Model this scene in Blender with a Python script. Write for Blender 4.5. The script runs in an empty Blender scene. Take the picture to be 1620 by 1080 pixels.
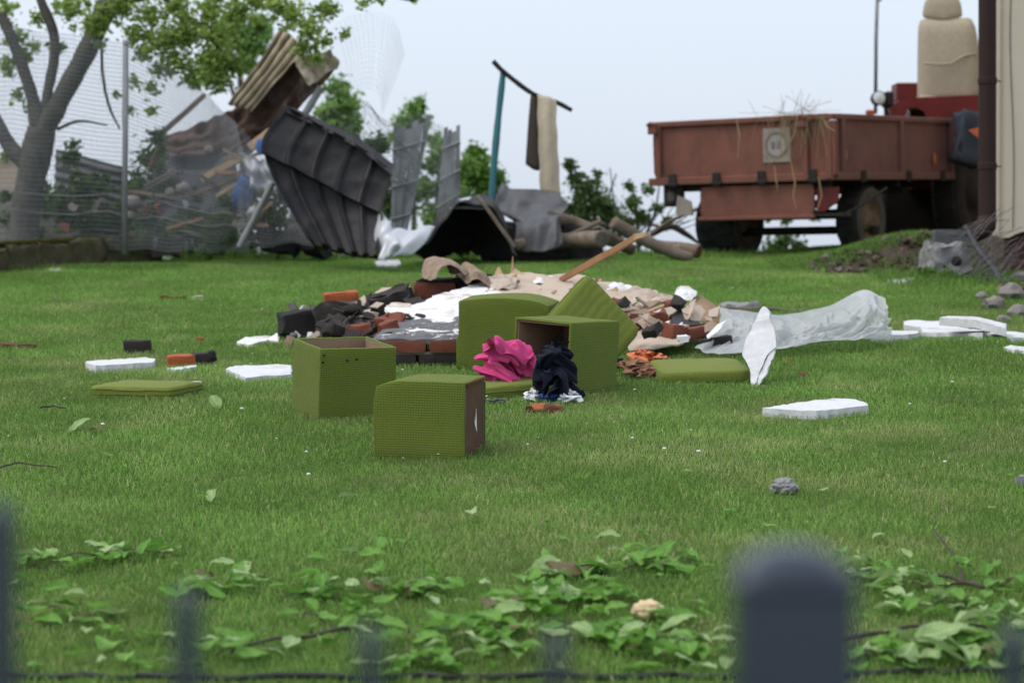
import bpy, bmesh, math, random
import numpy as np
from mathutils import Vector, Matrix, Euler, noise
R = math.radians
rnd = random.Random(7)
sc = bpy.context.scene
COL = sc.collection

# ---------------------------------------------------------------- camera, sky, sun, exposure
F, CX, CY, CAMZ = 3700.0, 810.0, 540.0, 1.74       # focal length and centre in pixels of the photograph
PIT = math.atan(140 / F)
cam = bpy.data.cameras.new('camera'); camo = bpy.data.objects.new('camera', cam); COL.objects.link(camo)
camo.location = (0, 0, CAMZ); camo.rotation_euler = (math.pi / 2 - PIT, 0, 0)
cam.sensor_width = 36; cam.lens = F / 1620 * 36; cam.clip_start = .1; cam.clip_end = 4000
cam.dof.use_dof = True; cam.dof.focus_distance = 11.2; cam.dof.aperture_fstop = 2.8
sc.camera = camo
w = bpy.data.worlds.new('World'); sc.world = w; w.use_nodes = True
SUN_EL, SUN_AZ = R(56), R(-105)                     # soft light from the left
nt = w.node_tree; nt.nodes.clear()
N = nt.nodes.new; L = nt.links.new
out = N('ShaderNodeOutputWorld'); add = N('ShaderNodeAddShader')
b1 = N('ShaderNodeBackground'); b2 = N('ShaderNodeBackground')
sky = N('ShaderNodeTexSky'); sky.sky_type = 'NISHITA'; sky.sun_disc = False
sky.sun_elevation = SUN_EL; sky.sun_rotation = SUN_AZ; sky.dust_density = 4; sky.air_density = 1
L(sky.outputs[0], b1.inputs[0]); b1.inputs[1].default_value = .05
tc = N('ShaderNodeTexCoord'); sep = N('ShaderNodeSeparateXYZ'); mr = N('ShaderNodeMapRange')
L(tc.outputs['Generated'], sep.inputs[0]); L(sep.outputs[2], mr.inputs[0])
mr.inputs[1].default_value = 0; mr.inputs[2].default_value = 1; mr.inputs[3].default_value = .70; mr.inputs[4].default_value = .98
cn = N('ShaderNodeTexNoise'); cn.inputs['Scale'].default_value = 2.2; cn.inputs['Detail'].default_value = 4
mp = N('ShaderNodeMapping'); mp.inputs['Scale'].default_value = (1, 1, 3)
L(tc.outputs['Generated'], mp.inputs[0]); L(mp.outputs[0], cn.inputs['Vector'])
cm = N('ShaderNodeMix'); cm.data_type = 'RGBA'
cm.inputs[6].default_value = (.79, .89, 1.06, 1); cm.inputs[7].default_value = (.89, .95, 1.06, 1)
L(cn.outputs[0], cm.inputs[0]); L(cm.outputs[2], b2.inputs[0]); L(mr.outputs[0], b2.inputs[1])
L(b1.outputs[0], add.inputs[0]); L(b2.outputs[0], add.inputs[1]); L(add.outputs[0], out.inputs[0])
sl = bpy.data.lights.new('sun', 'SUN'); so = bpy.data.objects.new('sun', sl); COL.objects.link(so)
sl.energy = 1.15; sl.angle = R(35); sl.color = (1, .93, .83)
sd = Vector((math.sin(SUN_AZ) * math.cos(SUN_EL), math.cos(SUN_AZ) * math.cos(SUN_EL), math.sin(SUN_EL)))
so.rotation_euler = sd.to_track_quat('Z', 'Y').to_euler(); so.location = (-6, 6, 12)
sc.view_settings.view_transform = 'Standard'; sc.view_settings.look = 'None'
sc.view_settings.exposure = .12; sc.view_settings.gamma = 1; sc.view_settings.use_curve_mapping = False
sc.render.engine = 'CYCLES'; sc.cycles.use_denoising = True
sc.cycles.max_bounces = 6; sc.cycles.transparent_max_bounces = 12

# ---------------------------------------------------------------- terrain and pixel helpers
def sm(t): t = np.clip(t, 0, 1); return t * t * (3 - 2 * t)
SL = .0773
def ground(x, y):
    x = np.asarray(x, float); y = np.asarray(y, float)
    t = np.clip(y - 19.5, 0, 6)
    z = np.where(y < 19.5, SL * np.clip(y, -6, 99), SL * 19.5 + SL * t - (SL + .01) / 12 * t * t) - np.clip(y - 25.5, 0, 400) * .012
    z = z + .012 * np.sin(x * 1.7 + .6 * y) * np.sin(y * 1.3 - .4 * x) + .006 * np.sin(x * 4.1 + 2) * np.sin(y * 3.7)
    fade = .30 - .19 * sm((y - 21.1) / .9)                     # raised bank by the house
    z = z + fade * sm((x - 2.25) / 1.45) * sm((y - (20.05 + .12 * np.sin(x * 5))) / .75)
    z = z + .10 * sm((x - 2.0) / .9) * sm(1 - abs(y - 14.3) / 1.1) * sm((x - 1.2) / .6)   # low swell right of the plastic sheet
    return z
def gz(x, y): return float(ground(x, y))
CAMV = Vector((0, 0, CAMZ)); cp, sp = math.cos(PIT), math.sin(PIT)
def ray(px, py):
    u = (px - CX) / F; v = (CY - py) / F
    return Vector((u, cp + v * sp, -sp + v * cp))
def pt(px, py, Y):
    d = ray(px, py); return CAMV + d * (Y / d.y)
def gp(px, py, h=0.0):
    d = ray(px, py); d = d / d.y
    ys = np.linspace(3, 26, 1400)
    zz = CAMZ + d.z * ys; g = ground(d.x * ys, ys) + h
    i = np.argmax(zz < g)
    if zz[i] >= g[i]: return pt(px, py, 24.0)
    Y = ys[max(i - 1, 0)]; a, b = Y, ys[i]
    for _ in range(18):
        m = (a + b) / 2
        if CAMZ + d.z * m < gz(d.x * m, m) + h: b = m
        else: a = m
    return CAMV + d * b
def nz(p, s=1.0, seed=0.0): return noise.noise(Vector(p) * s + Vector((seed * 7.3, seed * 3.1, seed * 5.7)))

# ---------------------------------------------------------------- materials
def newmat(name):
    m = bpy.data.materials.new(name); m.use_nodes = True
    nt = m.node_tree; b = nt.nodes['Principled BSDF']
    return m, nt, b
def rgba(c): return (c[0], c[1], c[2], 1)
def mixn(nt, fac, a, b, blend='MIX'):
    n = nt.nodes.new('ShaderNodeMix'); n.data_type = 'RGBA'; n.blend_type = blend
    for i, v in ((0, fac), (6, a), (7, b)):
        if hasattr(v, 'is_output'): nt.links.new(v, n.inputs[i])
        elif i == 0: n.inputs[0].default_value = v
        else: n.inputs[i].default_value = rgba(v)
    return n.outputs[2]
def noisen(nt, vec, scale, detail=5, rough=.6, dist=0):
    n = nt.nodes.new('ShaderNodeTexNoise'); n.inputs['Scale'].default_value = scale; n.inputs['Detail'].default_value = detail
    n.inputs['Roughness'].default_value = rough; n.inputs['Distortion'].default_value = dist
    if vec: nt.links.new(vec, n.inputs['Vector'])
    return n.outputs[0]
def ramp(nt, f, a, b):
    n = nt.nodes.new('ShaderNodeMapRange'); n.inputs[1].default_value = a; n.inputs[2].default_value = b
    nt.links.new(f, n.inputs[0]); return n.outputs[0]
def mth(nt, op, a, b=None, c=None):
    n = nt.nodes.new('ShaderNodeMath'); n.operation = op
    for i, v in enumerate((a, b, c)):
        if v is None: continue
        if hasattr(v, 'is_output'): nt.links.new(v, n.inputs[i])
        else: n.inputs[i].default_value = v
    return n.outputs[0]
def bump(nt, b, h, strength, dist):
    n = nt.nodes.new('ShaderNodeBump'); n.inputs['Strength'].default_value = strength; n.inputs['Distance'].default_value = dist
    nt.links.new(h, n.inputs['Height']); nt.links.new(n.outputs[0], b.inputs['Normal'])
def mat(name, c1, c2=None, scale=8, rough=.8, bs=.4, bd=.004, bscale=None, stain=None, st=(.55, .7), stscale=3, metal=0, spec=.3, stretch=None, sub=0):
    m, nt, b = newmat(name); c2 = c2 or tuple(x * .7 for x in c1)
    tc = nt.nodes.new('ShaderNodeTexCoord'); v = tc.outputs['Object']
    if stretch:
        mp = nt.nodes.new('ShaderNodeMapping'); mp.inputs['Scale'].default_value = stretch
        nt.links.new(v, mp.inputs[0]); v = mp.outputs[0]
    n1 = noisen(nt, v, scale); col = mixn(nt, ramp(nt, n1, .3, .7), c1, c2)
    if stain:
        n2 = noisen(nt, v, stscale, 6, .65, .4); col = mixn(nt, ramp(nt, n2, *st), col, stain)
    nt.links.new(col, b.inputs['Base Color'])
    b.inputs['Roughness'].default_value = rough; b.inputs['Metallic'].default_value = metal
    b.inputs['Specular IOR Level'].default_value = spec
    if bs: bump(nt, b, noisen(nt, v, bscale or scale * 4), bs, bd)
    return m
def attrmat(name, rough=.7, trans=0, spec=.25, attr='Col'):
    m, nt, b = newmat(name)
    a = nt.nodes.new('ShaderNodeAttribute'); a.attribute_name = attr
    nt.links.new(a.outputs['Color'], b.inputs['Base Color'])
    b.inputs['Roughness'].default_value = rough; b.inputs['Specular IOR Level'].default_value = spec
    if trans:
        t = nt.nodes.new('ShaderNodeBsdfTranslucent'); nt.links.new(a.outputs['Color'], t.inputs[0])
        mx = nt.nodes.new('ShaderNodeMixShader'); mx.inputs[0].default_value = trans
        o = nt.nodes['Material Output']
        nt.links.new(b.outputs[0], mx.inputs[1]); nt.links.new(t.outputs[0], mx.inputs[2]); nt.links.new(mx.outputs[0], o.inputs[0])
    return m
def leafmat(name, c1, c2, trans=.3):
    m, nt, b = newmat(name)
    oi = nt.nodes.new('ShaderNodeObjectInfo'); tc = nt.nodes.new('ShaderNodeTexCoord')
    col = mixn(nt, oi.outputs['Random'], c1, c2)
    col = mixn(nt, ramp(nt, noisen(nt, tc.outputs['Object'], 3), .45, .7), col, tuple(x * .75 for x in c1))
    sp_ = nt.nodes.new('ShaderNodeSeparateXYZ'); nt.links.new(tc.outputs['Object'], sp_.inputs[0]); ay = mth(nt, 'ABSOLUTE', sp_.outputs[1])
    rib_ = mth(nt, 'FRACT', mth(nt, 'MULTIPLY', mth(nt, 'SUBTRACT', sp_.outputs[0], mth(nt, 'MULTIPLY', ay, .8)), 9))
    vein = mth(nt, 'MAXIMUM', mth(nt, 'LESS_THAN', ay, .011), mth(nt, 'MULTIPLY', mth(nt, 'LESS_THAN', rib_, .12), .5))
    col = mixn(nt, mth(nt, 'MULTIPLY', vein, .6), col, tuple(min(1, x * 1.5 + .04) for x in c2))
    nt.links.new(col, b.inputs['Base Color']); b.inputs['Roughness'].default_value = .55; b.inputs['Specular IOR Level'].default_value = .18
    t = nt.nodes.new('ShaderNodeBsdfTranslucent'); nt.links.new(col, t.inputs[0])
    mx = nt.nodes.new('ShaderNodeMixShader'); mx.inputs[0].default_value = trans
    o = nt.nodes['Material Output']
    nt.links.new(b.outputs[0], mx.inputs[1]); nt.links.new(t.outputs[0], mx.inputs[2]); nt.links.new(mx.outputs[0], o.inputs[0])
    return m
def knit(name, light, dark, pu=.017, pv=.0135, bs=.8):
    m, nt, b = newmat(name)
    uv = nt.nodes.new('ShaderNodeUVMap'); sep = nt.nodes.new('ShaderNodeSeparateXYZ'); nt.links.new(uv.outputs[0], sep.inputs[0])
    tc = nt.nodes.new('ShaderNodeTexCoord')
    wob = noisen(nt, tc.outputs['Object'], 9, 2)
    u = mth(nt, 'DIVIDE', sep.outputs[0], pu); v = mth(nt, 'DIVIDE', sep.outputs[1], pv)
    u = mth(nt, 'MULTIPLY_ADD', wob, .7, u); v = mth(nt, 'MULTIPLY_ADD', wob, .9, v)
    tri = mth(nt, 'MULTIPLY', mth(nt, 'ABSOLUTE', mth(nt, 'SUBTRACT', mth(nt, 'FRACT', u), .5)), 2)
    vv = mth(nt, 'MULTIPLY_ADD', tri, .55, v)
    f = mth(nt, 'MULTIPLY', mth(nt, 'ABSOLUTE', mth(nt, 'SUBTRACT', mth(nt, 'FRACT', vv), .5)), 2)
    g = mth(nt, 'SUBTRACT', 1, mth(nt, 'POWER', tri, 4))
    h = mth(nt, 'MULTIPLY', ramp(nt, f, .05, .75), mth(nt, 'MULTIPLY_ADD', g, .6, .4))
    col = mixn(nt, h, dark, light)
    big = noisen(nt, tc.outputs['Object'], 5, 4); col = mixn(nt, ramp(nt, big, .4, .8), col, tuple(x * .72 for x in light))
    fine = noisen(nt, tc.outputs['Object'], 160, 3); col = mixn(nt, mth(nt, 'MULTIPLY', ramp(nt, fine, .35, .7), .35), col, tuple(x * 1.35 for x in light))
    nt.links.new(col, b.inputs['Base Color']); b.inputs['Roughness'].default_value = .95; b.inputs['Specular IOR Level'].default_value = .1
    b.inputs['Sheen Weight'].default_value = .08; b.inputs['Sheen Roughness'].default_value = .4
    bump(nt, b, h, bs, .004)
    return m
M = {}
M['green'] = knit('olive_knit', (.195, .245, .045), (.048, .064, .012), .0128, .0112)
M['plain'] = knit('olive_cushion', (.195, .232, .048), (.105, .126, .026), .012, .05, .4)
M['lining'] = mat('brown_lining', (.30, .20, .13), (.24, .155, .10), 14, .9)
M['hardboard'] = mat('brown_hardboard', (.125, .062, .034), (.085, .042, .024), 18, .8, .2, stain=(.16, .10, .06), stscale=5)
M['redtrim'] = mat('red_trim', (.16, .04, .02))
M['styro'] = mat('white_foam', (.70, .70, .70), (.60, .60, .60), 26, .8, .8, .004, 140, stain=(.44, .40, .35), st=(.54, .76), stscale=5)
M['plaster'] = mat('white_plaster', (.80, .80, .80), (.68, .67, .66), 10, .85, .4, .004, 60, stain=(.50, .40, .31), st=(.54, .64), stscale=6)
M['gyps'] = mat('beige_board', (.53, .425, .335), (.45, .355, .27), 6, .9, .3, .003, 40, stain=(.36, .27, .2), st=(.55, .75), stscale=5)
M['card'] = mat('brown_cardboard', (.30, .20, .12), (.24, .155, .09), 9, .9, .3)
M['paper'] = mat('torn_paper', (.55, .47, .38), (.40, .31, .23), 12, .9, .4, .004, 50, stain=(.18, .11, .07), st=(.6, .75), stscale=9)
M['brick'] = mat('red_brick', (.21, .068, .042), (.16, .052, .034), 15, .9, .6, .004, 80, stain=(.10, .045, .035), st=(.55, .7), stscale=9)
M['brick_or'] = mat('orange_brick', (.40, .105, .035), (.32, .085, .03), 15, .9, .6, .004, 80, stain=(.25, .08, .04), st=(.55, .75), stscale=9)
M['sootbrick'] = mat('sooty_brick', (.045, .035, .03), (.022, .02, .018), 14, .9, .7, .006, 60, stain=(.15, .055, .036), st=(.60, .70), stscale=7)
M['greybrick'] = mat('ashy_brick', (.10, .085, .075), (.055, .046, .042), 12, .95, .7, .006, 60, stain=(.2, .16, .13), st=(.58, .72), stscale=8)
M['char'] = mat('charred', (.012, .011, .011), (.022, .019, .018), 16, .85, .8, .006, 60)
M['tar'] = mat('grey_mortar', (.17, .165, .165), (.09, .088, .09), 8, .8, .6, .005, 50, stain=(.75, .74, .72), st=(.56, .60), stscale=5)
M['mortar'] = mat('mortar', (.30, .28, .25), (.22, .2, .18))
M['wood'] = mat('raw_wood', (.36, .20, .10), (.25, .13, .065), 8, .8, .4, .003, 40, stretch=(1, 1, .15))
M['palewood'] = mat('pale_wood', (.50, .36, .22), (.40, .27, .16), 8, .8, .4)
M['oldwood'] = mat('weathered_wood', (.20, .155, .115), (.12, .09, .065), 8, .9, .5, stain=(.28, .24, .2), stscale=4)
M['bark'] = mat('bark', (.125, .112, .096), (.062, .056, .05), 10, .95, .9, .012, 30, stain=(.07, .085, .05), st=(.55, .75), stscale=4)
M['darkmetal'] = mat('black_sheet', (.016, .016, .018), (.010, .010, .011), 6, .6, .2, .002, 30, stain=(.045, .042, .042), stscale=3, spec=.5)
M['tile'] = mat('charcoal_tile_sheet', (.030, .027, .028), (.021, .019, .0195), 7, .66, .3, .002, 90, stain=(.046, .042, .042), stscale=3, spec=.35)
M['greymetal'] = mat('grey_sheet', (.11, .11, .115), (.08, .08, .085), 5, .55, .2, .003, 20, stain=(.06, .057, .055), stscale=4, metal=.15)
M['palemetal'] = mat('pale_sheet', (.58, .59, .62), (.46, .47, .50), 5, .45, .2, .003, 20, metal=.2)
M['galv'] = mat('galvanised_wire', (.27, .275, .28), (.20, .205, .21), 9, .6, 0, metal=.2)
M['fencewire'] = mat('weathered_wire', (.15, .145, .14), (.10, .095, .09), 9, .7, 0)
M['darkwire'] = mat('dark_wire', (.06, .06, .065), (.04, .04, .04), 9, .6, 0)
M['roofbrown'] = mat('brown_sheet', (.13, .070, .052), (.075, .045, .036), 6, .8, .3, stain=(.24, .18, .14), st=(.55, .75), stscale=4)
M['roofbeige'] = mat('beige_sheet', (.50, .42, .31), (.36, .30, .22), 6, .8, .3, stain=(.16, .11, .075), st=(.52, .72), stscale=4)
M['teal'] = mat('teal_paint', (.055, .20, .22), (.045, .16, .18), 12, .6, .1, stain=(.10, .09, .08), st=(.62, .75), stscale=8)
M['rug'] = mat('beige_rug', (.54, .46, .34), (.46, .38, .28), 20, .95, .5, .003, 120)
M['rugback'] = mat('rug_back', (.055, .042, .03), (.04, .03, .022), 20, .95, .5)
M['blue'] = mat('blue_plastic', (.03, .13, .38), (.025, .10, .30), 6, .4, .1)
M['trailer'] = mat('faded_red_paint', (.215, .083, .057), (.155, .064, .047), 4, .8, .3, .003, 40, stain=(.11, .055, .04), st=(.52, .74), stscale=5, stretch=(1, 1, .7))
M['trailer2'] = mat('faded_maroon_paint', (.19, .090, .080), (.150, .072, .066), 4, .8, .3, .003, 40, stain=(.115, .06, .05), st=(.54, .76), stscale=5, stretch=(1, 1, .7))
M['redpaint'] = mat('red_paint', (.17, .018, .016), (.11, .014, .013), 5, .5, .1, stain=(.08, .02, .018), stscale=4)
M['steel'] = mat('dirty_steel', (.03, .025, .022), (.02, .017, .016), 9, .8, .4)
M['tyre'] = mat('tyre_rubber', (.016, .016, .016), (.035, .032, .03), 7, .9, .5, .004, 40)
M['tyrewall'] = mat('dusty_sidewall', (.10, .095, .085), (.06, .056, .05), 7, .9, .4, .004, 40)
M['rim'] = mat('rusty_rim', (.22, .16, .11), (.12, .075, .05), 9, .8, .4, stain=(.06, .04, .03), stscale=6)
M['orange'] = mat('orange_reflector', (.50, .13, .04), (.40, .09, .03), 9, .3, 0)
M['seat'] = mat('beige_seat_fabric', (.43, .37, .28), (.36, .31, .23), 30, .95, .3, .002, 120)
M['lampglass'] = mat('lamp_glass', (.72, .74, .76), (.6, .62, .64), 9, .15, 0, spec=.6)
M['bluegrey'] = mat('bluegrey_canvas', (.045, .055, .075), (.03, .037, .05), 9, .8, .4)
M['cream'] = mat('cream_render', (.70, .61, .47), (.65, .56, .43), 3, .9, .3, .003, 90, stain=(.58, .52, .42), st=(.55, .8), stscale=1.5)
M['pipe'] = mat('brown_downpipe', (.036, .018, .016), (.028, .014, .012), 5, .6, .05, spec=.2)
M['plinth'] = mat('maroon_plinth', (.10, .04, .038), (.075, .03, .03), 6, .85, .4)
M['concrete'] = mat('concrete', (.30, .29, .29), (.22, .215, .21), 9, .95, .7, .01, 40, stain=(.14, .13, .12), stscale=5)
M['darkblock'] = mat('dark_block', (.10, .10, .105), (.075, .075, .08), 9, .95, .5)
M['stone'] = mat('field_stone', (.26, .235, .21), (.17, .15, .135), 7, .95, .7, .01, 30)
M['navyfence'] = mat('dark_blue_paint', (.017, .026, .043), (.014, .022, .036), 7, .25, .02, spec=.6)
M['felt'] = mat('roofing_felt', (.33, .245, .175), (.22, .155, .11), 12, .9, .4, .004, 50, stain=(.10, .07, .05), st=(.55, .72), stscale=9)
M['palegrey'] = mat('grey_panel', (.30, .305, .31), (.23, .235, .24), 6, .7, .2, stain=(.18, .18, .17), stscale=4)
M['black'] = mat('black_plastic', (.014, .014, .016), (.02, .02, .02), 9, .5, .1)
M['pink'] = mat('pink_cotton', (.72, .085, .27), (.62, .065, .22), 9, .9, .15, .002, 200)
M['navy'] = mat('navy_jersey', (.010, .012, .026), (.007, .008, .018), 14, .95, .3, .002, 200)
M['whitecloth'] = mat('white_cotton', (.80, .80, .82), (.72, .72, .75), 12, .9, .3, .002, 90, stain=(.10, .18, .42), st=(.70, .74), stscale=14)
M['greycloth'] = mat('grey_cloth', (.13, .125, .125), (.08, .075, .075), 9, .95, .3)
M['bluecloth'] = mat('blue_cotton', (.045, .14, .42), (.035, .11, .34), 12, .9, .2)
M['orangecloth'] = mat('orange_cotton', (.68, .24, .11), (.58, .19, .085), 12, .9, .3, .002, 90)
M['plush'] = mat('brown_plush', (.33, .175, .11), (.25, .125, .08), 16, 1, .8, .006, 90)
M['terra'] = mat('terracotta', (.36, .115, .045), (.27, .085, .035), 12, .9, .5)
M['foam'] = mat('yellow_foam', (.72, .58, .34), (.62, .48, .27), 12, .95, .6, .006, 60)
M['moss'] = mat('mossy_stone', (.085, .07, .04), (.045, .038, .024), 9, .98, .9, .015, 30, stain=(.08, .10, .03), st=(.46, .62), stscale=5)
M['rust'] = mat('rusty_metal', (.14, .05, .025), (.09, .035, .02), 9, .9, .5)
M['hay'] = mat('dry_hay', (.33, .25, .14), (.26, .19, .10), 9, .9, 0)
M['twig'] = mat('twig_bark', (.085, .065, .05), (.055, .042, .033), 9, .9, .4)
M['signplate'] = mat('dirty_white_plate', (.33, .285, .24), (.26, .225, .19), 12, .8, .1, stain=(.2, .12, .09), st=(.6, .8), stscale=8)
M['lampdirty'] = mat('dirty_disc', (.40, .37, .34), (.30, .28, .26), 12, .8, .1)
M['signgrey'] = mat('grey_print', (.19, .18, .175), (.15, .14, .14), 12, .8, 0)
M['grass'] = attrmat('grass_blades', .75, .45, .08)
M['foliage'] = attrmat('foliage', .7, .5, .12)
M['debris'] = attrmat('small_debris', .9, 0, .2)
M['leafA'] = leafmat('leaf_green', (.125, .30, .04), (.22, .42, .08), .4)
M['leafB'] = leafmat('leaf_pale', (.28, .41, .14), (.38, .51, .23), .3)
M['leafC'] = leafmat('leaf_dry', (.22, .20, .09), (.14, .10, .05))
# translucent plastic sheet
def plastic():
    m, nt, b = newmat('cloudy_plastic')
    b.inputs['Base Color'].default_value = (.76, .76, .78, 1); b.inputs['Roughness'].default_value = .3
    tc = nt.nodes.new('ShaderNodeTexCoord')
    bump(nt, b, noisen(nt, tc.outputs['Object'], 14, 6, .6, 1.5), .5, .010)
    t = nt.nodes.new('ShaderNodeBsdfTranslucent'); t.inputs[0].default_value = (.88, .88, .9, 1)
    tr = nt.nodes.new('ShaderNodeBsdfTransparent'); tr.inputs[0].default_value = (.93, .93, .94, 1)
    m1 = nt.nodes.new('ShaderNodeMixShader'); m1.inputs[0].default_value = .45
    m2 = nt.nodes.new('ShaderNodeMixShader')
    nt.links.new(ramp(nt, noisen(nt, tc.outputs['Object'], 7, 5, .6, .6), .35, .75), m2.inputs[0])
    mm = mth(nt, 'MULTIPLY_ADD', ramp(nt, noisen(nt, tc.outputs['Object'], 7, 5, .6, .6), .35, .75), -.20, .24)
    nt.links.new(mm, m2.inputs[0])
    o = nt.nodes['Material Output']
    nt.links.new(b.outputs[0], m1.inputs[1]); nt.links.new(t.outputs[0], m1.inputs[2])
    nt.links.new(m1.outputs[0], m2.inputs[1]); nt.links.new(tr.outputs[0], m2.inputs[2]); nt.links.new(m2.outputs[0], o.inputs[0])
    return m
M['plastic'] = plastic()
def lawnmat():
    m, nt, b = newmat('lawn_soil')
    g = nt.nodes.new('ShaderNodeNewGeometry'); p = g.outputs['Position']
    n1 = noisen(nt, p, 26, 6, .7); n2 = noisen(nt, p, 1.1, 4)
    c = mixn(nt, ramp(nt, n1, .3, .7), (.045, .085, .015), (.085, .145, .030))
    c = mixn(nt, mth(nt, 'MULTIPLY', ramp(nt, n2, .45, .7), .5), c, (.12, .135, .045))
    a = nt.nodes.new('ShaderNodeAttribute'); a.attribute_name = 'soil'
    s = mixn(nt, ramp(nt, noisen(nt, p, 9, 6, .7), .3, .7), (.045, .034, .025), (.10, .08, .06))
    c = mixn(nt, a.outputs['Fac'], c, s)
    nt.links.new(c, b.inputs['Base Color']); b.inputs['Roughness'].default_value = 1; b.inputs['Specular IOR Level'].default_value = .05
    bump(nt, b, noisen(nt, p, 60, 5), .8, .02)
    return m
M['lawn'] = lawnmat()

# ---------------------------------------------------------------- objects and geometry
WM = {}
def setp(o, label=None, cat=None, group=None, kind=None):
    for k, v in (('label', label), ('category', cat), ('group', group), ('kind', kind)):
        if v: o[k] = v
def emp(name, label, cat, loc, rot=(0, 0, 0), group=None):
    o = bpy.data.objects.new(name, None); COL.objects.link(o); o.empty_display_size = .1
    o.location = loc; o.rotation_euler = rot; setp(o, label, cat, group)
    WM[o] = Matrix.Translation(Vector(loc)) @ Euler(rot).to_matrix().to_4x4()
    return o
def ob(name, g, m, parent=None, label=None, cat=None, group=None, kind=None, smooth=False, local=False, uv=False):
    """one mesh object from a builder; world coordinates unless local=True"""
    bm = g.bm
    bmesh.ops.recalc_face_normals(bm, faces=bm.faces) if g.recalc else None
    if parent is None:
        vs = [v.co for v in bm.verts]
        lo = Vector((min(v.x for v in vs), min(v.y for v in vs), min(v.z for v in vs))); hi = Vector((max(v.x for v in vs), max(v.y for v in vs), max(v.z for v in vs)))
        org = Vector(((lo.x + hi.x) / 2, (lo.y + hi.y) / 2, lo.z)); mw = Matrix.Translation(org)
    else: mw = WM[parent]
    if not local: bm.transform(mw.inverted())
    if uv:
        ul = bm.loops.layers.uv.new('UVMap')
        for f in bm.faces:
            n = f.normal; a = max(range(3), key=lambda i: abs(n[i]))
            for l in f.loops:
                c = l.vert.co; l[ul].uv = (c.y, c.z) if a == 0 else (c.x, c.z) if a == 1 else (c.x, c.y)
    me = bpy.data.meshes.new(name); bm.to_mesh(me); bm.free()
    mats = m if isinstance(m, (list, tuple)) else [m]
    for x in mats: me.materials.append(M[x])
    if smooth: me.polygons.foreach_set('use_smooth', [True] * len(me.polygons))
    o = bpy.data.objects.new(name, me); COL.objects.link(o)
    if parent is None: o.location = org; WM[o] = mw
    else: o.parent = parent; WM[o] = mw
    setp(o, label, cat, group, kind)
    return o
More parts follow.
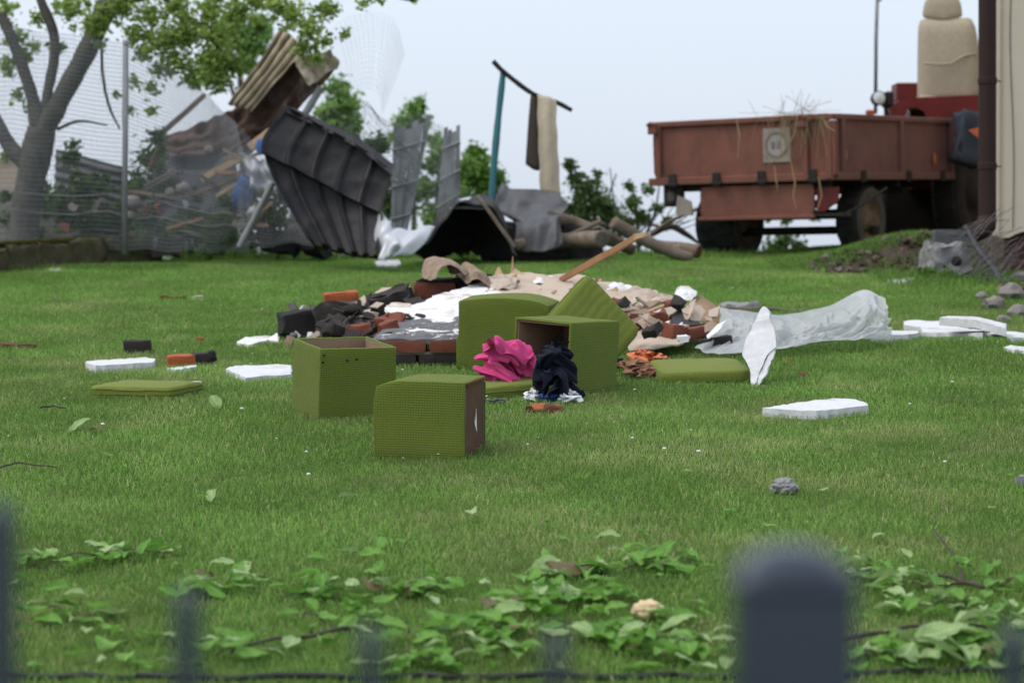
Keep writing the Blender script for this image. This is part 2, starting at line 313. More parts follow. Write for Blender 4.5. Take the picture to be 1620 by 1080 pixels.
class G:
    def __init__(s, recalc=True): s.bm = bmesh.new(); s.recalc = recalc
    def box(s, c, size, rot=None, bev=0, seg=1, mi=0):
        r = bmesh.ops.create_cube(s.bm, size=1); vs = r['verts']
        m = Matrix.Translation(Vector(c)) @ (rot if rot is not None else Matrix.Identity(3)).to_4x4() @ Matrix.Diagonal((*size, 1))
        bmesh.ops.transform(s.bm, matrix=m, verts=vs)
        fs = {f for v in vs for f in v.link_faces}
        for f in fs: f.material_index = mi
        if bev:
            es = list({e for f in fs for e in f.edges})
            bmesh.ops.bevel(s.bm, geom=es, offset=bev, segments=seg, affect='EDGES', profile=.5)
        return s
    def rough(s, c, size, rot=None, cuts=3, amp=.006, seed=0, freq=14, mi=0):
        rt = (rot if rot is not None else Matrix.Identity(3)).to_4x4(); n = cuts + 1; D = {}; new = []; fs = []
        def gv(q):
            if q not in D: D[q] = s.bm.verts.new([c_ / n - .5 for c_ in q]); new.append(D[q])
            return D[q]
        for ax in range(3):
            o1, o2 = (ax + 1) % 3, (ax + 2) % 3
            for sd_ in (0, n):
                for i in range(n):
                    for j in range(n):
                        qs = []
                        for a_, b_ in ((i, j), (i + 1, j), (i + 1, j + 1), (i, j + 1)):
                            q = [0, 0, 0]; q[ax] = sd_; q[o1] = a_; q[o2] = b_; qs.append(gv(tuple(q)))
                        fs.append(s.bm.faces.new(qs if sd_ else qs[::-1]))
        for v in new:
            p = Vector((v.co.x * size[0], v.co.y * size[1], v.co.z * size[2]))
            k = sum(abs(abs(q) - .5) < .01 for q in v.co)
            nv = noise.noise_vector(p * freq + Vector((seed * 3.7, seed * 1.3, seed * 2.1)))
            p = p * (1 - .035 * max(0, k - 1)) + nv * amp * (1 + .8 * max(0, k - 1))
            v.co = Vector(c) + (rt @ p)
        for f in fs: f.material_index = mi
        return s
    def tube(s, pts, rad, n=8, cap=True, mi=0):
        pts = [Vector(p) for p in pts]; rings = []
        if not isinstance(rad, (list, tuple)): rad = [rad] * len(pts)
        up = None
        for i, p in enumerate(pts):
            d = (pts[min(i + 1, len(pts) - 1)] - pts[max(i - 1, 0)]).normalized()
            if up is None: up = d.orthogonal().normalized()
            up = (up - d * up.dot(d))
            up = up.normalized() if up.length > 1e-6 else d.orthogonal().normalized()
            sd = d.cross(up)
            rings.append([s.bm.verts.new(p + (up * math.cos(a) + sd * math.sin(a)) * rad[i]) for a in (2 * math.pi * k / n for k in range(n))])
        for a, b in zip(rings, rings[1:]):
            for k in range(n):
                f = s.bm.faces.new((a[k], a[(k + 1) % n], b[(k + 1) % n], b[k])); f.material_index = mi
        if cap and n > 2:
            s.bm.faces.new(rings[0][::-1]).material_index = mi; s.bm.faces.new(rings[-1]).material_index = mi
        return s
    def patch(s, fn, nu, nv, thick=0, mi=0):
        """a sheet: fn(u, v) gives a world point; thickness gives it a back and edges"""
        g = [[Vector(fn(i / nu, j / nv)) for i in range(nu + 1)] for j in range(nv + 1)]
        A = [[s.bm.verts.new(p) for p in r] for r in g]
        fs = []
        for j in range(nv):
            for i in range(nu): fs.append(s.bm.faces.new((A[j][i], A[j][i + 1], A[j + 1][i + 1], A[j + 1][i])))
        if thick:
            s.bm.normal_update()
            B = [[s.bm.verts.new(v.co - v.normal * thick) for v in r] for r in A]
            for j in range(nv):
                for i in range(nu): fs.append(s.bm.faces.new((B[j + 1][i], B[j + 1][i + 1], B[j][i + 1], B[j][i])))
            for i in range(nu):
                fs.append(s.bm.faces.new((A[0][i + 1], A[0][i], B[0][i], B[0][i + 1]))); fs.append(s.bm.faces.new((A[nv][i], A[nv][i + 1], B[nv][i + 1], B[nv][i])))
            for j in range(nv):
                fs.append(s.bm.faces.new((A[j][0], A[j + 1][0], B[j + 1][0], B[j][0]))); fs.append(s.bm.faces.new((A[j + 1][nu], A[j][nu], B[j][nu], B[j + 1][nu])))
        for f in fs: f.material_index = mi
        return s
    def slab(s, pts, thick, down=None, jit=.003, seg=.04, seed=1, mi=0, mi2=None):
        """a plate with the outline pts (world), broken a little along its edges"""
        pts = [Vector(p) for p in pts]; rr = random.Random(seed)
        n = Vector((0, 0, 0))
        for a, b in zip(pts, pts[1:] + pts[:1]): n += a.cross(b)
        n.normalize()
        if n.dot(CAMV - pts[0]) < 0: n = -n
        dn = Vector(down) if down is not None else -n
        o = []
        for a, b in zip(pts, pts[1:] + pts[:1]):
            k = max(1, int((b - a).length / seg))
            for i in range(k):
                p = a.lerp(b, i / k)
                o.append(p + Vector((rr.uniform(-1, 1), rr.uniform(-1, 1), rr.uniform(-.4, .4))) * jit)
        T = [s.bm.verts.new(p) for p in o]
        B = [s.bm.verts.new(p + dn * thick + Vector((rr.uniform(-1, 1), rr.uniform(-1, 1), rr.uniform(-.3, .3))) * jit) for p in o]
        f1 = s.bm.faces.new(T); f2 = s.bm.faces.new(B[::-1]); f1.material_index = f2.material_index = mi
        for i in range(len(o)):
            j = (i + 1) % len(o); f = s.bm.faces.new((T[j], T[i], B[i], B[j])); f.material_index = mi if mi2 is None else mi2
        bmesh.ops.triangulate(s.bm, faces=[f1, f2])
        return s
    def lathe(s, prof, m, n=24, mi=0, close=False):
        m = m.to_4x4() if len(m) == 3 else m
        rings = [[s.bm.verts.new(m @ Vector((r * math.cos(a), r * math.sin(a), z))) for a in (2 * math.pi * k / n for k in range(n))] for r, z in prof]
        for a, b in zip(rings, rings[1:]):
            for k in range(n): s.bm.faces.new((a[k], a[(k + 1) % n], b[(k + 1) % n], b[k])).material_index = mi
        if close: s.bm.faces.new(rings[0][::-1]).material_index = mi; s.bm.faces.new(rings[-1]).material_index = mi
        return s
    def blob(s, c, rad, sub=3, amp=.3, freq=2, seed=0, ridge=False, mi=0, flat=True, rot=None):
        r = bmesh.ops.create_icosphere(s.bm, subdivisions=sub, radius=1)
        rt = (rot if rot is not None else Matrix.Identity(3))
        for v in r['verts']:
            d = v.co.normalized(); q = d * freq + Vector((seed * 5.1, seed * 2.3, seed * 9.7))
            q2 = q + noise.noise_vector(q * .8) * .7
            h = noise.noise(q2) + .5 * noise.noise(q2 * 2.1) + .25 * noise.noise(q2 * 4.3)
            if ridge: h = .55 - 1.5 * abs(noise.noise(q2)) - .8 * abs(noise.noise(q2 * 2.3)) + .3
            p = d * (1 + amp * h); p = rt @ Vector((p.x * rad[0], p.y * rad[1], p.z * rad[2]))
            if flat and p.z < -rad[2] * .55: p.z = -rad[2] * .55 + (p.z + rad[2] * .55) * .15
            v.co = Vector(c) + p
        for f in {f for v in r['verts'] for f in v.link_faces}: f.material_index = mi
        return s
def rotz(a): return Matrix.Rotation(a, 3, 'Z')
def eul(x, y, z): return Euler((R(x), R(y), R(z))).to_matrix()
def cat(p0, p1, p2, p3, t):
    return .5 * ((2 * p1) + (-p0 + p2) * t + (2 * p0 - 5 * p1 + 4 * p2 - p3) * t * t + (-p0 + 3 * p1 - 3 * p2 + p3) * t ** 3)
def along(L_, t, smooth=True):
    n = len(L_) - 1; x = min(max(t, 0), 1) * n; i = min(int(x), n - 1); f = x - i
    if not smooth: return L_[i].lerp(L_[i + 1], f)
    g = lambda k: L_[min(max(k, 0), n)] if 0 <= k <= n else (L_[0] * 2 - L_[1] if k < 0 else L_[n] * 2 - L_[n - 1])
    return cat(g(i - 1), g(i), g(i + 1), g(i + 2), f)
def ctrl(rows, smooth=True, disp=None):
    """surface through rows of (px, py, depth) control points"""
    W = [[pt(*q) for q in r] for r in rows]
    def fn(u, v):
        p = along([along(r, u, smooth) for r in W], v, smooth)
        return p + Vector(disp(u, v)) if disp else p
    return fn
def dent(fn, amp=.05, fr=2.5, seed=0, d=(.15, -1, .3)):
    """creases and dents over a sheet"""
    d = Vector(d)
    def f(u, v):
        p = Vector(fn(u, v)); q = p * fr + Vector((seed * 3.1, seed * 1.7, 0)); q = q + noise.noise_vector(q * .6) * .4
        return p + d * amp * (noise.noise(q) - 1.1 * abs(noise.noise(q * 1.7)) + .35 * noise.noise(q * 4) + .3)
    return f
def wires(fn, nu, nv, r, seg=8, skip=0, g=None, jit=0, seed=1):
    g = g or G(False); rr = random.Random(seed)
    j = lambda: Vector((rr.uniform(-1, 1), rr.uniform(-1, 1), rr.uniform(-1, 1))) * jit
    for i in range(nu + 1):
        if rr.random() < skip: continue
        g.tube([fn(i / nu, k / seg) + j() for k in range(seg + 1)], r, 3, False)
    for i in range(nv + 1):
        if rr.random() < skip: continue
        g.tube([fn(k / seg, i / nv) + j() for k in range(seg + 1)], r, 3, False)
    return g
def flatpoly(pxs, t): return [gp(x, y, t) for x, y in pxs]
def colmesh(name, V, Fc, C, m, parent=None, **k):
    """big meshes from numpy: V verts, Fc list of (faces array), C one colour per vertex"""
    me = bpy.data.meshes.new(name)
    nl = sum(f.size for f in Fc); nf = sum(len(f) for f in Fc)
    me.vertices.add(len(V)); me.loops.add(nl); me.polygons.add(nf)
    me.vertices.foreach_set('co', np.ascontiguousarray(V, np.float32).ravel())
    me.loops.foreach_set('vertex_index', np.concatenate([f.ravel() for f in Fc]).astype(np.int32))
    tot = np.concatenate([np.full(len(f), f.shape[1]) for f in Fc]); st = np.concatenate([[0], np.cumsum(tot)[:-1]])
    me.polygons.foreach_set('loop_start', st.astype(np.int32))
    me.update(calc_edges=True); me.validate()
    a = me.attributes.new('Col', 'FLOAT_COLOR', 'POINT')
    a.data.foreach_set('color', np.ascontiguousarray(np.c_[C, np.ones(len(C))], np.float32).ravel())
    me.materials.append(M[m])
    o = bpy.data.objects.new(name, me); COL.objects.link(o)
    if parent: o.parent = parent; o.matrix_parent_inverse = WM[parent].inverted()
    setp(o, **k); return o
# ================================================================ SETTING
def vnoise(x, y, s, seed=0):
    """smooth value noise on arrays"""
    rs = np.random.RandomState(seed); T = rs.rand(64, 64)
    x = x / s + 1000; y = y / s + 1000; i = np.floor(x).astype(int); j = np.floor(y).astype(int)
    u = x - i; v = y - j; u = u * u * (3 - 2 * u); v = v * v * (3 - 2 * v)
    g = lambda a, b: T[a % 64, b % 64]
    return (g(i, j) * (1 - u) + g(i + 1, j) * u) * (1 - v) + (g(i, j + 1) * (1 - u) + g(i + 1, j + 1) * u) * v
def soil(x, y):
    """bare earth: the cut face of the bank and the strip below the house"""
    a = sm((x - 2.55) / .3) * sm((y - 20.0) / .15) * sm((20.95 - y) / .3) * sm((4.0 - x) / .3)
    b = sm((x - 3.75) / .4) * sm((y - 17.8 + (x - 3.75) * .8) / 1.2)
    n = vnoise(x, y, .22, 3)
    return np.clip(np.maximum(a, b) * 1.5 * (.45 + n), 0, 1)
xs = np.concatenate([[-900, -400, -150, -60, -25, -14], np.arange(-9, 9.01, .11), [14, 25, 60, 150, 400, 900]])
ys = np.concatenate([[-6, -2, 0, 2, 3.5], np.arange(4.5, 27, .11), [29, 33, 40, 55, 90, 160, 300, 600, 1200]])
gx, gy = np.meshgrid(xs, ys); gzv = ground(gx, gy)
V = np.stack([gx, gy, gzv], -1).reshape(-1, 3); nx, ny = len(xs), len(ys)
ii, jj = np.meshgrid(np.arange(nx - 1), np.arange(ny - 1)); b0 = (jj * nx + ii).ravel()
lawn = colmesh('lawn', V, [np.stack([b0, b0 + 1, b0 + nx + 1, b0 + nx], 1)], np.ones((len(V), 3)), 'lawn', kind='structure')
at = lawn.data.attributes.new('soil', 'FLOAT', 'POINT'); at.data.foreach_set('value', soil(V[:, 0], V[:, 1]).astype(np.float32))
lawn.data.polygons.foreach_set('use_smooth', [True] * len(lawn.data.polygons))

def blades(n, rs, x, y, z, ln, wd, lean, col, name, m='grass', **k):
    """n grass blades, each a bent strip of one quad and one tip"""
    az = rs.rand(n) * 2 * np.pi; fa = rs.rand(n) * 2 * np.pi
    dx, dy = np.cos(az) * lean, np.sin(az) * lean; sx, sy = np.cos(fa) * wd / 2, np.sin(fa) * wd / 2
    P = np.empty((n, 5, 3), np.float32)
    P[:, 0] = np.stack([x - sx, y - sy, z - .004], 1); P[:, 1] = np.stack([x + sx, y + sy, z - .004], 1)
    mx, my, mz = x + dx * ln * .35, y + dy * ln * .35, z + ln * .6
    P[:, 2] = np.stack([mx + sx * .8, my + sy * .8, mz], 1); P[:, 3] = np.stack([mx - sx * .8, my - sy * .8, mz], 1)
    P[:, 4] = np.stack([x + dx * ln, y + dy * ln, z + ln * np.clip(1.05 - lean * .55, .25, 1)], 1)
    b = np.arange(n) * 5
    return colmesh(name, P.reshape(-1, 3), [np.stack([b, b + 1, b + 2, b + 3], 1), np.stack([b + 3, b + 2, b + 4], 1)], np.repeat(col, 5, 0), m, **k)
rs = np.random.RandomState(5)
n = 900000
y = 5.2 + rs.rand(n) * 19.3; x = (rs.rand(n) * 2 - 1) * (.222 * y + 1.5)
keep = rs.rand(n) > np.maximum(soil(x, y) * .96, .0)
x, y = x[keep], y[keep]; n = len(x); z = ground(x, y)
dry = vnoise(x, y, .45, 1) * .5 + vnoise(x, y, .17, 2) * .3 + vnoise(x, y, 1.4, 4) * .35
lush = vnoise(x, y, .3, 6) * .55 + vnoise(x, y, .9, 7) * .45
g1 = np.array([.262, .435, .104]); g2 = np.array([.096, .196, .040]); g3 = np.array([.50, .47, .25]); g4 = np.array([.37, .42, .16])
col = g2 + (g1 - g2) * rs.rand(n, 1) * 1.25
t = np.clip((dry - .54) * 3.0, 0, 1)[:, None]; col = col * (1 - .55 * t) + g4 * .55 * t
st = (rs.rand(n) < .045 + .12 * np.clip((dry - .62) * 4, 0, 1))[:, None]; col = np.where(st, g3 * (.6 + .8 * rs.rand(n, 1)), col)
col = col * (.66 + .62 * lush[:, None] + .10 * vnoise(x, y, .07, 12)[:, None])
far = sm((y - 15) / 6)[:, None]; col = col * (1 - far * .2) + np.array([.16, .36, .055]) * far * .2
ln = (.015 + .022 * rs.rand(n) + .014 * lush) * (1 + .25 * sm((y - 16) / 5)); wd = .0024 * np.sqrt(y / 8) * (.7 + .7 * rs.rand(n))
blades(n, rs, x, y, z, ln, wd, .45 + .80 * rs.rand(n), col, 'grass', kind='stuff')
# taller uncut grass on the bank's lip, round the kerb and the debris behind
def tuftzone(n, x0, x1, y0, y1, h, seed):
    rs = np.random.RandomState(seed); x = x0 + rs.rand(n) * (x1 - x0); y = y0 + rs.rand(n) * (y1 - y0)
    return x, y, h * (.5 + rs.rand(n))
zz = [tuftzone(7000, 2.35, 3.75, 20.5, 21.9, .045, 1), tuftzone(5000, -4.9, .6, 22.0, 23.6, .15, 2), tuftzone(3500, -4.9, -2.9, 20.5, 21.0, .06, 3),
      tuftzone(3000, 3.0, 4.6, 18.6, 20.3, .09, 4), tuftzone(2500, .6, 2.6, 22.4, 24, .08, 5)]
x = np.concatenate([a[0] for a in zz]); y = np.concatenate([a[1] for a in zz]); ln = np.concatenate([a[2] for a in zz]); n = len(x)
rs = np.random.RandomState(9); col = (g2 + (g1 - g2) * rs.rand(n, 1) * 1.1) * .8
blades(n, rs, x, y, ground(x, y), ln, .006 * np.ones(n), .2 + .7 * rs.rand(n), col, 'tall_grass', kind='stuff')

g = G(); rs = np.random.RandomState(66); CC = []
for i in range(760):
    x, y = 2.45 + 1.6 * rs.rand(), 19.9 + 1.1 * rs.rand()
    if i > 380: x, y = 3.55 + 1.0 * rs.rand(), 17.6 + 2.4 * rs.rand()
    if soil(x, y) < .25: continue
    s_ = .012 + .045 * rs.rand() ** 2; n0 = len(g.bm.verts); g.rough((x, y, gz(x, y) + s_ * .2), (s_ * 1.5, s_, s_ * .9), eul(*(rs.rand(3) * 360)), 1, s_ * .2, i, 20)
    c = np.array([(.10, .075, .055), (.06, .045, .035), (.16, .13, .10), (.05, .06, .02)][rs.randint(4)]) * (1.5 if i > 380 else 1); CC += [c] * (len(g.bm.verts) - n0)
clods = ob('soil_clods', g, 'debris', kind='stuff'); at = clods.data.attributes.new('Col', 'FLOAT_COLOR', 'POINT'); at.data.foreach_set('color', np.c_[np.array(CC), np.ones(len(CC))].astype(np.float32).ravel())

# ---------------------------------------------------------------- foliage clouds
def leafcloud(name, clumps, n, size, cols, parent, seed=1, flat=.5):
    """many leaf-sized faces spread through clumps [(centre, radii)], denser towards each clump's shell"""
    rs = np.random.RandomState(seed); k = len(clumps)
    wts = np.array([c[1][0] * c[1][2] for c in clumps]); idx = rs.choice(k, n, p=wts / wts.sum())
    C0 = np.array([list(c[0]) for c in clumps])[idx]; Rr = np.array([list(c[1]) for c in clumps])[idx]
    d = rs.normal(size=(n, 3)); d /= np.linalg.norm(d, axis=1)[:, None]
    P = C0 + d * Rr * (rs.rand(n, 1) ** .5) * (.62 + .75 * rs.rand(n, 1) ** 2.5 + .35 * (rs.rand(n, 1) < .12))
    a = rs.normal(size=(n, 3)); a[:, 2] *= flat; a /= np.linalg.norm(a, axis=1)[:, None]
    b = np.cross(a, rs.normal(size=(n, 3))); b /= np.linalg.norm(b, axis=1)[:, None]
    s = size * (.55 + .9 * rs.rand(n, 1)); q = np.empty((n, 4, 3))
    q[:, 0] = P - a * s * .5; q[:, 1] = P + b * s * .28 - a * s * .02; q[:, 2] = P + a * s * .5; q[:, 3] = P - b * s * .28 - a * s * .02
    tint = rs.rand(k)[idx][:, None]; c1, c2 = np.array(cols[0]), np.array(cols[1])
    col = c1 + (c2 - c1) * np.clip(tint * .6 + rs.rand(n, 1) * .5, 0, 1)
    i = np.arange(n) * 4
    return colmesh(name, q.reshape(-1, 3), [np.stack([i, i + 1, i + 2, i + 3], 1)], np.repeat(col, 4, 0), 'foliage', parent)
def clumpspx(L_):
    """(px, py, depth, radius in px) to world clumps"""
    o = []
    for px, py, Y, r in L_:
        k = Y / F; c = pt(px, py, Y); rc = random.Random(int(px * 7 + py * 13))
        o.append((c, (r * k * .45, r * k * .45, r * k * .4)))
        o.append((c, (r * k * 1.15, r * k * 1.15, r * k * 1.05)))
        for _ in range(8):
            d = Vector((rc.gauss(0, 1), rc.gauss(0, 1), rc.gauss(0, .9))).normalized() * rc.uniform(.4, 1.4) * r * k; q = r * k * rc.uniform(.14, .42)
            o.append((c + d, (q, q, q * .8)))
    return o
def limb(g, P, Y, n=8):
    """a limb through (px, py, radius px[, dY])"""
    pts = [pt(p[0], p[1], Y + (p[3] if len(p) > 3 else 0)) for p in P]; k = Y / F
    fine = [along(pts, i / 26) for i in range(27)]; rr = [p[2] * k for p in P]
    ra = [float(np.interp(i / 26 * (len(P) - 1), range(len(P)), rr)) * (1 + .16 * nz(fine[i], 5, P[0][0]) + .08 * nz(fine[i], 17, P[0][0])) for i in range(27)]
    g.tube(fine, ra, n)
    return fine

# fruit tree behind the wire fence
YT = 22.9
base = pt(38, 400, YT); base.z = gz(base.x, base.y)
tree = emp('fruit_tree', 'old fruit tree with forked grey trunk behind the wire fence', 'tree', base)
g = G(); limb(g, [(34, 420, 29), (40, 340, 24), (54, 260, 24), (66, 205, 22)], YT, 12); ob('trunk', g, 'bark', tree, smooth=True)
for P in ([(64, 215, 19), (100, 150, 16), (138, 80, 16), (165, 20, 17), (195, -40, 16, -.2)], [(62, 210, 16), (50, 150, 10), (22, 70, 9), (0, 20, 8)],
          [(70, 200, 10), (75, 150, 9), (86, 90, 8), (84, 50, 8), (66, 5, 7), (60, -20, 6)], [(46, 262, 17), (18, 235, 13), (-8, 190, 12), (-30, 150, 10)],
          [(165, 15, 14, -.1), (195, 0, 12, -.2), (240, -12, 10, -.3), (330, -35, 8, -.5)], [(195, -40, 9), (260, -70, 8, -.4), (430, -55, 6, -.6), (520, -20, 4, -.7)],
          [(250, -10, 5, -.3), (300, 30, 4, -.4), (340, 70, 3.5, -.5), (370, 120, 2.5, -.5)], [(430, -55, 4, -.6), (450, 0, 3.5, -.6), (475, 40, 3, -.6), (505, 70, 2, -.6)],
          [(300, 30, 3, -.4), (265, 70, 2.5, -.4), (250, 120, 2, -.3)], [(520, -20, 3, -.7), (590, -10, 2.5, -.7), (655, 2, 1.5, -.7)],
          [(160, 75, 2.5, .2), (164, 130, 2.5, .2), (174, 172, 2.2, .2), (190, 205, 1.5, .2)], [(90, 205, 3), (125, 192, 2.2), (170, 198, 1.4)]):
    g = G(); limb(g, P, YT); ob('limb', g, 'bark', tree, smooth=True)
cl = [(110, 10, 23, 26), (150, 35, 22.6, 22), (190, 10, 22.6, 26), (235, 25, 22.5, 24), (215, 55, 22.5, 18), (260, 60, 22.4, 26), (300, 50, 22.4, 30), (345, 60, 22.4, 28), (330, 100, 22.4, 28),
      (280, 100, 22.4, 24), (370, 105, 22.4, 20), (345, 130, 22.4, 20), (250, 110, 22.4, 15), (240, 140, 22.5, 12), (300, 125, 22.4, 14), (375, 20, 22.3, 22), (330, 15, 22.4, 24), (280, 10, 22.4, 22),
      (430, 5, 22.2, 20), (460, 22, 22.2, 24), (490, 45, 22.2, 22), (480, 75, 22.2, 16), (500, 92, 22.2, 12), (520, 15, 22.2, 18), (545, 55, 22.2, 10), (515, 65, 22.2, 12), (400, 0, 22.2, 16),
      (575, 5, 22.2, 9), (600, 0, 22.2, 8), (655, 1, 22.2, 7), (25, 60, 23, 16), (10, 105, 23, 16), (40, 90, 23, 13), (55, 75, 23, 10), (28, 150, 23, 11), (44, 170, 23, 8), (8, 250, 23, 9), (90, 75, 23, 10),
      (182, 150, 23, 7), (205, 175, 23, 8), (60, 30, 23, 12), (225, 85, 22.5, 14), (212, 130, 22.6, 9), (240, 175, 22.6, 9), (160, 70, 22.7, 8), (8, 15, 23, 16)]
leafcloud('crown', clumpspx([(a_, b_, c_, d_ * 1.18) for a_, b_, c_, d_ in cl]), 13500, .052, ((.14, .22, .05), (.44, .57, .16)), tree, 3)

def shrub(name, label, catg, cl, n, size, cols, stems, seed, group=None, Y=None):
    Y = Y or cl[0][2]; b = pt(cl[0][0], cl[0][1], Y); b.z = gz(b.x, b.y)
    t = emp(name, label, catg, b, group=group)
    g = G()
    for i, P in enumerate(stems): limb(g, P, Y, 6)
    ob('stem', g, 'bark', t, smooth=True)
    leafcloud('foliage', clumpspx(cl), int(n * 2.4), size * .72, [tuple(q * 1.35 for q in c_) for c_ in cols], t, seed)
    return t
GB, GD = ((.12, .21, .055), (.25, .38, .12)), ((.03, .06, .014), (.085, .14, .035))
shrub('far_tree', 'bright green tree showing through behind the torn beige roof sheets', 'tree',
      [(395, 65, 34, 30), (365, 45, 34, 28), (410, 40, 34, 18), (345, 95, 34, 22), (330, 120, 34, 20), (390, 100, 34, 16)], 2600, .13, GB,
      [[(385, 400, 8), (385, 250, 7), (380, 120, 5), (378, 50, 2)], [(384, 200, 4), (360, 120, 3), (345, 90, 1)]], 11)
shrub('far_tree', 'light green young tree standing just right of the beige roof sheets', 'tree',
      [(535, 140, 32, 20), (545, 165, 32, 24), (515, 180, 32, 18), (560, 195, 32, 16), (530, 200, 32, 22)], 1300, .12, GB, [[(540, 400, 6), (540, 260, 5), (538, 150, 2)]], 12)
shrub('far_tree', 'feathery green treetop above the grey leaning fence panels', 'tree',
      [(655, 175, 33, 16), (640, 195, 33, 20), (668, 195, 33, 14), (665, 160, 33, 9), (690, 225, 33, 16), (630, 220, 33, 18)], 900, .11, GB, [[(655, 400, 5), (655, 260, 4), (658, 160, 1.5)]], 13)
shrub('far_bush', 'round green bush behind the teal post', 'bush',
      [(755, 265, 29, 26), (780, 285, 29, 22), (735, 290, 29, 22), (750, 240, 29, 14), (765, 315, 29, 24), (790, 310, 29, 16), (725, 320, 29, 20)], 2400, .10, ((.06, .13, .02), (.15, .26, .05)),
      [[(757, 400, 5), (757, 320, 4), (752, 245, 1.5)]], 14)
shrub('far_bush', 'olive green bush at the right of the hanging rug', 'bush',
      [(930, 300, 28, 26), (950, 330, 28, 30), (915, 345, 28, 28), (975, 355, 28, 24), (900, 260, 28, 10), (908, 285, 28, 12), (890, 330, 28, 18)], 2100, .085, ((.045, .075, .025), (.11, .16, .06)),
      [[(930, 400, 5), (928, 330, 3.5), (905, 255, 1.5)], [(940, 390, 3), (960, 320, 2), (975, 275, 1)], [(932, 380, 3), (945, 310, 2), (940, 265, 1)]], 15)
shrub('far_bush', 'thin broken bush with sky showing through left of the trailer wheel', 'bush',
      [(1000, 320, 27, 14), (1015, 345, 27, 16), (1025, 300, 27, 10), (990, 355, 27, 14), (1040, 330, 27, 9), (995, 295, 27, 9), (1055, 350, 27, 9)], 620, .075, ((.05, .10, .025), (.12, .19, .05)),
      [[(1010, 400, 4), (1008, 350, 3), (1000, 290, 1)], [(1012, 390, 3), (1035, 340, 2), (1045, 280, .8)], [(1008, 380, 2.5), (975, 330, 1.6), (965, 265, .8)], [(1010, 370, 2), (1050, 330, 1.3), (1075, 310, .6)]], 16)
shrub('far_bush', 'green bush seen in the gap beneath the trailer', 'bush',
      [(1240, 380, 30, 18), (1225, 395, 30, 18), (1262, 390, 30, 14), (1290, 342, 30, 8), (1215, 345, 30, 8), (1245, 350, 30, 8)], 700, .08, ((.06, .11, .03), (.12, .19, .06)), [[(1240, 415, 3), (1240, 380, 2), (1245, 345, 1)]], 17)
# weeds and saplings round the debris on the left
W = [((240, 330), [(240, 250, 22.6, 26), (225, 300, 22.6, 24), (255, 290, 22.6, 24), (235, 345, 22.6, 24), (250, 215, 22.6, 15)], 'leafy sapling growing up beside the grey fence post', 1500),
     ((350, 360), [(350, 350, 21.6, 18), (365, 375, 21.5, 16), (340, 385, 21.5, 18), (355, 320, 21.8, 12)], 'dark weeds at the foot of the leaning fence post', 900),
     ((110, 330), [(110, 250, 23.5, 16), (130, 300, 23.5, 22), (95, 330, 23.5, 18), (150, 345, 23.5, 22), (115, 230, 23.5, 10)], 'bush behind the fence right of the trunk', 1000),
     ((300, 340), [(300, 345, 22.3, 20), (285, 370, 22.2, 18), (320, 375, 22.2, 16), (310, 310, 22.4, 10)], 'low weeds in the debris between the two fence posts', 900),
     ((20, 360), [(20, 350, 23, 18), (60, 370, 23, 16), (10, 310, 23, 10), (90, 375, 22.6, 14)], 'weeds round the foot of the old fruit tree', 700)]
for i, ((bx, by), cl, lb, n) in enumerate(W):
    shrub('weed_bush', lb, 'bush', cl, n, .07, ((.035, .07, .016), (.10, .16, .04)), [[(bx, 405, 3), (bx, by, 2), (cl[0][0], cl[0][1] - 10, 1)], [(bx + 4, 400, 2), (bx + 15, by - 10, 1.3), (bx + 22, by - 50, .6)]], 30 + i)
shrub('weed_bush', 'dark green undergrowth behind the leaning post and charcoal roof sheet', 'bush', [(420, 345, 22.9, 30), (470, 360, 22.9, 30), (400, 300, 23, 22), (520, 370, 22.9, 26), (450, 310, 23, 24), (380, 330, 22.9, 22), (390, 380, 22.7, 22)], 2600, .08, ((.03, .06, .016), (.085, .13, .04)), [[(430, 405, 4), (430, 340, 2.5), (420, 290, 1)], [(470, 405, 3), (480, 350, 2), (500, 320, 1)]], 41)
shrub('weed_bush', 'tangled greenery filling the gap behind the grey post', 'bush', [(215, 300, 23.6, 22), (280, 320, 23.6, 26), (330, 330, 23.6, 24), (190, 340, 23.6, 26), (150, 300, 23.8, 24), (80, 320, 23.9, 24), (300, 290, 23.8, 16), (120, 350, 23.6, 26), (60, 290, 24, 14), (250, 365, 23.2, 26), (330, 370, 23, 22)], 3600, .08, ((.04, .07, .025), (.11, .16, .055)), [[(215, 405, 3), (215, 330, 2), (205, 270, 1)], [(290, 405, 3), (285, 330, 2), (300, 280, 1)], [(130, 405, 3), (135, 340, 2), (150, 270, 1)]], 42)
shrub('far_bush', 'bright feathery bush between the grey fence panels', 'bush', [(690, 260, 27, 22), (670, 300, 27, 24), (715, 300, 27, 22), (700, 230, 27, 14), (740, 260, 27, 16), (650, 250, 27, 16), (690, 340, 27, 24)], 1900, .09, GB, [[(690, 400, 4), (692, 300, 3), (698, 230, 1)]], 43)
shrub('far_bush', 'grey-green bush behind the torn mesh right of the charcoal roof sheet', 'bush', [(570, 240, 26, 24), (600, 290, 26, 26), (545, 215, 26, 18), (620, 330, 26, 24), (600, 230, 26, 18), (640, 300, 26, 20)], 1900, .085, ((.06, .10, .045), (.14, .21, .09)), [[(600, 400, 4), (595, 300, 3), (570, 220, 1)]], 44)
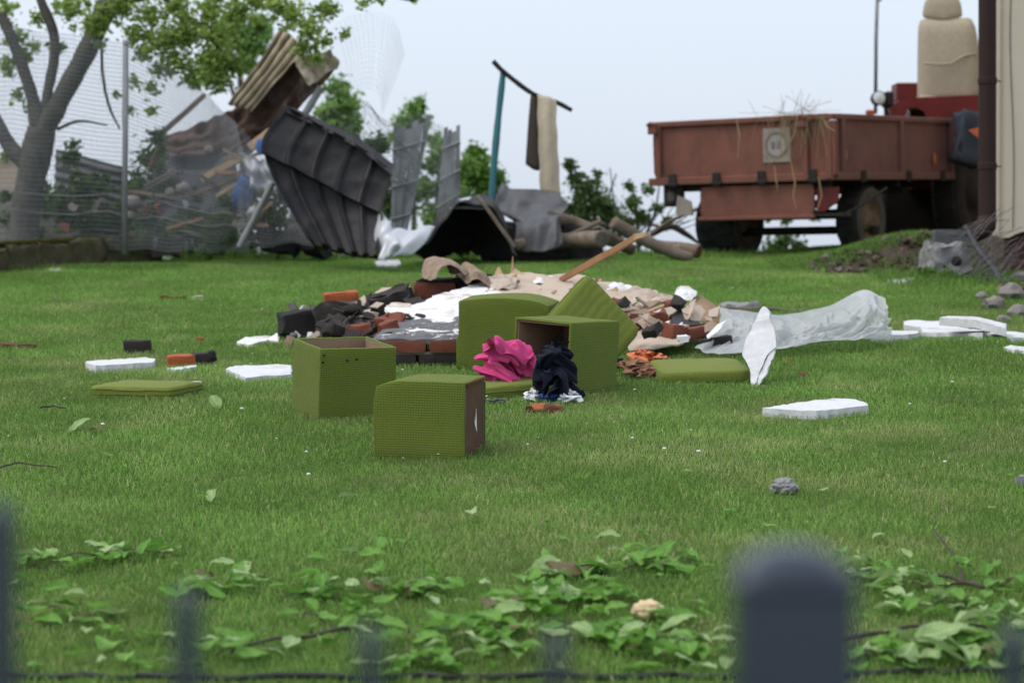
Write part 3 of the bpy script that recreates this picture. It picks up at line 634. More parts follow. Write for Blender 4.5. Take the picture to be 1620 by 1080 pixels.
# bare brushwood in front of the far bushes
g = G(False); r2 = random.Random(4)
br = emp('dead_branch', 'tangle of bare grey branches right of the logs', 'branches', pt(1060, 396, 25))
for k in range(26):
    a = r2.uniform(0, math.pi * 2); ox, oy = (1052, 362) if k % 2 else (985, 375); ln_ = r2.uniform(35, 75)
    P = [(ox + r2.uniform(-6, 6), oy + r2.uniform(-5, 5), 1.5), (ox + math.cos(a) * ln_ * .5 + r2.uniform(-8, 8), oy - abs(math.sin(a)) * ln_ * .35 + r2.uniform(-6, 6), 1.1), (ox + math.cos(a) * ln_, oy - abs(math.sin(a)) * ln_ * .7, .5)]
    limb(g, P, 25 + r2.uniform(-.4, .4), 4)
ob('twigs', g, 'twig', br)
g = G(); limb(g, [(1028, 372, 3), (1060, 350, 3), (1110, 328, 2.5)], 24.6); ob('bough', g, 'oldwood', br, smooth=True)
g = G(); limb(g, [(1030, 370, 5), (1060, 358, 6), (1088, 372, 4), (1105, 385, 2)], 24.8); ob('bough', g, 'bark', br, smooth=True)

# ---------------------------------------------------------------- the mossy kerb and the wire fence
A, B = gp(-60, 437), gp(236, 417)
kb = emp('kerb_wall', 'low mossy stone kerb along the foot of the wire fence', 'wall', (A + B) / 2)
for i in range(6):
    g = G(); a, b = A.lerp(B, i / 6), A.lerp(B, (i + 1) / 6); d = (b - a); h = .25 + .01 * math.sin(i * 2.3)
    c = (a + b) / 2; c.z = gz(c.x, c.y) + h / 2 - .02; c.y += .12
    g.rough(c, (d.length + .02, .26, h + .02 * math.sin(i * 5)), rotz(math.atan2(d.y, d.x)), 9, .035, i, 7); ob('stone', g, 'moss', kb, smooth=True)
rs = np.random.RandomState(31); n = 15000
t = rs.rand(n); front = rs.rand(n) < .55
x = A.x + (B.x - A.x) * t; yb = A.y + (B.y - A.y) * t
yy = np.where(front, yb - .012 + .02 * rs.rand(n), yb + .02 + .22 * rs.rand(n)); zt = ground(x, yb)
z = np.where(front, zt + .03 + .20 * rs.rand(n), zt + .225)
col = np.array([.075, .062, .026]) + (np.array([.15, .165, .045]) - np.array([.075, .062, .026])) * rs.rand(n, 1)
mo = blades(n, rs, x, yy, z, .035 + .04 * rs.rand(n), .006 * np.ones(n), .6 + .8 * rs.rand(n), np.where(front[:, None], col * [.85, .72, .7], col * [1.0, 1.15, .9]), 'moss', kind='stuff'); mo.parent = kb; mo.matrix_parent_inverse = WM[kb].inverted()

YF = 21.4
wf = emp('wire_fence', 'tall grey wire mesh fence with one steel post on the left', 'fence', pt(197, 395, YF))
rows = [[(-60, 30, YF - .2), (60, 50, YF - .1), (197, 72, YF), (300, 130, YF + .1), (372, 195, YF + .2)], [(-60, 210, YF - .2), (60, 215, YF), (197, 228, YF - .05), (300, 260, YF + .1), (395, 290, YF + .1)],
        [(-60, 394, YF - .2), (60, 394, YF - .1), (197, 394, YF), (300, 397, YF), (392, 398, YF)]]
fn = ctrl(rows, True, lambda u, v: (0, .05 * math.sin(u * 9 + v * 5), .012 * math.sin(u * 40 + v * 3)))
g = wires(fn, 128, 46, .0024, 12, 0, None, .002); ob('wire_mesh', g, 'galv', wf, kind='stuff')
g = G(); g.tube([pt(197, 402, YF - .04), pt(198, 230, YF - .04), pt(199, 68, YF - .04)], .027, 10); g.lathe([(.0, .012), (.022, .01), (.031, 0), (.031, -.03)], Matrix.Translation(pt(199, 66, YF - .04)), 10); ob('post', g, 'galv', wf, smooth=True)
for yy_ in (318, 345):
    g = G(); g.tube([fn(u / 20, (yy_ - 60) / 340 + .01 * math.sin(u * 1.3)) + Vector((0, -.01, 0)) for u in range(21)], .004, 5); ob('tension_wire', g, 'galv', wf)
cf = emp('fallen_mesh', 'torn wire mesh hanging from leaning posts around the charcoal roof sheet', 'fence', pt(400, 396, 21.2))
rows = [[(372, 195, 21.6), (420, 250, 21.6), (450, 290, 21.5)], [(375, 290, 21.4), (425, 320, 21.3), (470, 345, 21.4)], [(378, 392, 21.2), (430, 388, 21.0), (495, 385, 21.2)]]
ob('wire_mesh', wires(ctrl(rows, True, lambda u, v: (0, .06 * math.sin(u * 7 + v * 4), .02 * math.sin(u * 11))), 34, 28, .0017, 8, 0, None, .004), 'galv', cf, kind='stuff')
rows = [[(470, 150, 22.3), (515, 60, 22.3), (560, 25, 22.4), (620, 30, 22.6), (640, 85, 22.8)], [(480, 175, 22.3), (530, 110, 22.3), (570, 70, 22.2), (612, 75, 22.4), (628, 120, 22.7)], [(500, 200, 22.2), (545, 160, 22.2), (575, 140, 22.1), (600, 150, 22.3), (605, 180, 22.5)]]
ob('wire_mesh', wires(ctrl(rows), 26, 18, .0008, 12, .05, None, .004), 'galv', cf, kind='stuff')
rows = [[(500, 190, 22.2), (560, 165, 22.2), (610, 185, 22.4)], [(500, 240, 22), (575, 230, 22), (640, 240, 22.2)], [(540, 300, 21.8), (600, 300, 21.9), (660, 300, 22)]]
ob('wire_mesh', wires(ctrl(rows, True, lambda u, v: (.05 * math.sin(v * 13), .1 * math.sin(u * 9), .05 * math.sin(u * 12 + v * 6))), 30, 26, .0017, 10, .05, None, .016), 'darkwire', cf, kind='stuff')
for P in ([(378, 392, 5), (405, 340, 5), (432, 288, 5)], [(470, 200, 6), (492, 165, 6), (508, 138, 6)]):
    g = G(); limb(g, P, 21.1 if P[0][0] < 400 else 22.4); ob('post', g, 'galv', cf, smooth=True)

# ---------------------------------------------------------------- fallen roofs on the left
def rib(k, amp, ax=(0, -1, .2)):
    a = Vector(ax)
    return lambda u, v: a * (amp * math.cos(u * 2 * math.pi * k))
rows = [[(332, 210, 23.6), (382, 130, 23.4), (458, 45, 23.2)], [(360, 225, 23.4), (420, 150, 23.2), (490, 75, 23.0)], [(388, 232, 23.2), (455, 165, 23.0), (535, 92, 22.8)]]
def rib2(u, v): return (0, -.045 * math.cos(v * 2 * math.pi * 4), .0)
ob('roof_sheet', G().patch(dent(ctrl([[(362, 165, 23.2), (408, 100, 23.1), (447, 42, 23.0)], [(380, 172, 23.0), (428, 112, 22.9), (466, 60, 22.8)], [(398, 178, 22.9), (446, 122, 22.7), (486, 82, 22.6)]], True, rib2), .07, 2.2, 1), 30, 40, .012), 'roofbeige',
   label='torn beige ribbed roof sheet, highest of the debris under the tree', cat='roof sheet', smooth=True)
ob('roof_sheet', G().patch(dent(ctrl([[(240, 222, 24), (320, 200, 23.8), (390, 165, 23.3), (440, 112, 23.0), (478, 82, 22.8)], [(250, 236, 23.7), (335, 222, 23.5), (412, 190, 23.0), (465, 138, 22.8), (508, 100, 22.6)], [(258, 246, 23.5), (355, 242, 23.3), (432, 210, 22.9), (484, 158, 22.7), (532, 112, 22.5)]], True, lambda u, v: (0, -.03 * math.cos(v * 19), 0)), .16, 2.4, 2), 60, 36, .012), 'roofbrown',
   label='long brown roof sheet slanting down from under the beige sheet', cat='roof sheet', smooth=True)
ob('roof_sheet', G().patch(dent(ctrl([[(464, 98, 22.5), (495, 88, 22.4), (524, 80, 22.4)], [(476, 118, 22.3), (505, 108, 22.3), (537, 98, 22.3)], [(490, 140, 22.3), (512, 122, 22.3), (535, 108, 22.3)]], True, lambda u, v: (0, -.03 * math.cos(u * 12), 0)), .10, 3.5, 3), 24, 16, .012), 'roofbeige',
   label='small bent beige end of roof sheet overhanging the brown sheet', cat='roof sheet', smooth=True)
ob('roof_sheet', G().patch(ctrl([[(235, 250, 23.9), (320, 240, 23.7), (420, 215, 23.2)], [(245, 285, 23.6), (320, 275, 23.4), (405, 235, 23.0)], [(270, 290, 23.5), (330, 285, 23.2), (390, 250, 22.9)]], True, lambda u, v: (0, .04 * math.sin(u * 14), 0)), 30, 12, .012), 'greymetal',
   label='dull grey sheet beneath the brown roof sheet', cat='sheet', smooth=True)
# far wreckage behind the fence: wall and lumps
ob('wall_remnant', G().rough(pt(150, 362, 25.5), (3.4, .3, .62), rotz(.05), 9, .12, 4, 2.2), 'stone', label='grey broken wall remnant low behind the wire fence', cat='wall')
ob('wall_remnant', G().rough(pt(5, 300, 26), (.9, .3, .7), rotz(.1), 5, .04, 2, 4), 'gyps', label='pale brick wall stub at the left edge behind the tree', cat='wall')
def pboard(name, P, Y, wpx, thick, m, label, catg, dY=0, **k):
    """a board along (px,py) pairs with a width in pixels"""
    a, b = pt(P[0][0], P[0][1], Y), pt(P[1][0], P[1][1], Y + dY); d = b - a
    z = d.normalized(); x = z.cross(Vector((0, -1, .25))).normalized(); yv = z.cross(x)
    m3 = Matrix((x, yv, z)).transposed()
    g = G(); g.rough((a + b) / 2, (wpx * Y / F, thick, d.length), m3, 4, .004, P[0][0] % 17, 9)
    return ob(name, g, m, label=label, cat=catg, **k)
pboard('plank', [(240, 225), (325, 150)], 23.9, 8, .03, 'oldwood', 'grey-brown plank sloping up above the brown roof sheet', 'plank')
pboard('plank', [(318, 284), (385, 248)], 22.6, 11, .035, 'palewood', 'fresh pale plank lying slanted across the grey debris', 'plank')
pboard('plank', [(300, 310), (390, 275)], 22.3, 7, .03, 'oldwood', 'weathered plank just below the fresh pale plank', 'plank')
pboard('plank', [(395, 235), (432, 205)], 22.0, 14, .04, 'palewood', 'short pale splintered plank beside the charcoal roof sheet', 'plank')
pboard('plank', [(262, 362), (322, 345)], 21.9, 5, .02, 'wood', 'thin reddish lath low in the weeds behind the fence', 'plank')
ob('plastic_sheet', G().patch(ctrl([[(408, 222, 21.9), (422, 218, 21.8), (432, 222, 21.8)], [(406, 232, 21.9), (420, 232, 21.8), (430, 234, 21.8)], [(408, 242, 21.9), (420, 243, 21.8), (428, 246, 21.8)]]), 8, 8, .01), 'blue', label='small bright blue scrap at the edge of the charcoal roof sheet', cat='plastic scrap', smooth=True)
ob('metal_sheet', G().patch(ctrl([[(88, 236, 24.4), (140, 250, 24.3), (196, 262, 24.2)], [(86, 310, 24.1), (140, 320, 24.0), (196, 326, 24.0)], [(84, 388, 23.8), (140, 390, 23.8), (198, 392, 23.8)]], True, lambda u, v: (0, .03 * math.sin(v * 60), .01 * math.sin(u * 5))), 12, 60, .006), 'greymetal', label='grey ribbed sheet standing behind the fence between tree and post', cat='sheet metal', smooth=True)
ob('metal_sheet', G().patch(ctrl([[(230, 290, 22.9), (300, 268, 22.8), (372, 258, 22.7)], [(240, 325, 22.7), (310, 310, 22.6), (380, 300, 22.5)], [(250, 352, 22.5), (315, 345, 22.4), (385, 338, 22.3)]], True, lambda u, v: (0, .05 * math.sin(u * 9 + v * 4), .03 * math.sin(u * 7))), 24, 14, .006), 'greymetal', label='wide grey sheet lying under the fresh pale plank behind the fence', cat='sheet metal', smooth=True)
jr = random.Random(19)
SPL = (('pale', 'palewood'), ('grey', 'oldwood'), ('brown', 'wood'), ('dark', 'bark'))
for k in range(26):
    px, py = jr.uniform(215, 470), jr.uniform(245, 385); a = jr.gauss(-.45, .5) if k % 3 else jr.uniform(-1.6, 1.6); L_ = jr.uniform(18, 55); cn_, mt_ = SPL[k % 4]
    pboard('splintered_board', [(px - L_ * math.cos(a), py - L_ * math.sin(a)), (px + L_ * math.cos(a), py + L_ * math.sin(a))], jr.uniform(21.9, 23.0), jr.uniform(2.5, 6), .02, mt_, cn_ + ' splintered board tangled in the wreckage behind the wire fence', 'board', jr.uniform(-.4, .4), group=cn_ + ' splintered boards in the wreckage behind the fence')
for k in range(16):
    px, py = jr.uniform(90, 480), jr.uniform(320, 392); r_ = jr.uniform(4, 11) * 22.3 / F
    ob('rubble_stone', G().rough(pt(px, py, jr.uniform(22, 23)), (r_ * 2, r_ * 1.5, r_ * 1.4), eul(jr.uniform(0, 90), jr.uniform(0, 90), 20 * k), 3, r_ * .3, k, 6), ('stone', 'plaster', 'brick', 'greybrick')[k % 4], label=('grey', 'white', 'reddish', 'dark')[k % 4] + ' rubble piece low in the wreckage behind the wire fence', cat='rubble', group=('grey', 'white', 'reddish', 'dark')[k % 4] + ' rubble pieces behind the fence')
g = G(); g.lathe([(.0, 0), (.085, .005), (.10, .05), (.095, .30), (.085, .33), (.07, .32)], Matrix.Translation(pt(375, 332, 22)) @ eul(8, 22, 0).to_4x4(), 14)
ob('barrel', g, 'blue', label='blue plastic canister tipped among debris behind the fence', cat='canister', smooth=True)
ob('tarpaulin', G().patch(ctrl([[(378, 242, 21.9), (402, 248, 21.8), (424, 256, 21.7)], [(392, 275, 21.8), (412, 278, 21.7), (432, 280, 21.6)], [(398, 300, 21.7), (420, 308, 21.7), (440, 312, 21.6)]], True, lambda u, v: (0, .05 * math.sin(u * 11 + v * 4) + .04 * math.sin(v * 13), .02 * math.sin(u * 17))), 18, 16, .004), 'palemetal', label='crumpled pale grey tarpaulin beside the blue canister', cat='tarpaulin', smooth=True)
for i, (px, py, s_, lb) in enumerate(((212, 322, 14, 'round pale stone just right of the steel fence post'), (208, 342, 10, 'smaller pale stone below the round one by the fence post'), (290, 300, 12, 'grey stone in the debris at the foot of the fresh plank'), (330, 238, 8, 'small whitish stone on the brown roof sheet'), (270, 305, 9, 'whitish rubble stone left of the fresh plank'))):
    k = 22.2 / F; ob('stone', G().blob(pt(px, py, 22.2), (s_ * k, s_ * k, s_ * k), 2, .25, 1.5, i), 'stone', label=lb, cat='stone', smooth=True)
for i, (px, py, s_, lb) in enumerate(((100, 385, 16, 'dark rubble lump behind the kerb near the tree'), (265, 390, 20, 'dark rubble lump behind the fence base right of the post'), (440, 382, 26, 'dark heap of earth under the fallen wire mesh'), (500, 388, 22, 'dark earth lump below the charcoal roof sheet'))):
    k = 21.9 / F; ob('rubble_lump', G().rough(pt(px, py, 21.9), (s_ * k * 2.4, s_ * k * 1.5, s_ * k * 1.3), eul(5, 8, 20 * i), 4, .05, i, 5), 'char' if i > 1 else 'greybrick', label=lb, cat='rubble')

# charcoal tile-effect roof sheet: ribs and two tile steps
def tiledisp(u, v):
    ph = (u * 5 + .5) % 1; h = .055 * math.exp(-((ph - .5) / .11) ** 2) + .012 * math.sin(u * 4 + v * 5)
    vv = v + .010 * math.cos(u * 5 * 2 * math.pi); stp = ((vv * 2.05) % 1) ** 1.5 * .085 + .02 * math.sin(u * 5 + v * 3)
    return Vector((-.25, -1, .1)) * (h + stp)
rows = [[(456, 168, 21.0), (512, 200, 20.9), (570, 232, 20.8), (622, 270, 20.7)], [(424, 250, 20.8), (490, 282, 20.8), (550, 312, 20.7), (610, 342, 20.6)], [(500, 392, 20.7), (540, 402, 20.6), (575, 408, 20.5), (602, 410, 20.4)]]
rt = emp('roof_sheet', 'large charcoal tile-effect roof sheet standing on edge in the grass', 'roof sheet', gp(560, 406))
ob('panel', G().patch(dent(ctrl(rows, True, tiledisp), 0.04, 1.8, 4), 72, 44, .006), 'tile', rt)
g = G()
g.patch(ctrl([[(450, 166, 21.06), (510, 192, 20.96), (570, 222, 20.86), (624, 262, 20.76)], [(456, 180, 20.9), (512, 206, 20.8), (570, 238, 20.7), (620, 278, 20.6)]], True, lambda u, v: (0, -.04 * (1 - abs(math.sin(math.pi * ((u * 5) % 1))) ** .5), 0)), 60, 3, .006)
ob('front_lip', g, 'tile', rt)
ob('sheet_metal', G().patch(ctrl([[(600, 332, 20.6), (615, 350, 20.5), (625, 372, 20.4)], [(592, 372, 20.5), (610, 375, 20.3), (632, 385, 20.2)], [(598, 410, 20.4), (612, 408, 20.2), (630, 400, 20.2)]], True, lambda u, v: (0, .04 * math.sin(u * 8 + v * 7), 0)), 14, 14, .004), 'palemetal', label='crumpled pale metal flap at the right foot of the charcoal roof sheet', cat='sheet metal', smooth=True)
ob('sheet_metal', G().patch(ctrl([[(618, 366, 20.4), (650, 362, 20.5), (688, 360, 20.6)], [(610, 385, 20.3), (645, 380, 20.3), (675, 378, 20.4)], [(598, 410, 20.2), (625, 408, 20.2), (655, 398, 20.3)]], True, lambda u, v: (0, 0, .02 * math.sin(u * 9 + v * 3))), 16, 10, .004), 'palemetal', label='bright flat metal sheet lying in front of the black crushed sheet', cat='sheet metal', smooth=True)
# grey leaning fence panels
def fpanel(P, Y, label, nb):
    b = pt((P[2][0] + P[3][0]) / 2, (P[2][1] + P[3][1]) / 2, Y); t = emp('fence_panel', label, 'fence panel', b, group='grey panels leaning among the debris')
    W_ = [pt(*p, Y) for p in P]
    fn = lambda u, v: W_[0].lerp(W_[1], u).lerp(W_[3].lerp(W_[2], u), v)
    for i in range(nb):
        g = G(); u0, u1 = i / nb + .004, (i + 1) / nb - .004
        g.patch(lambda u, v: fn(u0 + (u1 - u0) * u, v + (.02 * ((i * 7) % 5 - 2) * (1 - v))) + Vector((0, .015 * (i % 2) + .02 * math.sin(v * 6 + i), 0)), 2, 8, .012); ob('slat', g, 'palegrey', t)
    for v in (.2, .55, .85):
        g = G(); g.tube([fn(-.02, v) + Vector((0, -.03, 0)), fn(1.02, v) + Vector((0, -.03, 0))], .012, 6); ob('rail', g, 'galv', t)
fpanel([(622, 205), (682, 188), (645, 365), (618, 372)], 22.6, 'grey leaning fence panel nearest the charcoal roof sheet', 6)
fpanel([(702, 208), (728, 200), (728, 325), (690, 350)], 23.2, 'narrow grey fence panel, right one of the two leaning', 4)
rows = [[(620, 190, 22.4), (660, 185, 22.4), (700, 200, 22.5)], [(640, 270, 22.3), (680, 270, 22.3), (715, 280, 22.4)], [(650, 345, 22.2), (700, 335, 22.2), (735, 330, 22.3)]]
ob('loose_mesh', wires(ctrl(rows, True, lambda u, v: (0, .08 * math.sin(u * 8 + v * 5), 0)), 26, 34, .0016, 8, 0, None, .004), 'galv', label='loose wire mesh draped over the grey leaning panels', cat='wire mesh')

# ---------------------------------------------------------------- middle: teal post, rug, crushed metal, logs
YP = 22.6
tp = emp('clothes_post', 'teal steel post with a bent black crossbar on top', 'post', pt(777, 400, YP))
g = G(); limb(g, [(775, 405, 6), (779, 300, 6), (786, 210, 5.5), (796, 115, 5)], YP, 10); ob('upright', g, 'teal', tp, smooth=True)
g = G(); limb(g, [(780, 97, 3.8), (798, 115, 3.8), (842, 148, 3.8), (880, 162, 3.5), (905, 175, 3.2)], YP - .06, 8); ob('crossbar', g, 'steel', tp, smooth=True)
rg = emp('rug', 'long beige rug hanging folded over the bent black bar', 'rug', pt(868, 310, YP))
k = YP / F
ob('front_fall', G().patch(ctrl([[(850, 150, YP - .08), (866, 153, YP - .09), (880, 160, YP - .08)], [(851, 200, YP - .13), (866, 200, YP - .14), (881, 204, YP - .13)], [(853, 255, YP - .13), (869, 255, YP - .15), (884, 257, YP - .13)], [(854, 304, YP - .13), (871, 306, YP - .14), (887, 311, YP - .13)]], True, lambda u, v: (.004 * math.sin(v * 20), .012 * math.sin(u * 9), 0)), 10, 24, .012), 'rug', rg, smooth=True)
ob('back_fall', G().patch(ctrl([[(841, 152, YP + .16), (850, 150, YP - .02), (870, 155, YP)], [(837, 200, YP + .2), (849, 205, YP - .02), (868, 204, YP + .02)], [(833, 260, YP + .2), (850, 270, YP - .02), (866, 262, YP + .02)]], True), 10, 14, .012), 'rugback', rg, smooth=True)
AR = [pt(*q) for q in [(640, 408, 21.0), (668, 378, 21.1), (705, 346, 21.1), (738, 330, 21.1), (772, 333, 21.1), (798, 358, 21.05), (818, 410, 21.0)]]
def arch(u, v):
    p = along(AR, u); c = Vector(((AR[0].x + AR[-1].x) / 2, 0, AR[0].z)); k = 1 - .95 * sm(max(0, v - .15) / .85)
    lift = .10 * math.sin(math.pi * u) * math.sin(math.pi * min(1, v * 1.4))
    return Vector((c.x + (p.x - c.x) * k, p.y + v * 1.3 + .03 * math.sin(u * 23), c.z + (p.z - c.z) * k + lift + .015 * math.sin(u * 19 + v * 9)))
ob('crushed_sheet', G().patch(dent(arch, .14, 2.6, 5, (.1, -.5, .6)), 60, 24, .008), 'darkmetal', label='black crushed metal sheet arched over the grass, its hollow dark', cat='sheet metal', smooth=True)
ob('crushed_sheet', G().patch(dent(ctrl([[(795, 288, 22.3), (815, 298, 22.2), (870, 305, 22.2), (900, 325, 22.0)], [(785, 325, 22.0), (820, 335, 21.8), (865, 335, 21.8), (885, 345, 21.7)], [(815, 350, 21.8), (840, 360, 21.5), (870, 355, 21.5), (885, 355, 21.5)], [(815, 392, 21.5), (845, 398, 21.3), (875, 395, 21.3), (890, 385, 21.3)]], True, lambda u, v: Vector((0, -1, .3)) * (.022 * math.sin(u * 17 + v * 9) + .03 * math.sin(v * 9 + u * 3))), 0.09, 1.9, 6), 48, 40, .006), 'greymetal', label='bent grey metal sheet below the hanging rug', cat='sheet metal', smooth=True)
ob('metal_scrap', G().patch(ctrl([[(720, 318, 21.5), (745, 312, 21.6), (768, 318, 21.5)], [(712, 330, 21.2), (740, 330, 21.2), (770, 332, 21.2)]]), 8, 4, .005), 'palemetal', label='shiny fold of metal on top of the black crushed sheet', cat='sheet metal', smooth=True)
pboard('board', [(756, 310), (815, 392)], 21.0, 6, .03, 'oldwood', 'thin weathered board leaning on the black crushed sheet', 'board')
ob('rubble_lump', G().rough(pt(860, 385, 22.0), (1.1, .5, .34), eul(0, 3, 4), 6, .05, 3, 5), 'char', label='dark mass of debris between the crushed sheets and the logs', cat='rubble')
def log(P, Y, label, cutm='palewood'):
    pts = [pt(p[0], p[1], Y + (p[3] if len(p) > 3 else 0)) for p in P]; b = min(pts, key=lambda q: q.z).copy()
    t = emp('log', label, 'log', b, group='logs in the debris left of the trailer')
    g = G(); limb(g, P, Y, 12); ob('trunk', g, 'oldwood', t, smooth=True)
    k = Y / F
    for a, c, r in ((pts[0], pts[1], P[0][2]), (pts[-1], pts[-2], P[-1][2])):
        d = (a - c).normalized(); g = G(); g.lathe([(.001, .004), (r * k * .9, .004), (r * k * .95, -.004)], Matrix.Translation(a) @ d.to_track_quat('Z', 'Y').to_matrix().to_4x4(), 12); ob('cut_end', g, cutm, t)
log([(872, 343, 11, -.3), (905, 352, 11), (950, 372, 12), (1000, 395, 9, .2)], 21.9, 'log whose dark cut end sits just under the grey bent sheet', 'bark')
log([(952, 378, 13, -.4), (905, 380, 13), (840, 386, 11), (815, 388, 10)], 21.5, 'thick log with round dark end in the middle of the heap', 'bark')
log([(970, 352, 10, -.1), (1010, 375, 10), (1060, 398, 9), (1095, 408, 8)], 21.8, 'long grey pole slanting down to the right below the bush', 'oldwood')
log([(1040, 390, 10, .3), (1075, 392, 10), (1106, 398, 11, -.1)], 22.0, 'short reddish log at the right end of the heap', 'rust')
log([(950, 350, 4), (925, 362, 4), (895, 375, 4)], 21.7, 'thin pole crossing the heap above the thick log')
for i, (px, py, lb) in enumerate(((898, 398, 'small pale stone at the grass edge under the thick log'), (925, 396, 'reddish stone at the grass edge under the thick log'), (872, 398, 'white chip of rubble at the grass edge under the grey sheet'), (545, 404, 'small pale stone at the grass edge under the charcoal sheet'))):
    p = gp(px, py + 6); ob('stone', G().blob(p + Vector((0, 0, .02)), (.06, .05, .04), 2, .3, 1.5, i + 9), ('plaster', 'brick', 'plaster', 'stone')[i], label=lb, cat='stone')
# ================================================================ TRAILER
TO = pt(1320, 279, 22.2); TA = R(35); TR = Euler((R(1.6), R(-.6), -TA))
tl = emp('farm_trailer', 'rusty red two-wheeled farm trailer parked on the crest', 'trailer', TO, TR)
def tp_(name, g, m, parent=None, **k): return ob(name, g, m, parent or tl, local=True, **k)
Wd, Ln, Hh = 2.02, 2.62, .575
g = G(); g.box((-Wd / 2, Ln / 2, .0), (Wd - .06, Ln - .06, .06)); tp_('floor', g, 'steel')
def board(name, p0, p1, m, nrm, ribs):
    """a drop side: sheet, folded top and bottom rails, upright ribs; p0-p1 along its foot"""
    p0, p1 = Vector(p0), Vector(p1); d = p1 - p0; L_ = d.length; a = math.atan2(d.y, d.x); r = rotz(a); n = Vector(nrm); c = (p0 + p1) / 2
    g = G(); g.rough(c + Vector((0, 0, Hh / 2 - .008)), (L_ - .05, .022, Hh - .0), r, 5, .004, 3, 3); b = tp_(name, g, m)
    g = G(); g.box(c + Vector((0, 0, Hh - .01)) + n * .01, (L_ + .04, .075, .055), r, .012, 2); tp_('top_rail', g, m, b)
    g = G(); g.box(c + Vector((0, 0, .0)) + n * .012, (L_ + .03, .08, .075), r, .012, 2); tp_('bottom_rail', g, m, b)
    for t in ribs:
        g = G(); q = p0.lerp(p1, t) + n * .028; g.box(q + Vector((0, 0, Hh / 2 - .02)), (.055, .05, Hh - .02), r, .01, 1); tp_('rib', g, m, b)
    return b
rb = board('rear_board', (-Wd, 0, 0), (0, 0, 0), 'trailer', (0, -1, 0), (.05, .86))
sb = board('side_board', (0, .02, 0), (0, Ln, 0), 'trailer2', (1, 0, 0), (.04, .53, .985))
board('side_board', (-Wd, .02, 0), (-Wd, Ln, 0), 'trailer2', (-1, 0, 0), (.5,))
board('front_board', (-Wd, Ln, 0), (0, Ln, 0), 'trailer', (0, 1, 0), (.5,))
g = G(); g.box((-.03, -.035, .25), (.07, .05, .56), None, .01); g.box((.015, -.01, .27), (.05, .07, .52), None, .008); tp_('corner_post', g, 'trailer')
for px in (-1.96, -.30):
    g = G(); g.box((px, -.075, .52), (.10, .04, .10), eul(0, 0, 0), .008); g.tube([(px - .05, -.10, .56), (px, -.11, .585), (px + .05, -.10, .56)], .012, 6); tp_('latch', g, 'trailer')
for x_ in (-1.75, -1.25, -.75, -.2):
    g = G(); g.box((x_, -.062, .01), (.09, .02, .13), None, .006); g.tube([(x_ - .06, -.06, -.03), (x_ + .06, -.06, -.03)], .016, 8); tp_('hinge', g, 'steel', rb)
for y_ in (.5, 1.5, 2.3):
    g = G(); g.box((.062, y_, .0), (.02, .09, .11), None, .006); tp_('hinge', g, 'steel', sb)
# speed sign plate: dirty white square with a grey ring and figure
sx, sz = -.60, .315
g = G(); g.box((sx, -.021, sz), (.30, .006, .33), eul(0, 0, 0), .004); sp_ = tp_('sign_plate', g, 'signplate', rb, label='dirty white square plate with a grey ring')
g = G(); g.lathe([(.105, 0), (.128, 0)], Matrix.Translation((sx, -.0275, sz)) @ eul(90, 0, 0).to_4x4(), 36); tp_('ring', g, 'signgrey', rb)
g = G(); g.lathe([(.001, 0), (.098, 0)], Matrix.Translation((sx, -.0268, sz)) @ eul(90, 0, 0).to_4x4(), 36); tp_('disc', g, 'lampdirty', rb)
g = G(); [g.box((sx + dx, -.0290, sz + dz), (w_, .003, h_)) for dx, dz, w_, h_ in ((a_ * .75, b_ * .75, c_ * .95, d_ * .95) for a_, b_, c_, d_ in ((-.045, .03, .035, .012), (-.031, .012, .010, .03), (-.045, -.006, .035, .012), (-.058, -.022, .010, .03), (-.045, -.036, .035, .012), (.02, -.002, .010, .078), (.058, -.002, .010, .078), (.039, .032, .04, .012), (.039, -.036, .04, .012)))]; tp_('figure', g, 'signgrey', rb)
for y_ in (.16, 2.16):
    g = G(); g.blob((.035, y_, .20 + (.0 if y_ < 1 else -.03)), (.012, .038, .062), 2, 0, 1, 0, flat=False); tp_('reflector', g, 'orange', sb, smooth=True)
# chassis, axle, underboard, lamps
g = G(); [g.box((x_, Ln / 2, -.10), (.09, Ln - .2, .13)) for x_ in (-1.45, -.55)]; [g.box((-Wd / 2, y_, -.07), (Wd - .2, .07, .07)) for y_ in (.12, .8, 1.6, 2.4)]; tp_('chassis', g, 'steel')
g = G(); g.tube([(-1.7, .80, -.36), (-.2, .80, -.36)], .05, 10); g.box((-1.0, .80, -.27), (.95, .08, .06)); [g.box((x_, .8, -.24), (.07, .6, .05)) for x_ in (-1.45, -.55)]; [g.box((x_, .8, -.20), (.06, .10, .22)) for x_ in (-1.45, -.55)]; tp_('axle', g, 'steel', smooth=False)
g = G(); g.rough((-.85, .02, -.21), (1.26, .03, .30), None, 4, .006, 8, 4); g.box((-.85, -.0, -.375), (1.28, .06, .04), None, .008); tp_('under_board', g, 'trailer', label='flat red panel hanging below the rear board')
g = G(); g.box((-1.80, .05, -.14), (.22, .07, .22), None, .02, 2); g.tube([(-1.80, .01, -.15), (-1.80, -.02, -.15)], .07, 12); tp_('lamp_box', g, 'steel')
g = G(); g.lathe([(.001, 0), (.045, .0)], Matrix.Translation((-1.8, -.0225, -.15)) @ eul(90, 0, 0).to_4x4(), 14); tp_('lens', g, 'tyrewall')
g = G(); g.slab([(-1.72, -.02, -.14), (-1.57, -.02, -.20), (-1.55, -.02, -.34), (-1.75, -.02, -.33)], .02, (0, 1, 0)); tp_('mud_flap', g, 'signplate')
g = G(); g.slab([(-.20, .02, -.10), (.03, .02, -.10), (.02, .02, -.24), (-.12, .02, -.33), (-.20, .02, -.33)], .02, (0, 1, 0)); tp_('warning_panel', g, 'redpaint')
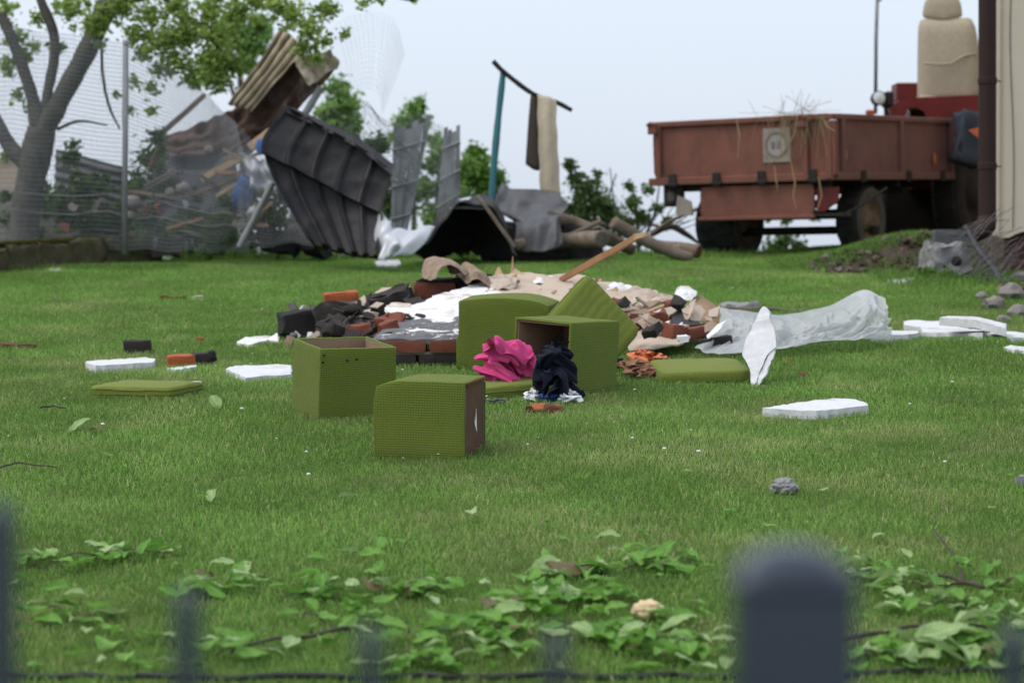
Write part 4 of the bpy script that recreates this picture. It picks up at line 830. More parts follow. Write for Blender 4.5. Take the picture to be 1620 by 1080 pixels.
g = G(); g.box((-.1, .04, -.36), (.5, .03, .03)); g.tube([(.10, .02, -.36), (.22, .2, -.26), (.30, .5, -.12)], .012, 6); tp_('brace', g, 'steel')
g = G(); g.box((-.75, .9, -.52), (1.5, .10, .08), None, .01); tp_('beam', g, 'steel')
def wheel(parent, c, rad, wd, axis_m, hub=True, rimm='rim', wall='tyrewall'):
    m = Matrix.Translation(Vector(c)) @ axis_m.to_4x4(); w2 = wd / 2; t = rad
    g = G(); g.lathe([(t * .60, -w2 * .9), (t * .80, -w2), (t * .95, -w2 * .92), (t, -w2 * .7), (t, w2 * .7), (t * .95, w2 * .92), (t * .80, w2), (t * .60, w2 * .9)], m, 36, 0)
    for k in range(18):
        a = k / 18 * math.pi * 2
        for s_ in (-1, 1):
            p = m @ Vector((math.cos(a + .08 * s_) * t * 1.005, math.sin(a + .08 * s_) * t * 1.005, s_ * w2 * .42))
            g.box(p, (.035, .03, w2 * .75), axis_m @ rotz(a).to_3x3(), 0)
    g.bm.normal_update()
    w = ob('wheel', g, ['tyre'], parent, local=True, smooth=False)
    for s_ in (1, -1):
        g = G(); g.lathe([(t * .62, s_ * w2 * .93), (t * .66, s_ * w2 * 1.0), (t * .80, s_ * (w2 + .004)), (t * .93, s_ * w2 * .96)], m, 36); ob('sidewall', g, wall, w, local=True, smooth=True)
        g = G(); g.lathe([(t * .62, s_ * w2 * .92), (t * .56, s_ * w2 * .80), (t * .50, s_ * w2 * .55), (t * .30, s_ * w2 * .45), (t * .24, s_ * w2 * .75), (.001, s_ * w2 * .8)], m, 30)
        ob('rim', g, rimm, w, local=True, smooth=True)
    return w
AX = Matrix.Rotation(R(90), 3, 'Y')
wheel(tl, (-.13, .80, -.42), .335, .24, AX)
wheel(tl, (-1.60, .80, -.44), .34, .46, AX)
# hay on the rim of the load
hr = random.Random(3)
ht = emp('hay', 'dry hay stalks hanging over the rear corner of the trailer', 'hay', pt(1275, 185, 22.1))
g = G(False)
for k in range(60):
    u = hr.gauss(.82, .09) if k < 75 else hr.uniform(.05, .75); x_ = -Wd + Wd * min(max(u, .02), 1.02); a = hr.uniform(-.3, .3); up = k % 5 == 0
    L_ = hr.uniform(.12, .42); p = Vector((x_, -.05 + hr.uniform(-.02, .04), Hh + .02))
    P = [p + Vector((hr.uniform(-.05, .05), .15, -.02)), p, p + Vector((a * L_, -.04, L_ * .45 if up else -.05)), p + Vector((a * L_ * 2, -.05, L_ * .8 if up else -L_ * 1.1))]
    if not up: P[2].y = P[3].y = -.075
    if up and k > 75: continue
    g.tube([WM[tl] @ along(P, i / 7) for i in range(8)], hr.uniform(.0012, .0028), 3, False)
for k in range(13):
    p = Vector((-.35 + hr.gauss(0, .14), hr.uniform(-.03, .1), Hh + .02)); d = Vector((hr.gauss(0, .25), hr.gauss(0, .1), hr.uniform(.0, .2)))
    g.tube([WM[tl] @ (p - d * .5), WM[tl] @ (p + Vector((0, 0, .03))), WM[tl] @ (p + d)], .0025, 3, False)
for P in ([(1242, 190), (1232, 230), (1238, 245), (1215, 262)], [(1262, 183), (1256, 215), (1240, 240), (1228, 250)], [(1165, 187), (1170, 215), (1167, 250)], [(1300, 185), (1308, 200), (1322, 208)], [(1225, 262), (1228, 285), (1230, 300)], [(1250, 250), (1258, 290), (1255, 310), (1260, 330)], [(1295, 280), (1300, 310), (1292, 335)]):
    g.tube([pt(a, b, 22.05 + (1290 - a) * .0030 - .02) for a, b in P], [.005] + [.008] * (len(P) - 2) + [.003], 5, False)
ob('stalks', g, 'hay', ht, kind='stuff')

# ================================================================ TRACTOR (mostly hidden by trailer and downpipe)
YR = 25.2
tr = emp('tractor', 'old red tractor with a beige car seat, half hidden by trailer and downpipe', 'tractor', pt(1480, 396, YR))
def pbox(g, x0, y0, x1, y1, Y, depth, bev=.02, rot=None, seg=2):
    a, b = pt(x0, y1, Y), pt(x1, y0, Y); g.box((a + b) / 2 + Vector((0, depth / 2, 0)), (b.x - a.x, depth, b.z - a.z), rot, bev, seg); return g
g = pbox(G(), 1440, 172, 1550, 300, YR, 1.2, .04); ob('body', g, 'redpaint', tr)
g = G(); P = [(1440, 172), (1412, 186), (1408, 160), (1425, 152), (1560, 148), (1560, 172)]
g.slab([pt(a, b, YR - .35) for a, b in [(1428, 190), (1410, 188), (1410, 168), (1425, 158), (1440, 155), (1556, 150), (1556, 215), (1500, 215), (1470, 200), (1462, 178), (1450, 170), (1438, 172)]], .5, (0, 1, 0), 0, .2); ob('fender', g, 'redpaint', tr)
g = pbox(G(), 1418, 131, 1457, 160, YR, .35, .015); ob('tool_box', g, 'redpaint', tr)
g = pbox(G(), 1495, 215, 1550, 262, YR + .1, .6, .04); ob('rear_cover', g, 'steel', tr)
g = pbox(G(), 1395, 285, 1550, 385, YR + .2, 1.0, .05); ob('gearbox', g, 'steel', tr)
wheel_m = rotz(-TA) @ AX
wl = emp('rear_wheel', None, None, (0, 0, 0)); bpy.data.objects.remove(wl)
def wwheel(parent, c, rad, wd, axis_m):
    inv = WM[parent].inverted(); return wheel(parent, inv @ Vector(c), rad, wd, axis_m, True, 'steel', 'tyre')
wwheel(tr, pt(1530, 305, YR - .25), .62, .3, wheel_m); wwheel(tr, pt(1420, 320, YR + .8), .55, .3, wheel_m)
# seat with backrest pocket and headrest
def seatblock(rows, thick):
    return G().patch(ctrl(rows), 20, 24, thick)
g = G(); c = pt(1500, 95, YR - .1); k = YR / F
r = bmesh.ops.create_cube(g.bm, size=2); bmesh.ops.subdivide_edges(g.bm, edges=g.bm.edges[:], cuts=9, use_grid_fill=True)
for v in g.bm.verts:
    a, b, d = v.co.x, v.co.y, v.co.z
    wd_ = (47 - (9 if a > 0 else 1.5) * max(0, d) ** 2) * k; q = Vector((a * wd_, b * .11, d * 64 * k))
    cx_, cz_ = max(0, abs(a) - .82) / .18, max(0, d - .87) / .13; rr_ = math.hypot(cx_, cz_)
    if rr_ > 1: q.x -= math.copysign((cx_ - cx_ / rr_) * .18 * wd_, a); q.z -= (cz_ - cz_ / rr_) * .13 * 64 * k
    if d < -.9: q.z -= 8 * k
    q.y *= 1 - .45 * max(0, max(abs(a), d) - .85) / .15; q.y -= .035 * (1 - a * a) * (1 - d * d) if b < 0 else 0
    v.co = c + rotz(-.25) @ q
ob('seat_back', g, 'seat', tr, smooth=True)
g = G(); g.tube([pt(1461, 100, YR - .265), pt(1485, 102, YR - .28), pt(1506, 101, YR - .29), pt(1513, 95, YR - .295), pt(1526, 88, YR - .295), pt(1545, 85, YR - .27)], .013, 8); ob('seat_pocket', g, 'seat', tr, smooth=True)
g = G(); hc = pt(1491, 12, YR - .1); bmesh.ops.create_cube(g.bm, size=2); bmesh.ops.subdivide_edges(g.bm, edges=g.bm.edges[:], cuts=9, use_grid_fill=True)
for v in g.bm.verts:
    a, b, d = v.co; ex, ez = abs(a), abs(d); n_ = (ex ** 3.2 + ez ** (2.6 if d > 0 else 6)) ** (1 / 3.2) if max(ex, ez) > 0 else 1; f_ = max(ex, ez) / max(n_, 1e-6)
    v.co = hc + rotz(-.25) @ Vector((a * f_ * (29 - 3 * d) * k, b * .075 * (1 - .5 * max(ex, ez) ** 3), d * f_ * 20 * k))
ob('headrest', g, 'seat', tr, smooth=True)
g = G(); [g.tube([pt(x_, 28, YR - .05), pt(x_, 40, YR - .05)], .009, 6) for x_ in (1480, 1502)]; ob('headrest_rods', g, 'steel', tr)
g = pbox(G(), 1452, 150, 1550, 166, YR - .2, .5, .05); ob('seat_cushion', g, 'seat', tr, smooth=False)
g = G(); g.lathe([(.001, -.16), (.04, -.14), (.07, -.08), (.079, -.02), (.076, .0)], Matrix.Translation(pt(1391, 155, YR - .4)) @ eul(82, 0, 12).to_4x4(), 18); hl = ob('headlight', g, 'steel', tr, smooth=True)
g = G(); g.lathe([(.001, .016), (.042, .011), (.068, -.004)], Matrix.Translation(pt(1391, 155, YR - .402)) @ eul(82, 0, 12).to_4x4(), 18); ob('lens', g, 'lampglass', hl, smooth=True)
g = G(); g.box(pt(1404, 158, YR - .2), (.09, .3, .16), None, .02); g.tube([pt(1400, 165, YR - .2), pt(1404, 190, YR - .2)], .02, 8); ob('lamp_bracket', g, 'steel', tr)
g = G(); g.tube([pt(1385, 180, YR), pt(1386, 60, YR), pt(1389, -40, YR)], .021, 10); g.tube([pt(1389, 2, YR - .02), pt(1395, 0, YR - .02)], .012, 6); ob('exhaust_pole', g, 'galv', tr, smooth=True)
g = G(); g.box(pt(1377, 178, YR - .3), (.10, .06, .05), None, .01); ob('indicator', g, 'orange', tr)
bg = emp('canvas_bag', 'blue-grey canvas bundle with an orange triangle beside the downpipe', 'bag', pt(1530, 262, 24.0))
g = G(); g.rough(pt(1545, 222, 24.1), (.42, .3, .50), eul(0, 10, 15), 9, .05, 5, 4); ob('bundle', g, 'bluegrey', bg, smooth=True)
g = G(); g.slab([pt(1532, 206, 23.80), pt(1552, 200, 23.78), pt(1552, 222, 23.78)], .01, (0, 1, 0), .001); ob('triangle', g, 'orange', bg)

# ================================================================ HOUSE CORNER
HA = R(-20); HC = pt(1577, 374, 20.0); HRot = rotz(HA)
hz = gz(HC.x + .2, HC.y)
hs = emp('house', 'corner of a cream rendered house with a maroon plinth at the right edge', 'house', Vector((HC.x, HC.y, 1.7)), (0, 0, HA))
hx = lambda p: HRot @ Vector(p) + Vector((HC.x, HC.y, 0))
wz0 = HC.z - .01
g = G(); prof = [(0, wz0), (.10, wz0 + .0), (.16, wz0 + .03), (.22, wz0 + .05), (.30, wz0 + .075), (.42, wz0 + .09), (.7, wz0 + .10), (1.4, wz0 + .08), (5, wz0 + .1), (5, 6), (0, 6)]
g.slab([hx((a, 0, z)) for a, z in prof], 7, hx((0, 1, 0)) - hx((0, 0, 0)), .004, .12, 3); ob('wall', g, 'cream', hs)
g = G(); g.box(hx((2.6, 3.55, (1.2 + wz0 + .3) / 2)), (5.1, 6.9, wz0 + .25 - 1.2), HRot); ob('plinth', g, 'plinth', hs)
g = G(); P = [hx((.13 + .012 * math.sin(z * 3) + .02 * math.sin(z * 1.3), -.006, z)) for z in np.linspace(wz0 + .08, 4.6, 24)]; g.tube(P, .0035, 5); ob('cable', g, 'darkwire', hs)
g = G(); g.box(hx((-.004, -.004, (wz0 + 6) / 2)), (.05, .05, 6 - wz0 - .02), HRot, .006); ob('corner_bead', g, 'cream', hs)
dp = emp('downpipe', 'dark brown rain downpipe in front of the house corner', 'downpipe', pt(1562, 372, 19.75))
g = G(); YD = 19.75; g.tube([pt(1562, 352, YD), pt(1562, 200, YD), pt(1562, 50, YD), pt(1562, -200, YD)], 14 * YD / F, 20, False); ob('pipe', g, 'pipe', dp, smooth=True)
for yy_ in (128, 263):
    g = G(); a = pt(1562, yy_, YD); r_ = 14 * YD / F
    g.lathe([(r_ + .001, -.03), (r_ + .007, -.025), (r_ + .007, .025), (r_ + .001, .03)], Matrix.Translation(a), 20); g.tube([a + Vector((r_, 0, 0)), a + Vector((r_ + .06, .1, 0))], .006, 6); ob('bracket', g, 'pipe', dp, smooth=False)
g = G(); g.tube([pt(1562, 345, YD), pt(1561, 356, YD - .02), pt(1552, 364, YD - .05), pt(1538, 372, YD - .1)], [.08, .083, .085, .08], 18); ob('shoe', g, 'pipe', dp, smooth=True)
a = pt(1502, 377, 19.9); g = G(); g.rough(a, (52 * 20 / F, .25, 26 * 20 / F), rotz(-.1), 4, .006, 3, 9); ob('block', g, 'darkblock', label='dark grey block on top of the concrete lump by the downpipe', cat='block')
a = pt(1500, 410, 19.8); g = G(); g.rough(a + Vector((0, .1, 0)), (62 * 19.8 / F, .4, 50 * 19.8 / F), rotz(.1), 12, .035, 6, 11); ob('concrete_lump', g, 'concrete', label='pale broken concrete lump under the dark block', cat='concrete')
g = G(); g.blob(pt(1513, 413, 19.52), (.045, .04, .045), 2, .1, 1, 3, flat=False); ob('stone', g, 'char', label='dark round stone stuck in front of the concrete lump', cat='stone')
# broken roll of fence wire leaning by the house
bw = emp('broken_fence_roll', 'bent stake with a spray of grey wire ends by the house foot', 'wire bundle', gp(1590, 470))
P = [(1527, 358, 4, .6), (1548, 395, 5, .4), (1572, 425, 5, .2), (1588, 452, 6), (1598, 475, 6)]
g = G(); st_ = limb(g, P, 19.0, 8); ob('stake', g, 'darkwire', bw, smooth=True)
g = G(False); wr = random.Random(12)
for k in range(135):
    t = wr.uniform(.02, .95); p = along(st_, t); s_ = -1 if k % 2 else 1
    L_ = wr.uniform(.10, .36) * (1.1 if s_ > 0 else .8); d = Vector((s_ * wr.uniform(.5, 1), wr.uniform(-.35, .2), wr.uniform(.15, .75) * s_ + wr.uniform(-.1, .25)))
    q = p + Vector((wr.uniform(-.03, .03), wr.uniform(-.06, .06), wr.uniform(-.03, .03)))
    g.tube([q - d * L_ * .15, q + d * L_ * .5 + Vector((0, 0, wr.uniform(-.02, .03))), q + d * L_ + Vector((0, 0, wr.uniform(-.06, .02)))], .0028, 3, False)
g2_ = g; g2_.tube([pt(1588, 440, 19), pt(1605, 452, 18.9), pt(1625, 458, 18.8)], .009, 6, False); ob('wires', g2_, 'fencewire', bw)
for i, (px, py, s_, lb) in enumerate(((1575, 480, 17, 'grey rubble stone below the wire bundle, left one'), (1600, 462, 20, 'large grey rubble stone under the maroon plinth'), (1612, 492, 16, 'rubble stone at the right edge below the plinth'), (1590, 505, 11, 'small stone lowest of the rubble by the house'), (1618, 440, 16, 'stone against the maroon plinth at the right edge'), (1555, 468, 10, 'small pale stone in the weeds left of the rubble'), (1490, 420, 8, 'small pale stone in the grass before the concrete lump'))):
    p = gp(px, py + s_ * .6); k = p.y / F; ob('stone', G().blob(p + Vector((0, .05, s_ * k * .5)), (s_ * k, s_ * k, s_ * k * .8), 2, .35, 1.6, i + 20), 'stone', label=lb, cat='stone')
shrub('weed', 'green weeds growing in front of the concrete lump', 'weeds', [(1470, 432, 19.5, 13), (1500, 440, 19.4, 14), (1530, 452, 19.3, 12), (1450, 440, 19.5, 10), (1555, 445, 19.3, 10), (1480, 445, 19.3, 12)], 700, .05, ((.06, .12, .025), (.13, .20, .05)), [[(1500, 455, 2), (1500, 435, 1)]], 51, Y=19.4)
shrub('weed', 'low weeds in the rubble beside the house plinth', 'weeds', [(1560, 500, 18.2, 12), (1590, 520, 17.8, 12), (1540, 485, 18.4, 12), (1610, 510, 17.9, 10)], 520, .05, ((.06, .12, .025), (.13, .19, .05)), [[(1575, 515, 2), (1575, 495, 1)]], 52, Y=18.1)

# ================================================================ GREEN BOXES AND CUSHIONS
def shellg(w, d, h, t, axis='z', inner=False):
    """a five-sided box, local, its base centre at the origin, open at +z"""
    g = G(); b = .012 if not inner else 0
    th = t
    V_ = lambda x, y, z: g.bm.verts.new((x, y, z))
    def ring(W, D, z): return [V_(-W / 2, -D / 2, z), V_(W / 2, -D / 2, z), V_(W / 2, D / 2, z), V_(-W / 2, D / 2, z)]
    o0, o1 = ring(w, d, 0), ring(w, d, h); i1, i0 = ring(w - 2 * t, d - 2 * t, h), ring(w - 2 * t, d - 2 * t, t)
    for a, c in ((o0, o1), (o1, i1), (i1, i0)):
        for k in range(4): g.bm.faces.new((a[k], a[(k + 1) % 4], c[(k + 1) % 4], c[k]))
    g.bm.faces.new(o0[::-1]); g.bm.faces.new(i0)
    return g
def pouf(name, label, p, yaw, w, d, h, tilt=(0, 0), openside='z', round_=None, sub=True):
    """fabric-covered box; openside says where its open face points; p = base centre on the ground"""
    t = emp(name, label, 'storage box', p, (tilt[0], tilt[1], yaw))
    dims = {'z': (w, d, h), '-z': (w, d, h), '-x': (h, d, w), '+x': (h, d, w)}[openside]
    rot = {'z': Matrix.Identity(4), '-x': Matrix.Translation((w / 2, 0, h / 2)) @ Matrix.Rotation(R(-90), 4, 'Y'), '+x': Matrix.Translation((-w / 2, 0, h / 2)) @ Matrix.Rotation(R(90), 4, 'Y'), '-z': Matrix.Translation((0, 0, h)) @ Matrix.Rotation(R(180), 4, 'X')}[openside]
    g = shellg(*dims, .016)
    bmesh.ops.bevel(g.bm, geom=[e for e in g.bm.edges], offset=.0065, segments=2, affect='EDGES', profile=.6)
    bmesh.ops.subdivide_edges(g.bm, edges=[e for e in g.bm.edges if e.calc_length() > .1], cuts=9, use_grid_fill=True)
    for v in g.bm.verts:
        nvv = noise.noise_vector(v.co * 7 + Vector((w * 31, yaw * 9, 2))); v.co += nvv * .0028
    g.bm.transform(rot)
    if round_:
        for v in g.bm.verts: v.co = round_(v.co.copy())
    g.bm.normal_update(); ob('fabric_cover', g, 'green', t, local=True, uv=True, smooth=True)
    return t, rot, dims
def basept(px, py, fx, fy, yaw):
    """ground point of the box centre, from its nearest bottom corner at (px, py) and its half sizes"""
    c = gp(px, py); q = c + rotz(yaw) @ Vector((fx, fy, 0)); q.z = (gz(q.x, q.y) + c.z) / 2 - .004; return q
SLT = math.atan(SL) * .75
# A: upright, open on top
ya = R(25); pA = basept(504, 665, .205, .20, ya)
bA, rotA, dA = pouf('storage_box', 'open-topped green fabric box standing upright, leftmost of the boxes', pA, ya, .41, .40, .378, (SLT + R(2.5), R(-.5)))
def lining(t, dims, rot):
    g = shellg(dims[0] - .034, dims[1] - .034, dims[2] - .028, .006); g.bm.transform(Matrix.Translation((0, 0, .018))); g.bm.transform(rot)
    bmesh.ops.recalc_face_normals(g.bm, faces=g.bm.faces[:]); ob('lining', g, 'lining', t, local=True)
lining(bA, dA, rotA)
g = G(); g.blob((-.08, -.13, .36), (.02, .012, .012), 2, .4, 2, 1); ob('dark_scrap', g, 'char', bA, local=True)
for q in ((-.19, -.2015, .31), (-.06, -.2015, .315), (-.01, -.2015, .32), (-.185, -.2015, .345)):
    g = G(); g.blob(q, (.008, .0025, .006), 2, .3, 2, q[0] * 10, flat=False); ob('burn_mark', g, 'char', bA, local=True)
# B: lying on its side, hardboard base showing on the right
yb_ = R(-14); pB = basept(733, 727, -.207, .19, yb_)
def rndB(c):
    if c.x < 0:
        k = max(0, -c.x - .06) / .14; c.x += .02 * (1 - ((c.z / .355) * 2 - 1) ** 2) * -.6 * k
        if c.z > .2: c.z -= .028 * max(0, k) ** 2.2 * ((c.z - .2) / .155)
    return c
bB, rotB, dB = pouf('storage_box', 'closed green fabric box lying on its side in front, brown base board facing right', pB, yb_, .42, .36, .355, (R(2.2), R(1)), '+x', rndB)
g = G(); g.box((.42 / 2 - .010, 0, .355 / 2), (.010, .324, .319)); base_b = ob('base_board', g, 'hardboard', bB, local=True)
g = G(); rr_ = random.Random(2); g.slab([(.2053, .035 + .028 * math.cos(a) * rr_.uniform(.6, 1.1), .165 + .055 * math.sin(a) * rr_.uniform(.6, 1.1)) for a in np.linspace(0, 5.8, 9)], .001, (-1, 0, 0), .003, .02); ob('paper_scrap', g, 'plaster', base_b, local=True)
g = G(); g.box((.2110, 0, .343), (.004, .30, .010)); g.box((.2110, -.10, .336), (.004, .10, .010)); ob('red_trim', g, 'redtrim', bB, local=True)
g = G(); [g.box((.2115, s_ * .171, .175), (.004, .006, .30)) for s_ in (-1, 1)]; ob('trim_strip', g, 'greymetal', bB, local=True)
# C: lying, opening to the left, clothes spilling out
yc = R(48); pC = basept(899, 627, .205, .205, yc)
bC, rotC, dC = pouf('storage_box', 'green fabric box with its dark open side facing left, clothes spilling out', pC, yc, .41, .41, .405, (SLT, 0), '-x')
lining(bC, dC, rotC)
# D: large box behind, partly hidden
yd = R(-9); pD = gp(722, 584) + rotz(yd) @ Vector((.27, .22, 0)); pD.z = gz(pD.x, pD.y) - .004
def rndD(c):
    if c.z > .2: c.z += .018 * (1 - (c.x / .27) ** 2) + (-.03 * max(0, c.x / .27) ** 3); c.x += .015
    return c
pouf('storage_box', 'large closed green fabric box standing behind the others', pD, yd, .54, .44, .40, (R(3), 0), '-z', rndD)
def cushion(label, p, rot, w, d, t, puff=.25, corner=.05, seam=(.62,), m='plain'):
    e = emp('cushion', label, 'cushion', p, rot)
    g = G(); bmesh.ops.create_cube(g.bm, size=2); bmesh.ops.subdivide_edges(g.bm, edges=g.bm.edges[:], cuts=13, use_grid_fill=True)
    def shape(a, b, c):
        r = corner; x_, y_ = a * w / 2, b * d / 2; ex, ey = max(0, abs(x_) - (w / 2 - r)), max(0, abs(y_) - (d / 2 - r)); q = math.hypot(ex, ey); mq = max(ex, ey)
        if q > 1e-6: k = mq / q; x_ = math.copysign(w / 2 - r + ex * k, x_) if ex > 0 else x_; y_ = math.copysign(d / 2 - r + ey * k, y_) if ey > 0 else y_
        f = (1 - abs(a) ** 3.5) * (1 - abs(b) ** 3.5); z_ = t / 2 + c * (t / 2) * (.82 + puff * f) + .004 * nz((a, b, c), 2.5, w * 10)
        inn = 1 - .035 * (abs(c) ** 4); return Vector((x_ * inn, y_ * inn, z_))
    for v in g.bm.verts: v.co = shape(*v.co)
    g.bm.normal_update(); ob('cover', g, m, e, local=True, uv=True, smooth=True)
    for s_ in seam:
        P = []
        for k in range(65):
            a = k / 64 * 2 * math.pi; c_, s2 = math.cos(a), math.sin(a); mx = max(abs(c_), abs(s2)); q = shape(c_ / mx, s2 / mx, s_); q.x *= 1.006; q.y *= 1.006; P.append(q)
        g = G(); g.tube(P, .0035, 5, False); ob('piping', g, 'green', e, local=True, uv=True, smooth=True)
    return e
c0 = gp(250, 631); cushion('flat green cushion lying alone on the lawn at the left', c0 + Vector((-.09, .21, -.008)), (SLT, R(-.5), R(-24)), .52, .34, .085, .15, .03, (.55, -.1))
c0 = gp(1110, 606); cushion('flat green cushion lying on the lawn right of the boxes', c0 + Vector((0, .22, .0)), (SLT + R(4), R(-1.5), R(7)), .52, .46, .10, .22, .07, (-.15,))
c0 = gp(812, 632); cushion('green cushion lying flat under the pink garment', c0 + Vector((-.02, .20, .0)), (SLT, R(-3.5), R(22)), .50, .34, .095, .2, .04, (.3,))
c0 = pt(925, 520, 13.6)
cushion('square green cushion propped on its corner behind the open box', pt(925, 524, 13.7) + Vector((0, .02, 0)), (0, 0, 0), .47, .47, .11, .12, .05, (.5,))
e = [o for o in COL.objects if o.name.startswith('cushion') and o.type == 'EMPTY'][-1]
e.rotation_euler = (rotz(R(26)) @ Matrix.Rotation(R(76), 3, 'X') @ rotz(R(42))).to_euler()
# ================================================================ RUBBLE OF THE BROKEN CHIMNEY
BR = (.25, .12, .068)
def gpt(px, py, h): return gp(px, py, h)
pile = emp('chimney_block', 'toppled chimney block with grey mortar top and red brick edge behind the boxes', 'chimney piece', gp(690, 582))
by = gp(690, 580); z0 = by.z
kx = by.y / F
ang = R(4)
yv = 0
for row, zc, m in ((0, .035, 'sootbrick'), (1, .118, 'brick')):
    for j in range(2):
        for i in range(3):
            c = Vector((pt(607 + i * 1 + 0, 570, by.y).x + .125 + i * .262 + (0 if row else -.06), by.y + .07 + j * .13, z0 + zc))
            g = G(); g.rough(c, (.25, .118, .072), rotz(ang + .02 * ((i + j) % 2)), 2, .003, i * 3 + j + row * 7, 14); ob('brick', g, m if j == 0 else 'sootbrick', pile)
g = G(); cx = pt(668, 570, by.y).x; g.patch(lambda u, v: Vector((cx - .30 + .62 * u + .08 * v, by.y + .03 + .62 * v, z0 + .162 + .115 * v + .05 * (u - .5) * v + .012 * nz((u * 4, v * 4, 0), 1.5, 4) + .006 * nz((u * 4, v * 4, 0), 5, 4))), 26, 24, .03); ob('mortar_cap', g, 'tar', pile)
g = G(); g.rough((cx, by.y + .16, z0 + .077), (.70, .24, .02), rotz(ang), 3, .003, 5, 9); ob('mortar', g, 'mortar', pile)
def P3(px, py, Y): return pt(px, py, Y)
def brick(label, px, py, Y, m, rot, size=BR, amp=.005, seed=0, catg='brick'):
    g = G(); g.rough(pt(px, py, Y), size, eul(*rot), 4, amp, seed, 12); return ob('brick', g, m, label=label, cat=catg)
def lump(name, label, px, py, Y, m, rot, size, amp=.02, seed=0, cuts=6, catg='rubble', freq=7):
    g = G(); g.rough(pt(px, py, Y), size, eul(*rot), cuts, amp, seed, freq); return ob(name, g, m, label=label, cat=catg)
def plate(name, label, pts, th, m, catg, jit=.006, seed=1, mi=None, seg=.035, down=None):
    g = G(); g.slab([pt(*p) for p in pts], th, down, jit, seg, seed); return ob(name, g, m, label=label, cat=catg)
lump('charred_block', 'black charred block at the left end of the rubble', 478, 511, 15.3, 'char', (0, -4, 12), (.30, .26, .155), .018, 3, 9)
lump('charred_block', 'dark brown sooty masonry block next to the black charred one', 538, 504, 15.25, 'greybrick', (0, -10, 8), (.34, .24, .19), .035, 5, 9)
brick('bright orange broken brick lying on top of the sooty blocks', 539, 473, 15.4, 'brick_or', (4, -4, 12), (.225, .15, .095), .007, 4)
lump('charred_beam', 'long charred slab with reddish end sloping across the rubble', 588, 480, 15.6, 'sootbrick', (6, -17, 8), (.52, .2, .10), .035, 8, 10)
lump('masonry_lump', 'reddish sooty masonry lump left of the white plaster sheet', 612, 482, 15.5, 'sootbrick', (8, -14, 25), (.28, .2, .14), .04, 11, 9)
lump('masonry_lump', 'dark ashy lump in front of the long charred slab', 572, 516, 14.9, 'greybrick', (0, 5, 30), (.30, .22, .12), .04, 13, 9)
brick('broken red brick with plaster bits between box and chimney block', 592, 522, 14.5, 'brick', (4, 8, 15), (.20, .1, .07), .01, 14)
lump('plaster_lump', 'small beige plaster lump behind the open-topped box', 612, 523, 14.4, 'gyps', (0, 10, 40), (.11, .09, .09), .02, 15)
lump('plaster_lump', 'small cream plaster crumb on the dark ashy lump', 583, 498, 14.9, 'paper', (0, 10, 40), (.09, .06, .05), .015, 16)
lump('plaster_lump', 'pale splinter of plaster at the foot of the dark ashy lump', 535, 522, 14.6, 'paper', (0, 30, 20), (.10, .05, .05), .012, 17)
bc = emp('brick_chunk', 'red brick chunk with charred top at the left peak of the rubble', 'brick chunk', pt(690, 476, 15.9))
for i, (px, m) in enumerate(((687, 'brick'), (742, 'sootbrick'))):
    g = G(); g.rough(pt(px, 460, 15.8 + .06 * i), (.285 if i == 0 else .18, .20, .115), eul(0, 0, 5), 4, .005, i + 30, 12); ob('brick', g, m, bc)
g = G(); g.rough(pt(705, 445, 15.85), (.40, .26, .045), eul(0, -3, 5), 9, .014, 33, 12); ob('charred_crust', g, 'char', bc)
lump('masonry_lump', 'dark lumps of soot beside the crumpled paper on the brick chunk', 752, 440, 15.9, 'sootbrick', (0, 10, 30), (.2, .16, .10), .03, 34)
def crumple(name, label, rows, m, catg, amp=.03, fr=6, th=.006, nu=26, nv=20, seed=0):
    f0 = ctrl(rows)
    def fn(u, v):
        p = f0(u, v); q = p * fr + Vector((seed * 3.3, seed, 0)); h = abs(noise.noise(q)) * 1.6 + abs(noise.noise(q * 2.3)) * .7 - .6
        return p + Vector((noise.noise(q * 1.4) * .4, -.8, .7)) * (h * amp)
    return ob(name, G().patch(fn, nu, nv, th), m, label=label, cat=catg, smooth=False)
crumple('felt_scrap', 'torn curled brown roofing felt on top of the brick chunk', [[(668, 428, 15.9), (675, 410, 15.9), (700, 408, 15.8), (712, 432, 15.6)], [(672, 440, 15.6), (686, 414, 15.7), (712, 412, 15.7), (738, 430, 15.6)], [(690, 443, 15.5), (700, 425, 15.5), (722, 424, 15.5), (736, 436, 15.5)]], 'felt', 'roofing felt', .03, 7, seed=1)
crumple('felt_scrap', 'torn pale felt strip right of the curled brown piece', [[(722, 432, 15.8), (738, 416, 15.8), (768, 432, 15.8)], [(730, 440, 15.6), (748, 426, 15.6), (775, 445, 15.6)], [(738, 448, 15.5), (755, 440, 15.5), (778, 455, 15.5)]], 'felt', 'roofing felt', .03, 8, seed=4)
plate('plaster_sheet', 'large white plaster sheet leaning across the rubble behind the boxes', [(655, 509, 14.5), (645, 495, 14.7), (650, 482, 15.0), (668, 478, 15.1), (690, 466, 15.3), (722, 458, 15.45), (748, 449, 15.6), (769, 444, 15.7), (772, 456, 15.5), (757, 472, 15.2), (752, 490, 14.9), (738, 505, 14.5), (700, 508, 14.4)], .014, 'plaster', 'plaster sheet', .009, 4)
plate('plaster_sheet', 'small white plaster piece left of the large sheet', [(608, 487, 15.1), (620, 478, 15.3), (648, 479, 15.25), (655, 492, 15.0), (640, 508, 14.7), (622, 499, 14.9)], .014, 'plaster', 'plaster sheet', .008, 5)
plate('board_piece', 'thin pinkish board behind the orange brick and the brick chunk', [(590, 466, 16.4), (604, 455, 16.5), (650, 453, 16.5), (652, 470, 16.3), (600, 474, 16.3)], .012, 'gyps', 'board', .008, 6)
